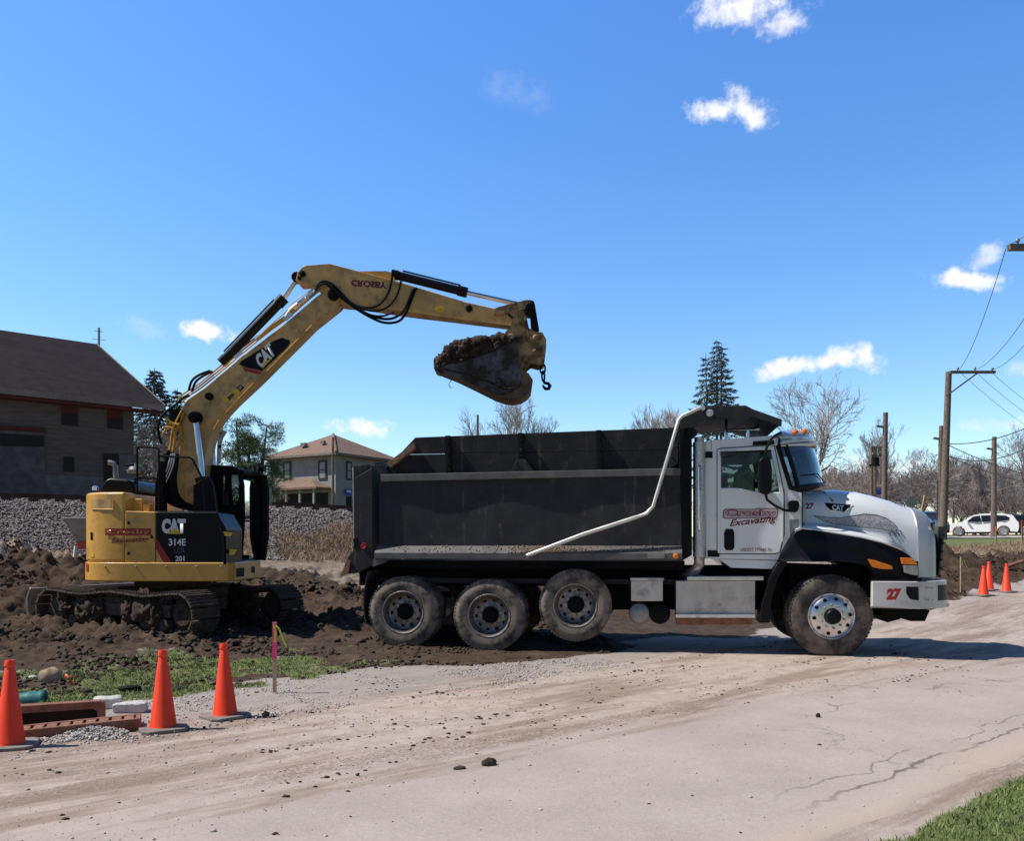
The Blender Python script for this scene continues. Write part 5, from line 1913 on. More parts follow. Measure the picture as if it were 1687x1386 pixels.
bwp.tube([E(*q, BY0 - .022) for q in ((815, 625), (822, 622), (832, 634), (834, 640))], .012, 6)
bwp.build('caked_mud', M['soil'], bucket)
for k in range(5):
    tt = MB()
    y = BY0 - XO.y + .07 + k * .13
    a, b = E(721, 606, BY0), E(714, 605.5, BY0)
    tt.add([(a.x, y - .045, a.z - .02), (a.x, y + .045, a.z - .02), (a.x, y + .045, a.z + .03), (a.x, y - .045, a.z + .03), (b.x, y - .03, b.z), (b.x, y + .03, b.z), (b.x, y + .03, b.z + .01), (b.x, y - .03, b.z + .01)],
           [(0, 1, 2, 3), (4, 7, 6, 5), (0, 4, 5, 1), (1, 5, 6, 2), (2, 6, 7, 3), (3, 7, 4, 0)])
    tt.build('tooth', M['bucket'], bucket)
root = MB()
root.tube([E(741, 618, 13.9), E(743, 627, 13.88), E(739, 634, 13.86), E(743, 640, 13.88)], .006, 5)
root.tube([E(744, 620, 13.95), E(746, 625, 13.95), E(741, 629, 13.95)], .004, 5)
root.build('hanging_root', M['soil'], bucket)
# soil heaped in the bucket: its own loose load
top = [(722, 606), (728, 594), (738, 580), (754, 569), (783, 564), (819, 559), (838, 558), (846, 562), (838, 567), (814, 579), (770, 594)]
cm = MB()
pw = [(p[0] + XO.x, p[1]) for p in EP(top, 14.0)]
cm.prism(pw, 13.95, 14.50)
pts, szs = [], []
rg = random.Random(3)
up = [(720, 604), (728, 592), (738, 578), (754, 568), (783, 562), (819, 557), (846, 560)]
lo_ = [(720, 607), (770, 595), (814, 580), (846, 563)]
for _ in range(1500):
    px = rg.uniform(722, 846)
    yu = np.interp(px, [a for a, _ in up], [b for _, b in up])
    yl = np.interp(px, [a for a, _ in lo_], [b for _, b in lo_])
    py = yu + (yl - yu) * rg.random() ** 1.3
    Y = rg.choice([rg.uniform(13.92, 14.02), rg.uniform(13.92, 14.52)])
    q = W(px, py, Y)
    pts.append((q.x, q.y, q.z))
    szs.append(rg.choice([.014, .018, .025, .03, .04, .055, .08]))
co_ = cm.build('soil_core', M['soil'])
cl_ = scatter('soil_load', np.array(pts), np.array(szs), M['soil'], 2, .38, .9, .5, False)
tag(cl_, 'dark wet soil heaped in the raised excavator bucket', 'soil', kind='stuff')
co_.name = 'core'
co_.parent = cl_

# --- hoses


def smooth_pts(pts, n=8):
    out = []
    P_ = [Vector(p) for p in pts]
    P_ = [P_[0]] + P_ + [P_[-1]]
    for i in range(1, len(P_) - 2):
        for k in range(n):
            t = k / n
            a, b, c, d = P_[i - 1], P_[i], P_[i + 1], P_[i + 2]
            out.append(.5 * ((2 * b) + (c - a) * t + (2 * a - 5 * b + 4 * c - d) * t * t + (3 * b - a - 3 * c + d) * t ** 3))
    out.append(P_[-2])
    return out


def hose(mb, pts, r, Y, dY=0.0):
    name, mat, parent = mb
    m_ = MB()
    m_.tube(smooth_pts([E(px, py, Y + dY * i / max(1, len(pts) - 1)) for i, (px, py) in enumerate(pts)]), r, 8)
    return m_.build(name, M[mat], parent)


YH = ST0 - .05
hose(('hose', 'blackmat', stick), [(520, 474), (530, 464), (545, 467), (562, 483), (580, 500), (600, 507), (622, 503), (638, 485), (645, 462), (646, 451)], .021, YH)
hose(('hose', 'blackmat', stick), [(519, 478), (531, 468), (545, 471), (560, 487), (585, 503), (612, 512), (636, 507), (652, 490), (659, 470), (661, 462)], .019, YH - .04)
hose(('hose', 'blackmat', stick), [(540, 470), (565, 490), (592, 510), (620, 523), (645, 525), (664, 513), (675, 490), (680, 478), (687, 475)], .021, YH - .06)
hose(('hose', 'blackmat', stick), [(545, 475), (575, 500), (600, 517), (630, 531), (655, 530), (668, 517), (677, 496), (683, 480), (688, 475)], .021, YH - .03)
hose(('hose', 'blackmat', stick), [(560, 485), (585, 505), (605, 517), (628, 521), (650, 514)], .017, YH - .08)
hose(('hose', 'blackmat', stick), [(852, 527), (842, 522), (836, 514), (842, 506), (850, 505)], .014, ST0 - .02)
hose(('hose', 'blackmat', boom), [(312, 652), (303, 655), (288, 668), (268, 684), (261, 700), (261, 715), (266, 731)], .024, 14.0)
hose(('hose', 'blackmat', boom), [(311, 644), (316, 628), (328, 618), (346, 611)], .022, 14.1)
hose(('hose', 'blackmat', boom), [(316, 646), (322, 630), (334, 620), (350, 612)], .022, 14.2)
for i in range(6):
    hose(('hose', 'blackmat', boom), [(276 + i * 3, 745 + i), (272 + i * 4, 765), (264 + i * 5, 788), (266 + i * 5, 810), (278 + i * 5, 828), (305 + i * 5, 838), (326 + i * 3, 841)], .026, 13.75 + .06 * (i % 3))
hose(('hose', 'blackmat', boom), [(277, 742), (285, 762), (289, 790), (292, 812)], .02, 13.95)
for a in ((285, 748), (270, 790)):
    pass
for i in range(3):
    hose(('hose_sleeve', 'galv', boom), [(282 + i * 3, 748), (276 + i * 4, 770), (265 + i * 4, 795)], .012, 13.72)
for i, d in enumerate((0, 3.2, 6.4)):
    hose(('oil_pipe', 'hose_yellow', boom), [(300 - d, 664 - d), (309 - d * .7, 654 - d), (337 - d * .6, 635 - d), (396 - d * .6, 585 - d), (440, 549 - d), (474, 524 - d), (500, 501 - d), (520, 484 - d), (530, 476 - d)], .014, 14.12 + .1 * i)
hose(('oil_pipe', 'galv', boom), [(420, 559), (445, 536), (470, 514), (485, 497), (505, 483), (521, 474)], .013, 14.1)
hose(('oil_pipe', 'galv', boom), [(470, 522), (480, 508), (496, 496), (512, 486), (520, 477), (528, 468)], .018, 14.06)
for px, py in ((475, 523), (497, 497), (510, 487), (393, 586)):
    pp = MB()
    pp.bar(E(px - 6, py + 4, 14.05), E(px + 6, py - 6, 14.05), .05, .05)
    pp.build('pipe_clamp', M['galv'], boom)
rg = random.Random(5)
for loop in ([(300, 676), (291, 694), (284, 712), (280, 742)], [(303, 680), (295, 698), (289, 716), (287, 745)], [(276, 690), (277, 697), (292, 700), (298, 707), (296, 724), (292, 740)],
             [(271, 703), (276, 701), (290, 704), (297, 712), (294, 735)], [(268, 716), (276, 705), (283, 709), (283, 725), (278, 742)], [(268, 716), (279, 722), (284, 718)],
             [(272, 704), (283, 706), (288, 716), (285, 744)], [(275, 688), (283, 697), (295, 700)]):
    hose(('valve_pipe', 'hose_yellow', boom), loop, .020, 13.95 + rg.uniform(-.08, .08))
vb_ = MB()
for k in range(5):
    c = E(272 + k * 5, 748 + (k % 2) * 3, 13.9)
    vb_.lathe(c, (0, 0, -1), [(0, .03), (.04, .035), (.1, .03)], 8)
vb_.bx(E(293, 690, 14.0) + Vector((-.12, -.04, -.06)), E(293, 680, 14.0) + Vector((.05, .1, .06)))
vb_.build('valve_block', M['blackmat'], boom)

# --- operator cab (far side of the boom)
ca = MB()
y0, y1 = 14.37 - XO.y, 15.34 - XO.y


def cpt(px, py, y=None):
    v = E(px, py, 14.37)
    return Vector((v.x, y0 if y is None else y, v.z))


roof = [(318, 770), (342, 766), (382, 767.5), (392, 772), (397, 780), (386, 783), (345, 780), (318, 782)]
ca.prism([(cpt(*q).x, cpt(*q).z) for q in roof], y0 - .01, y1 + .01)
for Yy in (y0 + .03, y1 - .03):
    ca.tube([cpt(394, 778, Yy), cpt(398, 800, Yy), cpt(399, 850, Yy), cpt(397, 890, Yy), cpt(393, 926, Yy)], .045, 8)
    ca.tube([cpt(371, 776, Yy), cpt(377, 800, Yy), cpt(380, 835, Yy), cpt(379, 926, Yy)], .04, 8)
    ca.tube([cpt(344, 776, Yy), cpt(346, 926, Yy)], .05, 8)
    ca.tube([cpt(346, 834, Yy), cpt(399, 834, Yy)], .028, 6)
ca.bx(cpt(344, 930, y0 + .01), cpt(396, 836, y0 + .05))
ca.bx(cpt(344, 836, y0 + .01), cpt(367, 776, y0 + .05))
ca.bx(cpt(344, 836, y1 - .05), cpt(352, 776, y1 - .01))
ca.bx(cpt(344, 930, y1 - .05), cpt(379, 834, y1 - .01))
ca.bx(cpt(340, 932, y0), cpt(398, 922, y1))
ca.bx(cpt(344, 925, y0 + .05), cpt(347, 834, y1 - .05))
ca.tube([cpt(399, 858, y0 + .03), cpt(399, 858, y1 - .03)], .02, 6)
# front guard bars and brackets
ca.tube([cpt(404, 776, y1 + .02), cpt(407, 800, y1 + .02), cpt(408, 880, y1 + .02), cpt(402, 925, y1 + .02)], .085, 8)
ca.tube([cpt(396, 778, y0 + .03), cpt(400, 774, y1)], .05, 8)
for px, hh in ((384, 8), (400, 9), (407, 12)):
    ca.tube([cpt(px, 778, y1 - .3), cpt(px, 778 - hh - 8, y1 - .3)], .018, 6)
ca.bx(cpt(404, 770, y1 - .2), cpt(412, 762, y1))
cabx = ca.build('operator_cab', M['blackmat'], exc, bevel=.008)
gl = MB()
gl.bx(cpt(367.5, 832, y0 + .028), cpt(373, 783, y0 + .034))
gl.bx(cpt(381, 832, y0 + .028), cpt(396, 783, y0 + .034))
gl.bx(cpt(348, 832, y1 - .034), cpt(396, 783, y1 - .028))
gl.add([cpt(399, 915, y0 + .06), cpt(399, 915, y1 - .06), cpt(398, 790, y1 - .06), cpt(398, 790, y0 + .06)], [(0, 1, 2, 3)])
gl.build('window', M['cabglass'], cabx, smooth=False)
se = MB()
se.bx(cpt(352, 880, y0 + .25), cpt(376, 862, y1 - .25))
se.bx(cpt(352, 862, y0 + .25), cpt(358, 805, y1 - .25))
se.tube([cpt(384, 880, y0 + .3), cpt(386, 840, y0 + .3)], .02, 6)
se.tube([cpt(384, 880, y1 - .3), cpt(386, 840, y1 - .3)], .02, 6)
se.build('seat', M['interior'], cabx, bevel=.03)
mr = MB()
mr.tube([cpt(400, 800, y1 + .05), cpt(406, 796, y1 + .16), cpt(409, 795, y1 + .25)], .015, 6)
mr.box(cpt(409, 812, y1 + .25), (.06, .16, .34))
mr.build('mirror', M['black'], cabx, bevel=.02)
fh = MB()
fh.tube([E(362, 868, YN - .02), E(368, 880, YN - .05), E(370, 905, YN - .05), E(370, 930, YN - .02)], .022, 8)
fh.bx(E(366, 882, YN - .04), E(384, 876, YN + .1))
fh.bx(E(372, 912, YN - .04), E(390, 905, YN + .1))
fh.build('step_rail', M['blackmat'], exc)
fh = MB()
fh.add([E(368, 876, YN - .06), E(384, 878, YN - .06), E(380, 884, YN - .06), E(368, 883, YN - .06)], [(0, 1, 2, 3)])
fh.build('grip_tape', M['decalyellow'], exc, smooth=False)
fh = MB()
fh.add([E(378, 905, YN - .06), E(391, 906, YN - .06), E(386, 914, YN - .06), E(378, 915, YN - .06)], [(0, 1, 2, 3)])
fh.build('grip_tape', M['decalyellow'], exc, smooth=False)
fx = MB()
fx.bx((1.383, -1.0, zs0 + .06), (1.386, -.62, zs0 + .20))
fx.bx((1.383, -.22, zs0 + .10), (1.386, -.06, zs0 + .20))
fx.build('frame_opening', M['blackmat'], skirt, smooth=False)
wpv = MB()
wpv.prism(EP([(357, 742), (360, 710), (366, 708), (374, 711), (367, 722), (364, 735), (363, 762), (357, 766)], 14.95), .70, .73)
for px, py in ((361.5, 713), (362, 736)):
    wpv.lathe(E(px, py, 14.94), (0, 1, 0), [(-.02, .03), (.02, .03)], 10, 1)
wpv.build('cab_guard_plate', [pmat('pinkish white plate', (.50, .42, .44), .6, 0, .15, 9), M['blackmat']], exc)

# --- undercarriage
UY = R(-25)
zg = h1(-5.7, 13.6) - .06
cu_ = MB()
cu_.box((0, 0, zg + .52), (1.5, 1.0, .34))
cu_.lathe((0, 0, zg + .66), (0, 0, 1), [(0, .60), (zs0 - zg - .66, .60)], 32)
cu_.box((-.4, 0, zg + .42), (2.7, .5, .2))
cu_.build('undercarriage', M['track'], exc, rot=(0, 0, UY), bevel=.03)
bl = MB()
prof = [(-1.92, .10), (-2.02, .30), (-2.03, .50), (-1.94, .68), (-1.90, .67), (-1.98, .50), (-1.97, .31), (-1.87, .11)]
bl.prism([(x, z + zg) for x, z in prof], -1.2, 1.2)
for s in (-1, 1):
    bl.bar((-1.9, s * .4, zg + .35), (-.7, s * .4, zg + .42), .12, .16)
bl.build('blade', M['steel'], exc, rot=(0, 0, UY), bevel=.01)


def track(side):
    Lh, rad, wd = 1.38, .295, .55
    path = []
    n = 18
    per = []
    for k in range(n + 1):
        an = -math.pi / 2 + math.pi * k / n
        per.append((Lh + rad * math.cos(an), rad * math.sin(an)))
    for k in range(1, 12):
        u = k / 12
        per.append((Lh - 2 * Lh * u, rad - .05 * math.sin(u * math.pi * 2) ** 2))
    for k in range(n + 1):
        an = math.pi / 2 + math.pi * k / n
        per.append((-Lh + rad * math.cos(an), rad * math.sin(an)))
    for k in range(1, 12):
        u = k / 12
        per.append((-Lh + 2 * Lh * u, -rad))
    per = [Vector((x, 0, z)) for x, z in per]
    seg = [(per[(i + 1) % len(per)] - per[i]).length for i in range(len(per))]
    tot = sum(seg)
    ns = 46
    mb = MB()
    rg = random.Random(side + 3)
    for s in range(ns):
        d = tot * s / ns
        i = 0
        while d > seg[i]:
            d -= seg[i]
            i += 1
        a, b = per[i], per[(i + 1) % len(per)]
        p = a + (b - a) * (d / seg[i])
        t = (b - a).normalized()
        nrm = Vector((t.z, 0, -t.x))
        rot = Matrix((t, Vector((0, 1, 0)), t.cross(Vector((0, 1, 0))))).transposed()
        o_ = nrm * .02
        sh = tot / ns
        mb.box(p + o_, (sh * .93, wd, .028), 0, rot)
        for gx in (-.36, 0, .36):
            mb.box(p + o_ + nrm * .026 + t * gx * sh, (.013, wd * .98, .03), 0, rot)
        mb.box(p - nrm * .03, (sh * .8, .16, .07), 0, rot)
    o = mb.build('track', M['track'], exc, loc=Vector((math.cos(UY) * 0 - math.sin(UY) * side * .98, math.cos(UY) * side * .98, zg + rad + .055)), rot=(0, 0, UY))
    fr2 = MB()
    fr2.box((-.05, 0, .03), (2.3, .26, .20))
    fr2.box((-.05, 0, .16), (1.9, .2, .12))
    for sx in (-.75, .55):
        fr2.lathe((sx, -.14, .19), (0, 1, 0), [(0, .07), (.28, .07)], 14)
    fr2.build('track_frame', M['track'], o, bevel=.02)
    for sx, rr_, nm in ((Lh, rad - .05, 'idler'), (-Lh, rad - .05, 'sprocket')):
        wv_ = MB()
        wv_.lathe((sx, -.15, 0), (0, 1, 0), [(0, .08), (0, .17), (.04, .18), (.05, rr_), (.25, rr_), (.26, .18), (.30, .17), (.30, .08)], 28)
        wv_.build(nm, M['clod'] if nm == 'idler' else M['track'], o)
    for k in range(6):
        ro_ = MB()
        x = -1.0 + k * .4
        ro_.lathe((x, -.17, -.17), (0, 1, 0), [(0, .05), (.01, .09), (.09, .095), (.1, .07), (.24, .07), (.25, .095), (.33, .09), (.34, .05)], 16)
        ro_.build('roller', M['track'], o)
    # mud caked between the runs: a few ragged lumps hanging on the frame
    v0, f0 = ico(4)
    for cxx, cz, sx, sz, sd in ((-.50, .02, .20, .22, 1), (-.72, -.02, .15, .17, 2), (.34, .06, .17, .20, 3), (.60, .02, .24, .25, 4), (.82, -.02, .14, .2, 5), (-1.12, .05, .13, .12, 6)):
        n_ = fbm(v0[:, 0] * 2.2 + sd * 9 + v0[:, 2] * 1.3, v0[:, 1] * 2.2 + sd * 5 - v0[:, 2] * 1.7, 5, sd, .62) - .5
        v = v0 * (1 + 1.5 * n_[:, None]) * np.array([sx, .13, sz])[None] + np.array([cxx, -.13, cz])[None]
        m_ = MB()
        m_.add(v, [tuple(q) for q in f0])
        m_.build('caked_mud', M['clod'], o, angle=60)
    return o


track(-1)
track(1)
# ------------------------------------------------------------------ small things on the ground
def ground_hit(px, py, y0=3.2, y1=140):
    """where the sight line through (px, py) meets the terrain"""
    Y = y0
    prev = None
    while Y < y1:
        st = .02 * max(1, Y / 8)
        w = W(px, py, Y)
        q = float(pq(w.x, w.y)[1])
        h = float(hroad(np.array([w.x]), np.array([w.y]))[0]) + .008 if 2.2 < q < 7.2 and Y < 60 else h1(w.x, w.y)
        if w.z <= h:
            return Vector((w.x, w.y, h))
        Y += st
    return W(px, py, y1)


def make_cone():
    root = thing('traffic_cone', 'x', 'traffic cone', group='orange traffic cones set out along the work area')
    b = MB()
    n = 24
    k = .185
    c = .05
    oct_ = [(k - c, -k), (k, -k + c), (k, k - c), (k - c, k), (-k + c, k), (-k, k - c), (-k, -k + c), (-k + c, -k)]
    b.zprism(oct_, -.01, .032)
    b.build('base', M['conebase'], root, bevel=.008)
    cn = MB()
    prof = [(.033, .112), (.045, .105), (.60, .034), (.605, .031), (.615, .031), (.62, .038), (.65, .034), (.66, .030), (.66, .022), (.55, .022)]
    cn.lathe((0, 0, 0), (0, 0, 1), prof, 12)
    cn.build('cone_body', M['cone'], root, angle=32)
    return root


cone0 = make_cone()
CONES = [(16, 1232, .35, 'orange traffic cone at the left photo edge, nearest the camera'),
         (269, 1203, .55, 'orange traffic cone beside the rusty inlet casting and concrete lumps'),
         (371, 1183, .75, 'orange traffic cone standing on gravel nearest the pink-topped stake'),
         (1620, 982, .3, 'orange traffic cone beyond the truck bumper, front one of an overlapping pair'),
         (1629, 973, .9, 'orange traffic cone half hidden behind the front cone beyond the bumper'),
         (1658, 977, .5, 'orange traffic cone beyond the truck nearest the right photo edge')]
for i, (px, py, rz, lab) in enumerate(CONES):
    o = cone0 if i == 0 else copy_tree(cone0)
    p = ground_hit(px, py)
    o.location = p
    o.rotation_euler = (random.uniform(-.02, .02), random.uniform(-.02, .02), rz)
    o['label'] = lab
    if i == 4: o.rotation_euler = (0, .04, rz)


def stake(px, py0, py1, label, top=None, ribbon=None, tl=.35, w=.035):
    p = ground_hit(px, py0)
    hgt_ = (py0 - py1) * p.y / F
    o = thing('survey_stake', label, 'survey stake', p)
    s = MB()
    s.box((0, 0, hgt_ / 2 - .06), (w, .02, hgt_ + .12))
    s.build('stick', M['stakewood'], o, rot=(0, 0, .2))
    if top:
        t_ = MB()
        t_.box((0, 0, hgt_ * (1 - tl / 2) - .004), (w + .006, .026, hgt_ * tl))
        t_.build('painted_top', M[top], o, rot=(0, 0, .2))
    if ribbon:
        r_ = MB()
        pts = [(.01, -.015, hgt_ - .03), (.05, -.03, hgt_ - .06), (.075, -.02, hgt_ - .13), (.10, -.035, hgt_ - .19), (.125, -.03, hgt_ - .25)]
        r_.grid([[Vector(q) + Vector((-.012, 0, .008)) for q in pts], [Vector(q) + Vector((.012, .004, -.004)) for q in pts]])
        pts = [(-.005, -.016, hgt_ - .02), (.015, -.03, hgt_ - .10), (.01, -.03, hgt_ - .2)]
        r_.grid([[Vector(q) + Vector((-.01, 0, .0)) for q in pts], [Vector(q) + Vector((.01, .004, 0)) for q in pts]])
        r_.build('ribbon', M[ribbon], o)
    return o


stake(452.5, 1142, 1026, 'wooden survey stake with pink painted top on the near shoulder', 'pink', 'lime', .52, .040)
stake(1583, 974, 918, 'thin stake with yellow ribbon among mud clods past the bumper', None, 'lime', .3, .03)
stake(434, 922, 873, 'thin stake with yellow top beside the excavator cab', 'lime', None, .18, .03)
stake(1641, 896, 868, 'red-topped stake standing in front of the white car', 'orange', None, .4, .06)
stake(1684, 899, 858, 'red-topped white stake at the right photo edge', 'redlens', None, .3, .07)

# kerb inlet castings
p = W(95, 1199, 7.16)
inl = thing('inlet_casting', 'rusty cast iron kerb inlet hood with a dark opening', 'drain casting', (p.x, p.y, -.02), R(22))
m_ = MB()
m_.prism([(-.36, 0), (-.29, 0), (-.29, .125), (-.26, .15), (.27, .15), (.30, .125), (.30, 0), (.36, 0), (.36, .165), (.345, .20), (.32, .215), (-.32, .215), (-.345, .20), (-.36, .165)], 0, .10)
m_.bx((-.29, .088, -.3), (.30, .1, .15), 1)  # near-black plates stand in for the shade inside the opening
m_.bx((-.29, .004, -.3), (.30, .086, -.02), 1)
m_.build('hood', [M['rust'], pmat('drain shaft shade', (.02, .012, .010), .9)], inl, bevel=.012, seg=2)
p = W(128, 1213, 6.86)
p.z = 0
gr2 = thing('iron_grating', 'flat rusty iron frame lying in front of the inlet casting', 'drain casting', (p.x, p.y, -.02), R(22))
m_ = MB()
m_.bx((-.47, -.04, 0), (.47, .0, .11))
m_.bx((-.47, .15, 0), (.47, .19, .11))
m_.bx((-.47, .0, 0), (-.43, .15, .11))
m_.bx((.43, .0, 0), (.47, .15, .11))
for k in range(9):
    x = -.38 + k * .095
    m_.bx((x - .038, .0, .06), (x + .038, .15, .106))
m_.build('frame', M['rust'], gr2, bevel=.008, rot=(0, R(-2), 0))


def lump(name, px, py, size, mat, label, cat, rz=0, seed=0, sub=3, rough=.25, sink=.3, cuts=0):
    p = ground_hit(px, py)
    v0, f0 = ico(sub)
    rg = np.random.default_rng(seed)
    off = rg.uniform(0, 50, 3)
    n_ = fbm(v0[:, 0] * 1.7 + off[0] + v0[:, 2] * .7, v0[:, 1] * 1.7 + off[1] - v0[:, 2] * 1.1, 4, seed) - .5
    v = v0 * (1 + rough * 2 * n_[:, None])
    if cuts:                                     # blocky broken piece
        k_ = (np.abs(v0) ** 9).sum(1) ** (1 / 9)
        v = v0 / k_[:, None] * (1 + rough * 1.6 * n_[:, None])
        for _ in range(3):
            d = rg.normal(size=3)
            d /= np.linalg.norm(d)
            v = v - np.maximum(v @ d - .95, 0)[:, None] * d[None]
    v = v * np.array(size)[None]
    v[:, 2] += size[2] * (1 - 2 * sink)
    mb = MB()
    mb.add(v, [tuple(q) for q in f0])
    o = mb.build(name, mat, None, angle=35 if cuts else 80, loc=p, rot=(0, 0, rz))
    return tag(o, label, cat)


lump('concrete_chunk', 177, 1167, (.12, .10, .065), M['concrete'], 'tilted pale concrete lump touching the inlet casting corner', 'concrete lump', .4, 3, 4, .12, .2, 9)
lump('concrete_chunk', 216, 1173, (.145, .09, .055), M['concrete'], 'long pale concrete lump nearest the middle left cone', 'concrete lump', .2, 8, 4, .12, .2, 9)
lump('soil_lump', 84, 1122, (.12, .10, .10), M['straw'], 'tan clump of turf at the grass edge', 'soil lump', .4, 13, 4, .35)
lump('stone', 54, 1119, (.05, .04, .028), M['concrete'], 'small pale stone left of the tan turf clump', 'stone', .4, 5, 3, .15)
lump('soil_lump', 213, 1138, (.12, .06, .035), M['blackmat'], 'flat black soil lump lying on green grass', 'soil lump', .35, 21, 4, .35)
lump('soil_lump', 806, 1262, (.050, .035, .035), M['clod'], 'largest dark mud lump lying on the road', 'soil lump', .5, 31, 4, .4)
lump('soil_lump', 758, 1268, (.045, .025, .014), M['clod'], 'flat dark mud lump left of the largest one', 'soil lump', .5, 33, 4, .4)
lump('soil_lump', 1348, 1183, (.022, .018, .028), M['soil'], 'single small mud lump alone on clean pavement', 'soil lump', .5, 36, 3, .3)
lump('soil_lump', 438, 1182, (.035, .03, .035), M['soil'], 'dark mud lump right of the third left cone', 'soil lump', .5, 41, 3, .4)
p = ground_hit(46, 1158)
tp = MB()
rows = []
for i in range(9):
    x = -.16 + i * .04
    rows.append([(x, .09 * math.cos(a), .10 * math.sin(a) + .004 * math.sin(i * 1.7)) for a in np.linspace(-.2, math.pi + .2, 14)])
tp.grid(rows)
o = tp.build('plastic_pipe', M['teal'], None, loc=p, rot=(0, R(-4), R(18)))
o.modifiers.new('thick', 'SOLIDIFY').thickness = .008
tag(o, 'teal plastic half pipe lying in grass behind the left cone', 'pipe piece')
p = ground_hit(117, 1130)
fl_ = MB()
fl_.grid([[(-.075, 0, .11), (-.035, 0, .07), (.0, 0, .0)], [(-.05, .0, .125), (-.012, .0, .085), (.03, .0, .01)]])
o = fl_.build('plastic_strip', M['orange'], None, loc=p)
o.modifiers.new('thick', 'SOLIDIFY').thickness = .006
tag(o, 'orange plastic strip sticking out of the turf clump', 'plastic strip')
p = ground_hit(1662, 940)
op = MB().tube([(-.05, 0, .04), (.55, .1, .22)], .05, 12)
tag(op.build('orange_pipe', M['rust'], None, loc=p), 'rusty orange pipe sloping up from the mud at right', 'pipe')
# hopper behind the excavator
p = ground_hit(143, 914)
hp = thing('hopper_spreader', 'grey hopper spreader with red base behind the excavator tail', 'hopper', p)
k = p.y / F
b_ = MB()
t_, bt_ = 26 * k, 12 * k
z1_, z0_ = 60 * k, 22 * k
b_.loft([[(sx * bt_, sy * bt_, z0_) for sx, sy in ((-1, -1), (1, -1), (1, 1), (-1, 1))], [(sx * t_, sy * t_, z1_ - .03) for sx, sy in ((-1, -1), (1, -1), (1, 1), (-1, 1))], [(sx * t_ * 1.03, sy * t_ * 1.03, z1_) for sx, sy in ((-1, -1), (1, -1), (1, 1), (-1, 1))]])
b_.build('hopper', M['hopper'], hp, bevel=.01)
b_ = MB().bx((-bt_, -bt_, z0_ - .16), (bt_, bt_, z0_ - .004))
b_.build('base', M['redlens'], hp, bevel=.01)
for s in (-1, 1):
    b_ = MB().bar((s * bt_, -bt_, z0_ - .1), (s * bt_ * 1.1, -bt_ * 1.1, -.05), .05, .05)
    b_.build('leg', M['decalwhite'], hp)

# ------------------------------------------------------------------ railway
rt = thing('railway_track', 'single rusty railway track on top of the ballast bank', 'railway', (0, 0, 0))
for qq in (23.15, 24.6):
    m_ = MB()
    pts = []
    for p_ in np.arange(-22, 30, 1.0):
        x, y = xy(p_, qq)
        pts.append((x, y, float(hbase(np.array([x]), np.array([y]))[0]) + .10))
    for a, b in zip(pts, pts[1:]):
        m_.bar(a, b, .07, .16)
    m_.build('rail', M['rail'], rt)
for i, p_ in enumerate(np.arange(-12, 17, .56)):
    x, y = xy(p_, 23.87)
    z = float(hbase(np.array([x]), np.array([y]))[0])
    if i == 0:
        m_ = MB().box((0, 0, 0), (.22, 2.5, .16))
        tie0 = m_.build('tie', M['tie'], rt)
        tt_ = tie0
    else:
        tt_ = tie0.copy()
        COL.objects.link(tt_)
        tt_.parent = rt
    tt_.location = (x, y, z - .02)
    tt_.rotation_euler = (0, 0, R(40))


# ------------------------------------------------------------------ buildings
def plane_hit(px, py, P0, N):
    d = Vector(((px - CX) / F, 1, -(py - CY) / F))
    o = Vector((0, 0, H))
    k = (Vector(P0) - o).dot(N) / d.dot(N)
    return o + d * k


M['barnwall'] = bpy.data.materials.new('barn board siding')
M['barnwall'].use_nodes = True
t = M['barnwall'].node_tree
co = node(t, 'ShaderNodeTexCoord').outputs['Object']
sz_ = node(t, 'ShaderNodeSeparateXYZ', {0: co}).outputs[2]
bd = mth(t, 'FRACT', mth(t, 'MULTIPLY', sz_, 4.6))
line = sstep(t, bd, .0, .10)
st_ = node(t, 'ShaderNodeMapping', {'Vector': co, 'Scale': (.5, .5, 5.0)}).outputs[0]
nz = node(t, 'ShaderNodeTexNoise', {'Vector': st_, 'Scale': 2.2, 'Detail': 6.0}).outputs[0]
c_ = mixc(t, sstep(t, nz, .3, .7), (.092, .078, .074), (.135, .118, .112))
c_ = mixc(t, line, (.085, .072, .066), c_)
t.links.new(c_, t.nodes['Principled BSDF'].inputs['Base Color'])
t.nodes['Principled BSDF'].inputs['Roughness'].default_value = .9
M['barnlow'] = pmat('grey barn planks', (.125, .125, .135), .9, 0, .25, 3, .1, 20)
M['barnroof'] = pmat('dark shingle roof', (.022, .0165, .019), .9, 0, .22, 2.0, .4, 9, ((.016, .012, .0145), .3, .8), 0, None, .08)
M['barndoor'] = pmat('grey barn door', (.105, .10, .105), .9, 0, .3, 2.5, .1, 20)
M['barnred'] = pmat('dull red trim', (.085, .014, .012), .8, 0, .2, 3)
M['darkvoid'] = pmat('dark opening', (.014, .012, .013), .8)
M['trim'] = pmat('pale fascia', (.22, .19, .175), .8, 0, .2, 2)
PH = R(42)
A_ = Vector((math.cos(PH), math.sin(PH), 0))
B_ = Vector((-math.sin(PH), math.cos(PH), 0))
BO = Vector((-16.75, 37.64, 1.75))
barn = thing('barn', 'big weathered barn with dark shingle roof beyond the railway', 'barn', BO, PH)


def bh(px, py, off=0.0):
    w = plane_hit(px, py, BO - B_ * off, B_) - BO
    return (w.dot(A_), w.z)


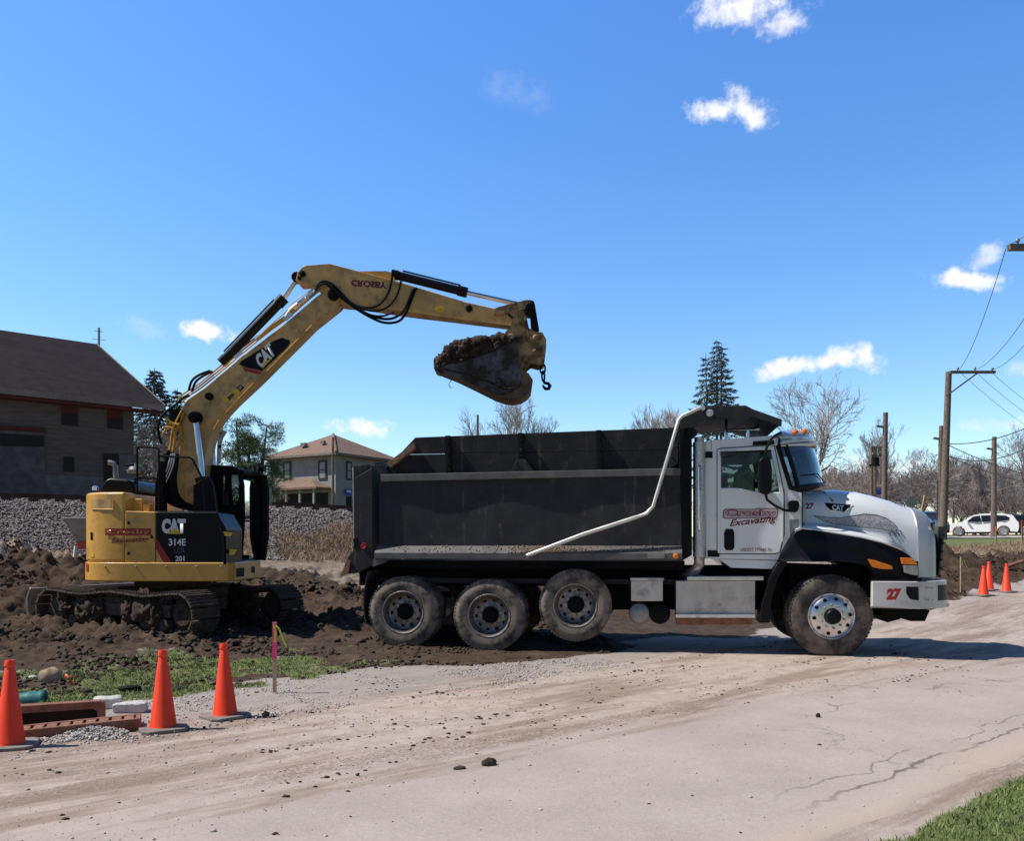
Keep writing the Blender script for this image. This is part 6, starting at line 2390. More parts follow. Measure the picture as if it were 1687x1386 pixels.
m_ = MB()
zw = 5.75
m_.xprism([(0, -.5), (19, -.5), (19, zw), (9.5, 10.0), (0, zw)], -24, 0)
m_.build('wall', M['barnwall'], barn)
m_ = MB()
lowt = bh(100, 783)[1]
m_.bx((-24, -.03, -.5), (0.02, -.004, lowt))
m_.build('lower_wall', M['barnlow'], barn)
rf_ = MB()
ez = 7.7 - BO.z
for s in (0, 1):
    y_e, y_r = (-.55, 9.5) if s == 0 else (19.55, 9.5)
    z_e, z_r = ez - .15, 12.05 - BO.z
    pr = [(y_e, z_e), (y_r, z_r), (y_r, z_r + .16), (y_e, z_e + .16)]
    rf_.xprism(pr, -25, 1.15)
rf_.build('roof', M['barnroof'], barn)
fs_ = MB()
fs_.bx((-25, -.60, ez - .22), (1.17, -.555, ez + .02))
fs_.add([(1.16, -.55, ez - .2), (1.20, -.55, ez - .2), (1.20, 9.5, 12.05 - BO.z - .05), (1.16, 9.5, 12.05 - BO.z - .05), (1.16, -.55, ez + .03), (1.20, -.55, ez + .03), (1.20, 9.5, 12.25 - BO.z), (1.16, 9.5, 12.25 - BO.z)],
        [(0, 1, 2, 3), (4, 7, 6, 5), (0, 4, 5, 1), (1, 5, 6, 2), (2, 6, 7, 3), (3, 7, 4, 0)])
fs_.build('fascia', M['trim'], barn)
so2 = MB().bx((-25, -.54, ez - .36), (1.1, -.005, ez - .24))
so2.build('soffit', M['barnred'], barn)


def bquad(name, pts, mat, parent, off, th=.03):
    mb = MB()
    pr = [bh(*q, off) for q in pts]
    mb.prism(pr, -off - th, -off)
    return mb.build(name, mat, parent)


bd_ = bquad('door', [(-40, 706), (73.5, 713), (73.5, 826), (-40, 826)], M['barndoor'], barn, .05)
bquad('door_header', [(-40, 699), (74, 706), (74, 712.5), (-40, 705.5)], M['barnred'], bd_, .06, .08)
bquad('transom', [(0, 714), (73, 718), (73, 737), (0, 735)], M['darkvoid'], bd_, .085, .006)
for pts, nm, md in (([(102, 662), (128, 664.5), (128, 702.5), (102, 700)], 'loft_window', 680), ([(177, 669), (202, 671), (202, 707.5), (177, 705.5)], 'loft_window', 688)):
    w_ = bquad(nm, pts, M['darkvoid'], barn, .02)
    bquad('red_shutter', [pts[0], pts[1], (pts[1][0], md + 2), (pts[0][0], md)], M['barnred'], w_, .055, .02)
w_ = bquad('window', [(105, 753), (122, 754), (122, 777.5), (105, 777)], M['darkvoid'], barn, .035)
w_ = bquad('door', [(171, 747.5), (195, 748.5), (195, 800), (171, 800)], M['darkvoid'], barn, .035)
w_ = bquad('lean_to_panel', [(196, 749), (228, 750), (228, 800), (196, 800)], M['barnlow'], barn, .035)
an_ = thing('antenna_mast', 'thin antenna mast rising behind the barn roof end', 'antenna', W(163, 600, 52) * 1)
an_.location.z = 2.0
m_ = MB()
zt = W(163, 540, 52).z - 2.0
m_.tube([(0, 0, -.2), (0, 0, zt)], .07, 6)
for k, l in ((.2, .5), (.7, .8), (1.3, .6)):
    m_.tube([(-l * .5, 0, zt - k), (l * .5, 0, zt - k - .05)], .02, 4)
m_.build('mast', M['lampgrey'], an_)

M['stucco'] = pmat('grey stucco', (.31, .315, .33), .9, 0, .12, .9, .1, 12, ((.38, .32, .26), .2, .6))
M['hroof'] = pmat('brown shingle roof', (.20, .128, .095), .9, 0, .15, 1.4, .3, 8, ((.16, .105, .08), .3, .7))
M['hframe'] = pmat('dark window frame', (.03, .03, .04), .6)
M['hpane'] = pmat('window blind', (.26, .30, .30), .3, 0, .1, 2)
HX = Vector((.53, .85, 0)).normalized()
HY = Vector((-HX.y, HX.x, 0))
HO = Vector(((553 - CX) * 96 / F, 96, 1.6))
house = thing('house', 'grey two-storey house with brown hip roof beyond the railway', 'house', HO, math.atan2(HX.y, HX.x))
ez = H + 148 * 96 / F - HO.z
LX, LY = 10.0, 10.4
m_ = MB().bx((0, 0, -1), (LX, LY, ez - .3))
m_.build('wall', M['stucco'], house)
m_ = MB()
e_ = .85
pk = H + (895 - 716) * 102 / F - HO.z
base_ = [(-e_, -e_), (LX + e_, -e_), (LX + e_, LY + e_), (-e_, LY + e_)]
m_.add([(x, y, ez) for x, y in base_] + [(x, y, ez - .3) for x, y in base_] + [(4.2, 4.4, pk), (5.8, 6.0, pk)],
       [(0, 1, 8), (1, 2, 9, 8), (2, 3, 9), (3, 0, 8, 9), (0, 4, 5, 1), (1, 5, 6, 2), (2, 6, 7, 3), (3, 7, 4, 0), (7, 6, 5, 4)])
hr_ = m_.build('roof', M['hroof'], house, smooth=False)
m_ = MB()
m_.tube([(-e_, -e_, ez + .02), (4.2, 4.4, pk + .02)], .16, 6)
m_.build('hip_cap', M['hroof'], hr_)
m_ = MB()
for a, b in zip(base_, base_[1:] + base_[:1]):
    m_.bar((a[0], a[1], ez - .12), (b[0], b[1], ez - .12), .12, .24)
m_.build('fascia', M['trim'], hr_)
m_ = MB()
m_.box((1.3, 3.2, ez + 1.55), (.4, .5, .35))
m_.box((1.0, 6.0, ez + 1.4), (.5, .7, .45))
m_.build('roof_vent', M['lampgrey'], hr_)


def hwin(px0, py0, px1, py1, face):
    N = HX if face == 'L' else HY
    a, b = plane_hit(px0, py0, HO, N) - HO, plane_hit(px1, py1, HO, N) - HO
    al = HY if face == 'L' else HX
    u0, u1 = sorted((a.dot(al), b.dot(al)))
    z0, z1_ = sorted((a.z, b.z))
    mb = MB()
    if face == 'L':
        mb.bx((-.09, u0, z0), (-.004, u1, z1_))
    else:
        mb.bx((u0, -.09, z0), (u1, -.004, z1_))
    fo_ = mb.build('window', M['hframe'], house)
    f = .2 * (u1 - u0)
    zm = (z0 + z1_) / 2
    for za, zb in ((z0 + .18, zm - .04), (zm + .04, z1_ - .22)):
        mb = MB()
        if face == 'L':
            mb.bx((-.10, u0 + f, za), (-.094, u1 - f, zb))
        else:
            mb.bx((u0 + f, -.10, za), (u1 - f, -.094, zb))
        mb.build('pane', M['hpane'], fo_)


hwin(467.5, 761, 480, 790.5, 'L')
hwin(525, 759, 539, 790, 'L')
hwin(570, 760, 579, 792, 'R')
hwin(618, 764, 627, 794, 'R')
# porch on the left face
pa, pb_ = plane_hit(449, 790, HO, HX) - HO, plane_hit(546, 790, HO, HX) - HO
v0_, v1_ = pb_.dot(HY), pa.dot(HY)
zt, zb_ = H + (895 - 787) * 97 / F - HO.z, H + (895 - 803) * 95 / F - HO.z
m_ = MB()
D_ = 2.6
bs_ = [(-D_, v0_ - .2), (-.003, v0_ - .2), (-.003, v1_ + .2), (-D_, v1_ + .2)]
m_.add([(x, y, zb_) for x, y in bs_] + [(x, y, zb_ - .22) for x, y in bs_] + [(-.003, v0_ + 3.2, zt), (-.003, v1_ - 3.2, zt)],
       [(0, 1, 8), (1, 2, 9, 8), (2, 3, 9), (3, 0, 8, 9), (0, 4, 5, 1), (1, 5, 6, 2), (2, 6, 7, 3), (3, 7, 4, 0), (7, 6, 5, 4)])
pr_ = m_.build('porch_roof', M['hroof'], house, smooth=False)
for k in range(5):
    y = v0_ + (v1_ - v0_) * (k + .15) / 4.4
    m_ = MB().bx((-D_ + .2, y, -1), (-D_ + .4, y + .22, zb_ - .225))
    m_.build('porch_post', M['stucco'], pr_)
m_ = MB().bx((-.05, v0_ + .5, -1), (-.005, v1_ - .5, zb_ - .5))  # dark sheet across the wall, standing in for shade under the porch roof
m_.build('porch_shade', M['darkvoid'], house)
m_ = MB().tube([(-.1, LY - .1, ez - .4), (-.1, LY - .1, -.5)], .08, 6)
m_.build('downpipe', M['hframe'], house)
sg = plane_hit(574, 811, HO - HY * .25, HY)
sgo = thing('wall_sign', 'blue and white sign on the house wall beside the truck tailgate', 'sign', sg, math.atan2(HX.y, HX.x))
m_ = MB().box((0, 0, 0), (1.1, .06, .72))
sgp = m_.build('panel', M['bluesign'], sgo)
m_ = MB().box((.05, -.034, .08), (.7, .006, .24))
m_.build('white_band', M['decalwhite'], sgp)
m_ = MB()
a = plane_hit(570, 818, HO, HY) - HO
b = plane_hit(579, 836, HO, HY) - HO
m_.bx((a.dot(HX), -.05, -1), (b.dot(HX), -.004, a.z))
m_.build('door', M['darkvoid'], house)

# ------------------------------------------------------------------ trees


def skeleton(seed, h, trunk_r, levels=6, spread=.55, fork=.3, up=.25, nchild=(2, 3), droop=0.0):
    rg = random.Random(seed)
    segs = []

    def grow(p, d, l, r, lv):
        n = 3 if lv < 3 else 2
        for i in range(n):
            d = (d + Vector((rg.gauss(0, .11), rg.gauss(0, .11), rg.gauss(0, .06) + up * .12 - droop * lv * .02))).normalized()
            q = p + d * l / n
            r2 = r * (.90 if lv else .93)
            segs.append((p, q, r, r2, lv))
            p, r = q, r2
            if lv >= 1 and lv < levels and rg.random() < .6:
                side(p, d, l * rg.uniform(.5, .75), r * .6, lv + 1)
        if lv < levels:
            for _ in range(rg.choice(nchild) + (1 if lv == 0 else 0)):
                side(p, d, l * rg.uniform(.62, .86), r * rg.uniform(.6, .78), lv + 1)

    def side(p, d, l, r, lv):
        ax = d.orthogonal().normalized()
        ax = Matrix.Rotation(rg.uniform(0, 2 * math.pi), 3, d) @ ax
        dd = (d + ax * spread * rg.uniform(.6, 1.3) + Vector((0, 0, up * .3))).normalized()
        grow(p, dd, l, max(r, .008), lv)
    grow(Vector((0, 0, -.2)), Vector((rg.gauss(0, .03), rg.gauss(0, .03), 1)).normalized(), h * fork, trunk_r, 0)
    return segs


def seg_mesh(segs, nside):
    V, Fc = [], []
    for p, q, r0, r1, lv in segs:
        d = (q - p).normalized()
        u = d.orthogonal().normalized()
        w = d.cross(u)
        b = len(V)
        for pt, r in ((p, r0), (q, r1)):
            for k in range(nside):
                a = 2 * math.pi * k / nside
                V.append(pt + (u * math.cos(a) + w * math.sin(a)) * r)
        for k in range(nside):
            Fc.append((b + k, b + (k + 1) % nside, b + nside + (k + 1) % nside, b + nside + k))
    mb = MB()
    mb.add(V, Fc)
    return mb


def bare_tree(seed, h, tr, label, levels=6, spread=.55, fork=.3, up=.25, nchild=(2, 3), twig='twig', minr=.013, droop=0.0, cat='tree', name='bare_tree'):
    segs = skeleton(seed, h, tr, levels, spread, fork, up, nchild, droop)
    top = max(s[1].z for s in segs)
    k = h / top
    segs = [(p * k, q * k, max(r0, minr), max(r1, minr), lv) for p, q, r0, r1, lv in segs]
    o = thing(name, label, cat, group='bare trees behind the truck')
    seg_mesh([s for s in segs if s[4] <= 2], 6).build('trunk', M['bark'], o, recalc=False)
    seg_mesh([s for s in segs if s[4] > 2], 3).build('crown', M[twig], o, smooth=False, recalc=False)
    return o


protos = [bare_tree(11, 12, .26, 'x', 6, .60, .22, .20, (2, 3), 'twig', .010),
          bare_tree(23, 12, .20, 'x', 7, .42, .26, .42, (2, 2), 'twig', .009),
          bare_tree(37, 9, .18, 'x', 6, .70, .20, .25, (2, 3), 'twigwarm', .010),
          bare_tree(53, 12, .18, 'x', 6, .38, .34, .5),
          bare_tree(71, 8, .12, 'x', 6, .75, .12, .15, (2, 3), 'twigwarm', .012)]
PH0 = [12, 12, 9, 12, 8]
TREES = [  # proto, px, top y, distance, widen, label
    (0, 1322, 607, 62, .95, 'tallest spreading bare tree right behind the truck cab'),
    (1, 1436, 683, 72, 1.0, 'upright bare tree behind the transformer posts'),
    (2, 1512, 737, 82, 1.05, 'round dense reddish bare tree left of the tall pole with crossarm'),
    (3, 1572, 748, 88, .9, 'slender bare tree directly right of the tall pole with crossarm'),
    (1, 1607, 752, 92, .9, 'forked bare tree above the white car bonnet'),
    (3, 1660, 770, 80, .9, 'thin bare tree behind the white car tail'),
    (0, 1712, 690, 58, 1.0, 'bare tree cut off by the right photo edge'),
    (2, 1392, 752, 74, 1.1, 'reddish bare tree just beyond the truck hood'),
    (4, 1360, 768, 70, 1.2, 'low bushy bare tree beside the windshield'),
    (0, 836, 634, 70, .8, 'pale bare tree below the raised bucket'),
    (1, 900, 655, 76, .95, 'broad bare tree right of the raised bucket'),
    (3, 1092, 655, 84, .8, 'thin bare tree above the truck bed near the tarp arm'),
    (1, 1072, 690, 90, .8, 'faint low bare tree above the truck bed left of the tarp arm'),
    (4, 404, 752, 108, .8, 'grey bare bush at the left house corner'),
    (4, 384, 760, 74, 1.0, 'grey bare bush below the green pine'),
    (2, 243, 690, 52, .9, 'brownish bare tree beside the barn corner'),
    (3, 1640, 745, 86, 1.0, 'bare tree behind the pole over the white car'),
    (2, 1470, 752, 84, 1.0, 'reddish bare tree behind the lamp pole over the hood'),
    (1, 1545, 765, 95, 1.0, 'distant bare tree between the two close poles'),
    (4, 1590, 805, 90, 1.1, 'low bare bush left of the white car'),
    (4, 1440, 790, 80, 1.3, 'low bare bush behind the hood crest'),
]
used = set()
for pi_, px, ty, Y, wd, lab in TREES:
    o = protos[pi_] if pi_ not in used else copy_tree(protos[pi_])
    used.add(pi_)
    x = (px - CX) * Y / F
    zg_ = h1(x, Y)
    hh = H - (ty - CY) * Y / F - zg_
    s = hh / PH0[pi_]
    o.location = (x, Y, zg_)
    o.scale = (s * wd, s * wd, s)
    o.rotation_euler = (0, 0, random.uniform(0, 6.28))
    o['label'] = lab

# the distant wood that closes the view on the right, and behind the truck
def mesh_arrays(o):
    me = o.data
    v = np.empty(len(me.vertices) * 3, np.float32)
    me.vertices.foreach_get('co', v)
    l = np.empty(len(me.loops), np.int32)
    me.loops.foreach_get('vertex_index', l)
    return v.reshape(-1, 3), l.reshape(-1, 4)


srcs = []
for pr_ in (protos[1], protos[2], protos[3], protos[4]):
    ch_ = {c.name.split('.')[0]: c for c in pr_.children}
    va, la = mesh_arrays(ch_['crown'])
    vb2, lb = mesh_arrays(ch_['trunk'])
    srcs.append((np.concatenate([va, vb2]), np.concatenate([la, lb + len(va)])))
AV, AL, nv = [], [], 0
for i in range(46):
    if i < 36:
        px = RNG.uniform(1300, 1760)
    else:
        px = RNG.uniform(240, 1250)
    Y = RNG.uniform(105, 165)
    v, l = srcs[RNG.integers(0, 4)]
    x = (px - CX) * Y / F
    top = RNG.uniform(760, 818) if i < 36 else RNG.uniform(770, 830)
    hh = H - (top - CY) * Y / F - h1(x, Y)
    s = hh / v[:, 2].max()
    a = RNG.uniform(0, 6.28)
    c, sn = math.cos(a), math.sin(a)
    w = RNG.uniform(1.0, 1.4)
    vv_ = np.stack([(v[:, 0] * c - v[:, 1] * sn) * s * w + x, (v[:, 0] * sn + v[:, 1] * c) * s * w + Y, v[:, 2] * s + h1(x, Y)], -1)
    AV.append(vv_)
    AL.append(l + nv)
    nv += len(v)
AV, AL = np.concatenate(AV), np.concatenate(AL)
me = bpy.data.meshes.new('far_wood')
me.vertices.add(len(AV))
me.vertices.foreach_set('co', AV.astype(np.float32).ravel())
me.loops.add(AL.size)
me.loops.foreach_set('vertex_index', AL.ravel().astype(np.int32))
me.polygons.add(len(AL))
me.polygons.foreach_set('loop_start', np.arange(0, AL.size, 4, dtype=np.int32))
me.update(calc_edges=True)
fw_ = link_mesh('far_wood', me, M['twigwarm'])
tag(fw_, 'distant leafless brown wood closing the view', 'wood', kind='stuff')


def needle_cards(pts, dirs, ln, wd, rg):
    """elongated needle sprays: one thin quad each"""
    V, Fc = [], []
    for p, d in zip(pts, dirs):
        d = (d + Vector((rg.gauss(0, .35), rg.gauss(0, .35), rg.gauss(0, .3)))).normalized()
        u = d.cross(Vector((rg.gauss(0, 1), rg.gauss(0, 1), rg.gauss(0, 1))))
        if u.length < 1e-3: continue
        u = u.normalized() * wd * rg.uniform(.6, 1.4)
        l = ln * rg.uniform(.6, 1.3)
        b = len(V)
        V += [p - u, p + u, p + d * l + u * .35, p + d * l - u * .35]
        Fc.append((b, b + 1, b + 2, b + 3))
    return V, Fc


def spruce(name, label, px, ty, Y, rad, tops, seed, mat, gap=.5, dens=1.0):
    rg = random.Random(seed)
    x = (px - CX) * Y / F
    zg_ = h1(x, Y)
    hh = H - (ty - CY) * Y / F - zg_
    o = thing(name, label, 'conifer', (x, Y, zg_))
    tk_, cr = MB(), MB()
    for (dx, top, base, rscale) in tops:
        ht = hh * top
        tk_.tube([(dx * .3, 0, -.2), (dx * .8, 0, ht * .5), (dx, 0, ht)], [.20, .12, .02], 7)
        z = hh * base
        while z < ht - .1:
            k = (ht - z) / (ht - hh * base)
            R_ = rad * rscale * (k ** .85) + .12
            n = max(4, int(7 * k + 4))
            a0 = rg.uniform(0, 6.28)
            for i in range(n):
                a = a0 + 6.28 * i / n + rg.gauss(0, .15)
                Rr = R_ * rg.uniform(.7, 1.12)
                P0 = Vector((dx, 0, z))
                dv = Vector((math.cos(a), math.sin(a), 0))
                pts, ds = [], []
                prev = P0
                bp_ = [P0]
                for s_ in range(1, 6):
                    f = s_ / 5
                    q = P0 + dv * Rr * f + Vector((0, 0, -Rr * .36 * f + Rr * .22 * f * f * f + rg.gauss(0, .02)))
                    bp_.append(q)
                tk_.tube(bp_, [.03, .025, .02, .016, .012, .008], 3, 0, False)
                ncard = int((10 + 26 * Rr) * dens)
                for _ in range(ncard):
                    f = rg.uniform(.12, 1) ** .8
                    i0 = min(4, int(f * 5))
                    p = bp_[i0] + (bp_[i0 + 1] - bp_[i0]) * (f * 5 - i0)
                    sd = Vector((-dv.y, dv.x, 0)) * rg.choice((-1, 1))
                    w = .38 * Rr * (1.05 - f)
                    p2 = p + sd * rg.random() * w + Vector((0, 0, -rg.random() * .10))
                    pts.append(p2)
                    ds.append(dv * .8 + sd * .5 + Vector((0, 0, -.35)))
                cr.add(*needle_cards(pts, ds, .26, .035, rg))
            z += gap * (.5 + .5 * k)
    tk_.build('trunk', M['bark'], o, recalc=False)
    cr.build('crown', M[mat], o, smooth=False, recalc=False)
    return o


spruce('spruce_tree', 'tall dark spruce with three spires above the truck cab', 1181, 560, 72, 3.1, [(0, 1.0, .30, 1.0), (-.95, .93, .55, .55), (.42, .985, .6, .5)], 4, 'needle', .72, .8)
spruce('spruce_tree', 'dark conifer rising behind the barn roof edge', 255, 606, 60, 3.7, [(0, 1.0, .2, 1.0)], 9, 'needle', .42, 1.5)
spruce('spruce_tree', 'dark conifer half hidden behind boom hoses beside the barn', 292, 640, 58, 1.6, [(0, 1.0, .25, 1.0)], 12, 'needle', .55, 1.2)


def pine(label, px, ty, Y, seed):
    rg = random.Random(seed)
    x = (px - CX) * Y / F
    zg_ = h1(x, Y)
    k = Y / F
    o = thing('pine_tree', label, 'conifer', (x, Y, zg_))
    tk_, cr = MB(), MB()
    zt_ = H - (ty - CY) * k - zg_
    for dx, lean, top in ((-20 * k, -.2, 1.0), (14 * k, .5, .97), (-6 * k, .1, .85)):
        trunk = [Vector((dx * .6, 0, -.2)), Vector((dx, .2, zt_ * .5)), Vector((dx + lean, 0, zt_ * top * .97))]
        tk_.tube(trunk, [.2, .15, .04], 7)
        for _ in range(26):
            f = rg.uniform(.32, 1)
            p0 = trunk[1] + (trunk[2] - trunk[1]) * max(0, (f - .5) * 2) if f > .5 else trunk[0] + (trunk[1] - trunk[0]) * f * 2
            a = rg.uniform(0, 6.28)
            l = rg.uniform(.5, 2.0) * (1.25 - .75 * f)
            q = p0 + Vector((math.cos(a) * l, math.sin(a) * l, rg.uniform(.0, .6) * l))
            tk_.tube([p0, (p0 + q) / 2 + Vector((0, 0, -.05)), q], [.04, .03, .015], 4, 0, False)
            for _c in range(rg.choice((2, 3))):
                c = q + Vector((rg.gauss(0, .34), rg.gauss(0, .34), rg.gauss(0, .18)))
                pts, ds = [], []
                for _n in range(110):
                    dd = Vector((rg.gauss(0, 1), rg.gauss(0, 1), rg.gauss(.25, .7))).normalized()
                    rr_ = rg.random() ** .5
                    pts.append(c + Vector((dd.x * .42 * rr_, dd.y * .42 * rr_, dd.z * .24 * rr_)))
                    ds.append(dd)
                cr.add(*needle_cards(pts, ds, .22, .016, rg))
    tk_.build('trunk', M['bark'], o, recalc=False)
    cr.build('crown', M['pineneedle'], o, smooth=False, recalc=False)
    return o


pine('open green pine with two trunks between excavator and house', 414, 688, 58, 6)

# ------------------------------------------------------------------ poles, wires, signs


def pole(label, px, ty, Y, r, arms=(), lamp=None, brace=False, lean=0.0, name='utility_pole', cat='utility pole'):
    x = (px - CX) * Y / F
    zg_ = h1(x, Y)
    hh = H - (ty - CY) * Y / F - zg_
    o = thing(name, label, cat, (x, Y, zg_))
    k = Y / F
    MB().tube([(0, 0, -.3), (lean * k * .5, 0, hh * .5), (lean * k, 0, hh)], [r * 1.15, r, r * .85], 12).build('pole', M['pole'], o)
    for (x0, x1, yy, th) in arms:
        a, b = W(x0, yy, Y) - o.location, W(x1, yy, Y) - o.location
        m_ = MB().bar((a.x, -r * 1.1, a.z), (b.x, -r * 1.1, b.z), th, th)
        ar = m_.build('crossarm', M['pole'], o)
        for f in (.17, .55, .94):
            m_ = MB().lathe((a.x + (b.x - a.x) * f, -r * 1.1, a.z + th * .5), (0, 0, 1), [(0, .03), (.06, .03), (.08, .06), (.14, .06), (.18, .03)], 10)
            m_.build('insulator', M['lampgrey'], ar)
        if brace:
            c = W(x0 + (x1 - x0) * .6, yy + 2, Y) - o.location
            m_ = MB().bar((r * .5, -r * 1.15, c.z - 1.0 * (x1 - x0) * .5 * k), (c.x, -r * 1.15, c.z), .06, .06)
            m_.build('brace', M['pole'], o)
    if lamp:
        a, b = W(lamp[0], lamp[1], Y) - o.location, W(lamp[2], lamp[1] + 2, Y) - o.location
        m_ = MB().bar((a.x, 0, a.z), (b.x, 0, b.z), .14, .12)
        m_.build('lamp', M['lampgrey'], o)
    return o


POLEA = pole('tall leaning utility pole with one long crossarm and brace', 1553, 613, 42, .17, [(1562, 1636, 614.5, .13)], None, True, 10)
pole('shorter lamp pole directly left of the tall crossarm pole', 1547, 702, 50, .16, (), (1538, 722, 1549), False, 4)
pole('lamp pole rising behind the truck hood', 1456, 680, 50, .16, (), (1444, 702, 1456), False, 3)
pole('lamp pole standing behind the white car', 1637, 720, 55, .17, (), (1626, 739, 1637), False, 1)
pole('near utility pole outside the frame whose crossarm shows at right', 1742, 395, 25, .16, [(1656, 1742, 411, .17)])
pole('thin wooden pole in front of the house corner', 548.5, 721, 46, .07)
pole('thin pole above the truck bed left of the bucket tree', 787, 684, 60, .10)
tf = pole('twin post transformer stand seen over the hood', 1436, 738, 60, .13, [(1433, 1452, 738, .1), (1434, 1450, 752, .1)], None, False, 0, 'transformer_stand', 'transformer')
kk = 60 / F
m_ = MB()
m_.tube([(9 * kk, .3, -.3), (8 * kk, .3, W(0, 738, 60).z - tf.location.z)], .12, 8)
for dx in (3, 6, 11, 14):
    m_.tube([(dx * kk, -.15, W(0, 738, 60).z - tf.location.z), (dx * kk, -.15, W(0, 752, 60).z - tf.location.z)], .05, 5)
m_.build('post', M['pole'], tf)
m_ = MB().lathe((4 * kk, -.2, W(0, 768, 60).z - tf.location.z), (0, 0, 1), [(0, .2), (.02, .26), (.56, .26), (.6, .2)], 14)
m_.bar((-4 * kk, 0, W(0, 767, 60).z - tf.location.z), (13 * kk, 0, W(0, 767, 60).z - tf.location.z), .2, .12)
m_.build('transformer', M['blackmat'], tf)


def wire(label, a, Ya, b, Yb, sag, r=.011):
    A, B2 = W(*a, Ya), W(*b, Yb)
    pts = []
    for i in range(25):
        u = i / 24
        p = A + (B2 - A) * u
        p.z -= sag * 4 * u * (1 - u)
        pts.append(p)
    o = MB().tube(pts, r, 5).build('power_line', M['wire'])
    tag(o, label, 'power line', 'overhead lines between the utility poles')


wire('slack overhead line from near crossarm tip to the left insulator', (1657, 410), 25, (1580, 610), 42, .45)
wire('overhead line rising right from the middle insulator of the crossarm', (1606, 610), 42, (1716, 480), 25, .4)
wire('overhead line rising right from the end insulator of the crossarm', (1632, 610), 42, (1738, 500), 25, .4)
wire('overhead line falling right from the left crossarm insulator', (1580, 612), 42, (1760, 735), 80, .6)
wire('overhead line falling right from the middle crossarm insulator', (1606, 612), 42, (1760, 712), 80, .6)
wire('overhead line falling right from the crossarm end', (1632, 612), 42, (1760, 690), 80, .6)
wire('thick upper cable curving up right from the tall pole', (1557, 731), 42, (1760, 668), 36, .5, .022)
wire('thick lower cable curving up right from the tall pole', (1556, 749), 42, (1760, 690), 36, .9, .022)
wire('thick upper cable falling right from the tall pole', (1557, 731), 42, (1760, 790), 70, .5, .022)
wire('thick lower cable falling right from the tall pole', (1556, 749), 42, (1760, 800), 70, .5, .022)
wire('faint line reaching from the near crossarm to the photo edge', (1657, 405), 25, (1760, 330), 14, .1, .008)

# back of an octagonal road sign
ps = W(1502, 827, 48)
so_ = thing('road_sign', 'grey back of an octagonal road sign beyond the hood', 'road sign', (ps.x, ps.y, h1(ps.x, ps.y)))
zz = ps.z - so_.location.z
MB().tube([(0, .03, -.2), (0, .03, zz + .62)], .035, 8).build('post', M['signgrey'], so_)
MB().prism([(.32 * math.cos(math.pi / 8 + k * math.pi / 4), zz + .32 * math.sin(math.pi / 8 + k * math.pi / 4)) for k in range(8)], 0, -.012).build('plate', M['signgrey'], so_)
pg_ = W(1518, 842, 44)
gz = h1(pg_.x, pg_.y)
gm = thing('guy_wire_guard', 'slanted pale yellow guy wire guard beyond the hood', 'guy guard', (pg_.x, pg_.y, gz))
MB().tube([(-.35, 0, -.1), W(1518, 842, 44) - gm.location, W(1523, 817, 44) - gm.location], .035, 8).build('guard', pmat('pale yellow guard', (.62, .45, .16), .6), gm)
pb2 = W(1445, 811, 62)
bsg = thing('notice_board', 'blue framed board on two posts seen over the hood', 'notice board', (pb2.x, pb2.y, h1(pb2.x, pb2.y)))
zz = pb2.z - bsg.location.z
for dx in (-.48, .48):
    MB().tube([(dx, 0, -.2), (dx, 0, zz + .25)], .05, 8).build('post', M['bluesign'], bsg)
MB().box((0, 0, zz), (.84, .06, .36)).build('board', M['bluesign'], bsg)
MB().box((0, 0, zz + .25), (1.0, .1, .08)).build('top_rail', M['bluesign'], bsg)


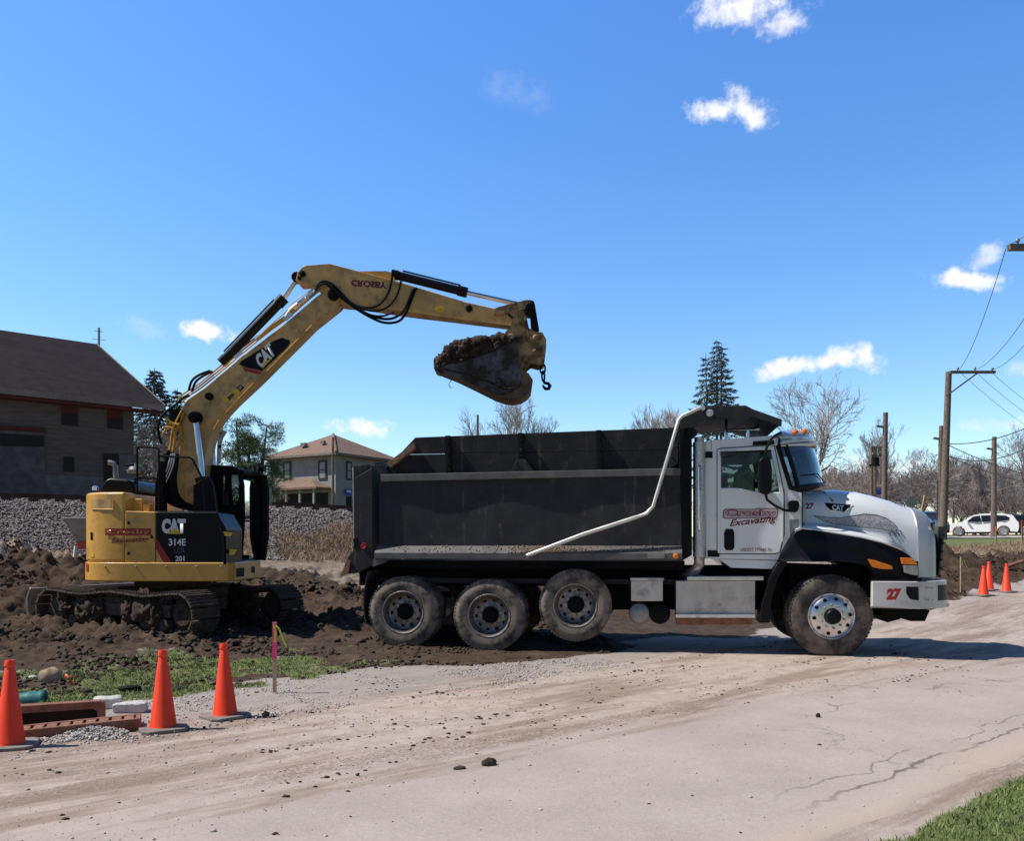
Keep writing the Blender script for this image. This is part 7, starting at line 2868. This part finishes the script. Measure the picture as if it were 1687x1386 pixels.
# ------------------------------------------------------------------ parked cars
def suv(name, label, px, Y, heading, paint, length=5.0):
    """nose towards local -x"""
    x = (px - CX) * Y / F
    d = Vector((math.cos(heading), math.sin(heading)))
    za, zb = h1(x - d.x * 1.5, Y - d.y * 1.5) + .05, h1(x + d.x * 1.5, Y + d.y * 1.5) + .05
    o = thing(name, label, 'car', (x, Y, (za + zb) / 2), heading)
    o.rotation_euler = (0, -math.atan2(zb - za, 3.0), heading)

    def arch(c):
        return [(c + .43 * math.cos(a), .36 + .43 * math.sin(a)) for a in np.linspace(0, math.pi, 9)]
    body = [(.06, .34), (.0, .52), (.03, .80), (.14, .93), (.5, 1.02), (1.22, 1.12), (1.72, 1.50), (2.0, 1.64), (2.5, 1.72), (3.2, 1.74), (4.0, 1.70), (4.5, 1.62), (4.62, 1.55), (4.86, 1.15), (4.98, 1.02), (5.0, .70), (4.95, .40)]
    low = [(4.9, .30)] + [(a, b) for a, b in arch(4.0) if b > .30] + [(3.5, .26), (1.5, .26)] + [(a, b) for a, b in arch(.98) if b > .30] + [(.3, .30)]
    ol = body + low

    def yy(z):
        return .95 if z < 1.05 else .95 - (z - 1.05) * .33
    mb = MB()
    n = len(ol)
    vs = [(a - 2.5, -yy(b), b) for a, b in ol] + [(a - 2.5, yy(b), b) for a, b in ol]
    fs = [tuple(range(n)), tuple(range(2 * n - 1, n - 1, -1))] + [(i, i + n, (i + 1) % n + n, (i + 1) % n) for i in range(n)]
    mb.add(vs, fs)
    b_ = mb.build('body', M[paint], o, bevel=.035, seg=3, angle=35)
    wm = MB()
    for pts in ([(1.50, 1.12), (1.95, 1.52), (2.42, 1.60), (2.48, 1.10)], [(2.54, 1.10), (2.48, 1.60), (3.36, 1.61), (3.42, 1.12)], [(3.50, 1.13), (3.44, 1.61), (4.12, 1.56), (4.40, 1.40), (4.38, 1.22)]):
        for s in (-1, 1):
            wm.add([(a - 2.5, s * (yy(b) + .004), b) for a, b in pts], [tuple(range(len(pts)))])
    wm.add([(1.31 - 2.5, -.80, 1.17), (1.31 - 2.5, .80, 1.17), (1.86 - 2.5, .68, 1.60), (1.86 - 2.5, -.68, 1.60)], [(0, 1, 2, 3)])
    wm.add([(4.66 - 2.5, -.66, 1.53), (4.66 - 2.5, .66, 1.53), (4.89 - 2.5, .72, 1.16), (4.89 - 2.5, -.72, 1.16)], [(0, 1, 2, 3)])
    wm.build('window', M['darkglass'], b_, smooth=False)
    tlm = MB()
    for s in (-1, 1):
        tlm.box((4.86 - 2.5, s * .80, 1.06), (.22, .24, .16))
    tlm.build('tail_light', M['redlens'], b_, bevel=.02)
    hl = MB()
    for s in (-1, 1):
        hl.box((.12 - 2.5, s * .72, .86), (.20, .34, .14))
    hl.build('headlight', M['lens'], b_, bevel=.02)
    sk2 = MB()
    sk2.bx((-1.1, -.955, .22), (1.1, .955, .34))
    sk2.bx((4.62 - 2.5, -.93, .30), (5.03 - 2.5, .93, .52))
    sk2.bx((-2.53, -.9, .30), (-2.2, .9, .46))
    sk2.build('lower_trim', M['blackmat'], b_, bevel=.02)
    mm = MB()
    for s in (-1, 1):
        mm.box((1.55 - 2.5, s * 1.04, 1.14), (.12, .2, .14))
    mm.build('side_mirror', M[paint], b_, bevel=.02)
    for cx2 in (.98, 4.0):
        for s in (-1, 1):
            tm = MB().lathe((cx2 - 2.5, s * .94, .36), (0, -s, 0), [(0, .22), (.0, .33), (.02, .36), (.22, .36), (.24, .22)], 24)
            ty_ = tm.build('wheel', M['rubber'], o)
            rm = MB().lathe((cx2 - 2.5, s * .945, .36), (0, s, 0), [(0, .24), (.006, .235), (-.03, .20), (-.02, .06), (.01, .05)], 20)
            rm.build('rim', M['alum'], ty_)
    return o


suv('parked_car', 'white estate SUV parked on the street at right', 1617, 66, R(-30), 'suvwhite')
suv('parked_car', 'dark car parked behind the white SUV tail', 1655, 72, R(-25), 'suvdark')
suv('parked_car', 'dark blue car mostly hidden behind the truck grille', 1524, 56, R(75), 'suvdark')
